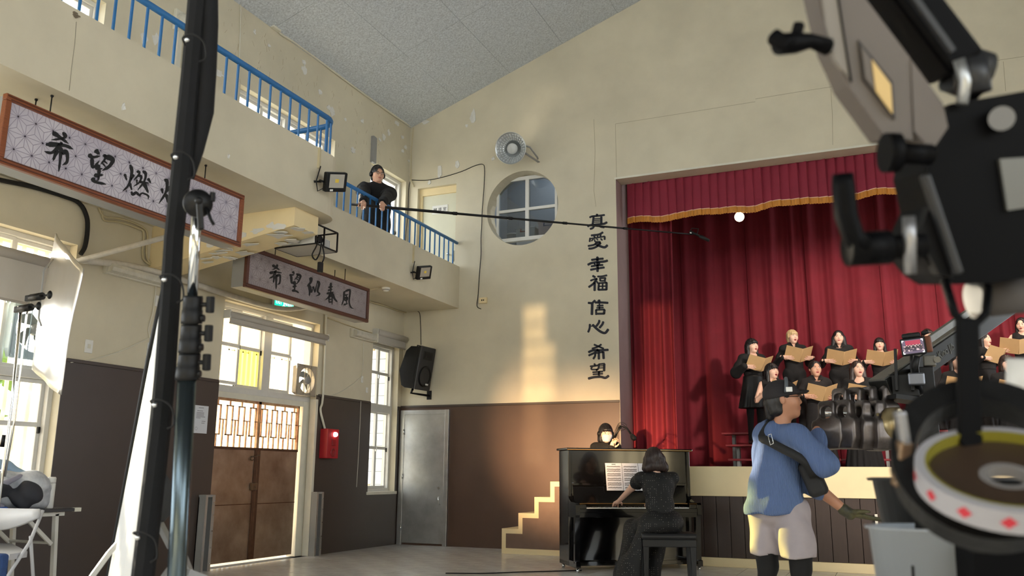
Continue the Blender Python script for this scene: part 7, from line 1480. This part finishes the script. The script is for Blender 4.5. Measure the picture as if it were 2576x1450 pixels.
ops = U([el(pel+V3(0,0,-.02), (.20,.19,.12)), rc(pel+rgt*-.09, kl, .12, .085), rc(pel+rgt*.09, kr, .12, .085), rc(kl, fl_, .09, .13), rc(kr, fr_, .09, .11), rc(pel+rgt*-.16+V3(0,0,-.05), Wd(-.36,.02,.05), .09, .12), rc(kl, Wd(-.36,.02,.05), .09, .12)], .08)+[('s', half((0,0,.005), (0,0,1)), 0), ('s', rbox(Wd(.02,-.06,.24), (.27,.16,.25), .02, np.stack([rgt, fwd, V3(0,0,1)], 1)), .03)]
link('dress_skirt', np_mesh('dress_skirt', [nets(sdf(ops, lambda P: .010*np.sin(P[:,0]*34+P[:,1]*21+np.sin(P[:,2]*9))*np.clip(1.2-P[:,2]*1.6, 0, 1)), base+V3(-.75,-.5,-.02), base+V3(.6,.75,.82), .012)]), DOT, t)
# ------------------------------------------------------------------ sound recordist behind the piano
t = thing('person', 'masked sound recordist with headphones behind the piano', 'person', onY(1521,1300,10.95))
hcv = a3(onY(1524,1092,10.95)); hR = rotm(.55, .05, 0); pel = hcv+V3(0,.05,-.60); neck = hcv+V3(0,.02,-.115); shl, shr = neck+V3(.15,-.07,-.055), neck+V3(-.17,.06,-.055)
body = [add_head(t, HM4(), hcv, hR, 1.03, 'fair', dict(style='bob', ln=.12, c='black', bangs=True, vol=.97), 0, face=True)]
tp, R, T = torso(pel, neck, shl, shr, -.012); tp.append(rc(neck+V3(0,0,-.05), hcv+V3(0,.01,-.03), .05, .048)); body.append(nets(sdf(U(tp, .04)), *vbox([pel, neck, shl, shr, hcv], .22), .014))
hw_ = a3(onY(1538,1128,10.70)); _e = ik(shl, hw_, .28, .25, V3(.6,-.2,-1)); body.append(nets(sdf(U([rc(shl, _e, .042, .036), rc(_e, hw_, .036, .024)], .02)), *vbox([shl, hw_, _e], .1), .011)); body.append(hand_piece(hand_prims(hw_, V3(.35,0,.9), V3(.4,-.6,.1), 1, (.5,.6,.4)), hw_)); link('body', np_mesh('body', body), SKIN['fair'], t)
cp, R, T = torso(pel, neck, shl, shr, .014); el_ = ik(shl, hw_, .28, .25, V3(.6,-.2,-1)); ops = U(cp, .045)+U([rc(shl, el_, .056, .05), rc(el_, hw_, .05, .04), rc(shr, shr+V3(-.05,-.1,-.28), .056, .05), rc(neck+V3(0,-.0,-.03), neck+V3(0,-.01,.045), .062, .060)], .03)
link('turtleneck', np_mesh('turtleneck', [nets(sdf(ops, folds(.004, 26, 3)), *vbox([pel, neck, shl, shr, hw_, el_], .18), .011)]), CLOTH['black'], t)
fh_ = sdf(head_ops()); MMk = Matrix.Identity(4)
for i in range(3):
    for j in range(3): MMk[i][j] = float(hR[i,j])*1.03
    MMk[i][3] = float(hcv[i])
mk = MB(MMk); vs = []
for j in range(7):
    for i in range(13):
        a = -1.15+2.3*i/12; z = -.012-.085*j/6; xx = .068*math.sin(a); base_y = float(surf_y(fh_, xx*.98, z)[0]); vs.append((xx*1.02, min(base_y, .0)-.006-(.004 if abs(i-6) < 4 else 0), z))
mk.add(vs, [(j*13+i, j*13+i+1, (j+1)*13+i+1, (j+1)*13+i) for j in range(6) for i in range(12)], True); o = put('face_mask', mk, mat('white_mask', srgb(196,198,208), 0.75), t); md = o.modifiers.new('t','SOLIDIFY'); md.thickness = .002
cups(t, hcv, hR, .96)
# ------------------------------------------------------------------ boom operator on the gallery
FZ = SOF+0.13
t = thing('person', 'boom operator in a black hoodie and headphones on the gallery', 'person', (-6.62,10.15,FZ))
hcv = a3(onX(950,440,-6.62)); s = 1.06; hR = rotm(.95, .12, 0); neck = hcv+V3(-.01,.02,-.125); pel = V3(neck[0]-.02, neck[1]+.03, FZ+.88); d_ = V3(.80,-.60,0); lf_ = V3(.60,.80,0)
shl, shr = neck+lf_*.20+V3(0,0,-.10), neck-lf_*.20+V3(0,0,-.10)
pA, pB = a3(onX(880,514,-6.30)), a3(onY(1742,590,11.35)); pd_ = nrm(pB-pA)
body = [add_head(t, HM4(), hcv, hR, s, 'warm', dict(style='short', ln=.06, c='black', bangs=False, vol=1.03), 0, LIP2, 1.1)]
w1 = a3(onX(924,508,-6.34)); w2 = a3(onX(972,508,-6.30)); w1 = pA+pd_*((w1-pA)@pd_)+V3(-.03,.03,.06); w2 = pA+pd_*((w2-pA)@pd_)+V3(-.03,.05,.07)
for w, sg in ((w1, -1), (w2, 1)): body.append(hand_piece(hand_prims(w, V3(.45,-.6,-.35), V3(.2,-.3,-.9), sg, (.6,.9,.7), .05, 1.05, (.5,.4)), w))
for sh, w, hint in ((shr, w1, -lf_*.7+V3(0,0,-1.)-d_*.3), (shl, w2, lf_*.8+V3(0,0,-1.))):
    e = ik(sh, w, .30, .26, hint); body.append(nets(sdf(U([rc(sh, e, .045, .038), rc(e, w, .036, .026)], .02)), *vbox([sh, e, w], .1), .011))
tp, R, T = torso(pel, neck, shl, shr, -.012, 1.1); tp.append(rc(neck+V3(0,0,-.05), hcv+V3(0,.01,-.03), .056, .054)); body.append(nets(sdf(U(tp, .04)), *vbox([pel, neck, shl, shr, hcv], .26), .014)); link('body', np_mesh('body', body), SKIN['warm'], t)
cp, R, T = torso(pel+V3(0,0,.04), neck-V3(0,0,.06), shl-V3(0,0,.03), shr-V3(0,0,.03), .045, 1.12, belly=.03); slv = []
for sh, w, hint in ((shr, w1, -lf_*.7+V3(0,0,-1.)-d_*.3), (shl, w2, lf_*.8+V3(0,0,-1.))):
    e = ik(sh, w, .30, .26, hint); slv += [rc(sh-V3(0,0,.02), e, .075, .09), rc(e, w+(e-w)*.08, .09, .060)]
ops = U(cp, .06)+U(slv, .06)+U([rc(neck+V3(0,.02,-.07), neck+V3(-.01,.03,-.01), .085, .072)], .03)+[('s', rc(neck+V3(.02,-.02,.13), neck+V3(.02,-.03,.02), .085, .060), .01)]
link('hoodie', np_mesh('hoodie', [nets(sdf(ops, folds(.010, 18, 4)), *vbox([pel-V3(0,0,.12), neck, shl, shr, w1, w2], .32), .012)]), mat('black_hoodie', srgb(12,12,16), 0.9, var=0.2, vscale=24), t)
lg = []
for sg in (1,-1): lg += [rc(pel+lf_*.10*sg+V3(0,0,.02), pel+lf_*.12*sg+V3(.06,-.05,-.42), .12, .085), rc(pel+lf_*.12*sg+V3(.06,-.05,-.42), V3(pel[0]+lf_[0]*.12*sg, pel[1]+lf_[1]*.12*sg, FZ+.06), .085, .06)]
link('trousers', np_mesh('trousers', [nets(sdf(U(lg, .04), folds(.008, 18, 1)), *vbox([pel, V3(pel[0], pel[1], FZ+.02)], .32), .013)]), CLOTH['black'], t)
for sg in (1,-1): link('shoe', np_mesh('shoe', [nets(sdf(U([el(V3(pel[0]+lf_[0]*.12*sg, pel[1]+lf_[1]*.12*sg, FZ+.045)+d_*.06, (.09,.09,.05))], .02)+[('s', half((0,0,FZ), (0,0,1)), 0)]), V3(pel[0]-.4,pel[1]-.4,FZ-.02), V3(pel[0]+.4,pel[1]+.4,FZ+.14), .012)]), mat('black_leather', (0,0,0)), t)
cups(t, hcv, hR, s); T_ = lambda x, y, z: Vector(hcv+hR@(V3(x, y, z)*s)); gl = MB()
for sx_ in (1,-1): gl.tube([T_(sx_*.034+.023*math.cos(a), -.100, .006+.017*math.sin(a)) for a in np.linspace(0, 2*PI, 17)], .0022, 6); gl.tube([T_(sx_*.057,-.098,.010), T_(sx_*.078,-.05,.012), T_(sx_*.082,.01,.010)], .0020, 6)
gl.tube([T_(-.011,-.101,.010), T_(.011,-.101,.010)], .0022, 6); put('glasses', gl, BLACKP, t)
bp_ = thing('boom_pole', 'long black boom pole reaching from the gallery to the stage', 'boom pole', pA); L_ = np.linalg.norm(pB-pA)
for i, (f0, f1, r) in enumerate(((0,.30,.019),(.30,.46,.0165),(.46,.62,.0145),(.62,.80,.0125),(.80,1.0,.0105))):
    put('pole_section', MB().cyl(Vector(pA+pd_*L_*f0), Vector(pA+pd_*L_*f1), r, 12), BLACKM, bp_)
    if i: put('pole_collar', MB().cyl(Vector(pA+pd_*(L_*f0-.03)), Vector(pA+pd_*(L_*f0+.03)), r+.007, 12), BLACKP, bp_)
mic = pB; m1, m2 = a3(onY(1735,582,11.35)), a3(onY(1784,606,11.4)); bm_ = thing('boom_microphone', 'shotgun microphone on the end of the boom pole', 'microphone', m1)
put('mic_tube', MB().cyl(Vector(m1), Vector(m1+(m2-m1)*.55), .016, 12), BLACKP, bm_); put('mic_foam', MB().tube([Vector(m1+(m2-m1)*.5), Vector(m1+(m2-m1)*.6), Vector(m2)], [.018,.026,.020], 12), RUBBER, bm_); put('shock_mount', MB().tube([Vector(pB)+Vector((-.05,0,.0)), Vector(m1)+Vector((.03,0,.04)), Vector(m1)+Vector((.12,0,.02)), Vector(m1)+Vector((.10,0,-.05)), Vector(pB)], .007, 6), BLACKM, bm_); put('mic_clip', MB().sphere(Vector(pB)+Vector((-.02,-.01,.02)), .016, 10, 6), CHROME, bm_)
# ------------------------------------------------------------------ crew member in blue, from behind, reaching to the crane weights
t = thing('person', 'crew member in a blue ribbed sweater and black cap handling the crane weights', 'person', onY(1960,1610,6.0))
Y0 = 6.0; G = lambda x, y, dy=0.: a3(onY(x, y, Y0+dy))
hcv = G(1972,1008,.0); hR = rotm(1.75, -.08, 0); neck = G(1950,1062,.06); pel = G(1958,1288,.10); shr, shl = G(2003,1096,-.10), G(1925,1092,.22)
body = [add_head(t, HM4(), hcv, hR, 1.06, 'tan', dict(style='tail', ln=.10, c='black', bangs=False, vol=.95), 0, LIP2, 1.02)]
er, wr1 = G(2076,1170,-.12), G(2052,1088,.18); el1, wl1 = G(2048,1222,.14), G(2122,1282,.16)
arms = [rc(shr, er, .055, .045), rc(er, wr1, .043, .030), rc(shl, el1, .055, .045), rc(el1, wl1, .046, .030)]; body.append(nets(sdf(U(arms, .02)), *vbox([shr, shl, er, wr1, el1, wl1], .12), .010))
body.append(hand_piece(hand_prims(wr1, V3(.1,.3,1.)*.6+V3(.3,0,0), V3(.5,.6,-.2), -1, (.5,.6,.4), .14, 1.05), wr1))
tp, R, T = torso(pel, neck, shl, shr, -.014, 1.05); tp.append(rc(neck+V3(0,0,-.05), hcv+V3(-.01,.01,-.03), .06, .056))
kn1, an1, kn2, an2 = G(1932,1424,.05), G(1915,1585,.10), G(2015,1432,.0), G(2010,1590,.10); tp += [rc(pel+V3(-.07,.04,0), kn1, .075, .05), rc(kn1, an1, .05, .035), rc(pel+V3(.09,-.03,0), kn2, .075, .05), rc(kn2, an2, .056, .04)]
body.append(nets(sdf(U(tp, .04)), *vbox([pel, neck, shl, shr, hcv, an1, an2], .2), .014)); link('body', np_mesh('body', body), SKIN['tan'], t)
RIB = bpy.data.materials.new('blue_ribbed_knit'); RIB.use_nodes = True; _nt = RIB.node_tree; _b = _nt.nodes['Principled BSDF']; _b.inputs['Roughness'].default_value = .85; _b.inputs['Base Color'].default_value = (*srgb(98,120,164), 1)
_tc = _nt.nodes.new('ShaderNodeTexCoord'); _wv = _nt.nodes.new('ShaderNodeTexWave'); _wv.inputs['Scale'].default_value = 40; _wv.inputs['Distortion'].default_value = .6; _wv.bands_direction = 'X'; _bp = _nt.nodes.new('ShaderNodeBump'); _bp.inputs['Strength'].default_value = .8; _bp.inputs['Distance'].default_value = .006
_nt.links.new(_tc.outputs['Object'], _wv.inputs['Vector']); _nt.links.new(_wv.outputs['Fac'], _bp.inputs['Height']); _nt.links.new(_bp.outputs['Normal'], _b.inputs['Normal'])
cp, R, T = torso(pel+(neck-pel)*.12, neck, shl, shr, .018, 1.02); hem = G(1950,1292,.08)
ops = U(cp+[rc(G(1950,1170,.08), G(1942,1278,.08), .150, .176)], .07)+U([rc(shr, er, .070, .066), rc(er, wr1+(er-wr1)*.10, .064, .046), rc(shl, el1, .070, .066), rc(el1, el1+(wl1-el1)*.18, .066, .060)], .05)+[('s', half(hem, (0,0,1)), .004), ('s', rc(neck+V3(0,0,.11), neck+V3(.01,0,.02), .075, .066), .01)]
def rib(P): u = P[:,0]*.92+P[:,1]*.40; return .0016*np.sin(u*2*PI/.0125)
fd_ = folds(.012, 16, 5)
link('sweater', np_mesh('sweater', [nets(sdf(ops, lambda P: fd_(P)), *vbox([pel, neck, shl, shr, er, wr1, el1, hem], .26), .0095)]), RIB, t)
sho = mat('grey_shorts_cloth', srgb(168,158,160), 0.8, var=0.06, vscale=14); ops = U([el(pel+V3(0,0,.02), (.19,.165,.13)), rc(pel+V3(-.085,.06,-.02), G(1930,1402,.10), .122, .108), rc(pel+V3(.09,-.03,-.02), G(2010,1408,-.02), .122, .108)], .03)+[('s', half(G(1960,1398,.04), (0,0,1)), .004)]
link('shorts', np_mesh('shorts', [nets(sdf(ops, folds(.009, 15, 2)), *vbox([pel+V3(0,0,.1), G(1960,1420,0)], .32), .011)]), sho, t)
ops = U([rc(G(1926,1380,.09), kn1, .080, .068), rc(kn1, an1, .062, .045), rc(G(2012,1385,0), kn2, .080, .068), rc(kn2, an2, .062, .045)], .02); link('leggings', np_mesh('leggings', [nets(sdf(ops), *vbox([kn1, an1, kn2, an2, G(1930,1335,.08)], .14), .011)]), CLOTH['black'], t)
for an in (an1, an2): link('shoe', np_mesh('shoe', [nets(sdf(U([el((an[0]+.05,an[1]+.03,.05), (.14,.09,.06))], .02)+[('s', half((0,0,0), (0,0,1)), 0)]), (an[0]-.2,an[1]-.2,-.02), (an[0]+.3,an[1]+.3,.14), .012)]), mat('black_leather', (0,0,0)), t)
gv = mat('work_glove', srgb(40,40,40), 0.6, col2=srgb(92,88,52), vscale=9); hp2 = hand_prims(wl1+nrm(wl1-el1)*.02, nrm(G(2200,1304,.2)-wl1), V3(-.1,.2,1), 1, (.02,.06,.05), .01, 1.22, (.1,.1)); link('work_glove', np_mesh('work_glove', [hand_piece([(p_, k_) for p_, k_ in hp2]+[(rc(wl1-nrm(wl1-el1)*.0, wl1+nrm(wl1-el1)*.05, .037, .034), .01)], wl1+nrm(wl1-el1)*.08, .0042)]), gv, t)
# cap
T_ = lambda x, y, z: Vector(hcv+hR@(V3(x, y, z)*1.06)); capf = sdf([('u', el((0,.014,.040), (.092,.112,.092)), 0), ('u', rbox((0,-.112,.040), (.060,.045,.008), .006), .015), ('s', half((0,0,.018), (0,.12,1)), .004)])
cv, cq = nets(capf, (-.13,-.22,-.05), (.13,.16,.16), .007); link('cap', np_mesh('cap', [((cv*1.06)@hR.T+hcv, cq)]), mat('black_cap_cloth', srgb(34,30,32), 0.8, var=0.1), t)
mb = MB(); mb.tube([T_(.098*math.cos(a), -.01-.02*math.sin(a), .035+.100*math.sin(a)) for a in np.linspace(.05, PI-.05, 19)], .012, 8); put('headset_band', mb, mat('headset_grey', srgb(92,98,104), 0.5), t)
put('headset_badge', MB().box(T_(-.125,-.03,.055)-Vector((.02,.004,.016)), T_(-.125,-.03,.055)+Vector((.02,.004,.016)), .003), WHITE, t)
put('glasses', MB().tube([T_(-.058,-.098,.012), T_(-.080,-.03,.016), T_(-.083,.02,.012)], .0025, 6).tube([T_(-.035+.022*math.cos(a), -.104, .006+.017*math.sin(a)) for a in np.linspace(0, 2*PI, 15)], .0025, 6), BLACKP, t)
# sling bag strap across the back and the bag
sl = thing('sling_bag', 'black sling bag worn across the back of the crew member in blue', 'bag', G(2040,1230,-.05)); STR = mat('black_webbing', srgb(30,29,29), 0.7)
pts = [(1940,1062,.0),(1918,1100,-.07),(1932,1110,-.10),(1965,1128,-.125),(2000,1146,-.15),(2032,1168,-.15),(2048,1200,-.08)]
mb = MB(); w_ = [G(*p) for p in pts]; cpts = catmull(w_, 4); vs = []
for i, p in enumerate(cpts):
    d = cpts[min(i+1, len(cpts)-1)]-cpts[max(i-1, 0)]; n1 = nrm(np.cross(d, V3(0,1,0))); vs += [Vector(p+n1*.028), Vector(p-n1*.028)]
mb.add(vs, [(2*i, 2*i+1, 2*i+3, 2*i+2) for i in range(len(cpts)-1)], True); o = put('strap', mb, STR, sl); md = o.modifiers.new('t','SOLIDIFY'); md.thickness = .006
put('buckle', MB().tube([Vector(G(1932,1096,-.15)), Vector(G(1938,1120,-.15)), Vector(G(1946,1116,-.15)), Vector(G(1940,1092,-.15)), Vector(G(1932,1096,-.15))], .003, 6), CHROME, sl)
link('pouch', np_mesh('pouch', [nets(sdf([('u', rbox(G(2046,1205,.02), (.060,.085,.115), .035, np.array(Matrix.Rotation(-.35,3,'Y'))), 0)]), G(2046,1205,.02)-.2, G(2046,1205,.02)+.2, .009)]), STR, sl)
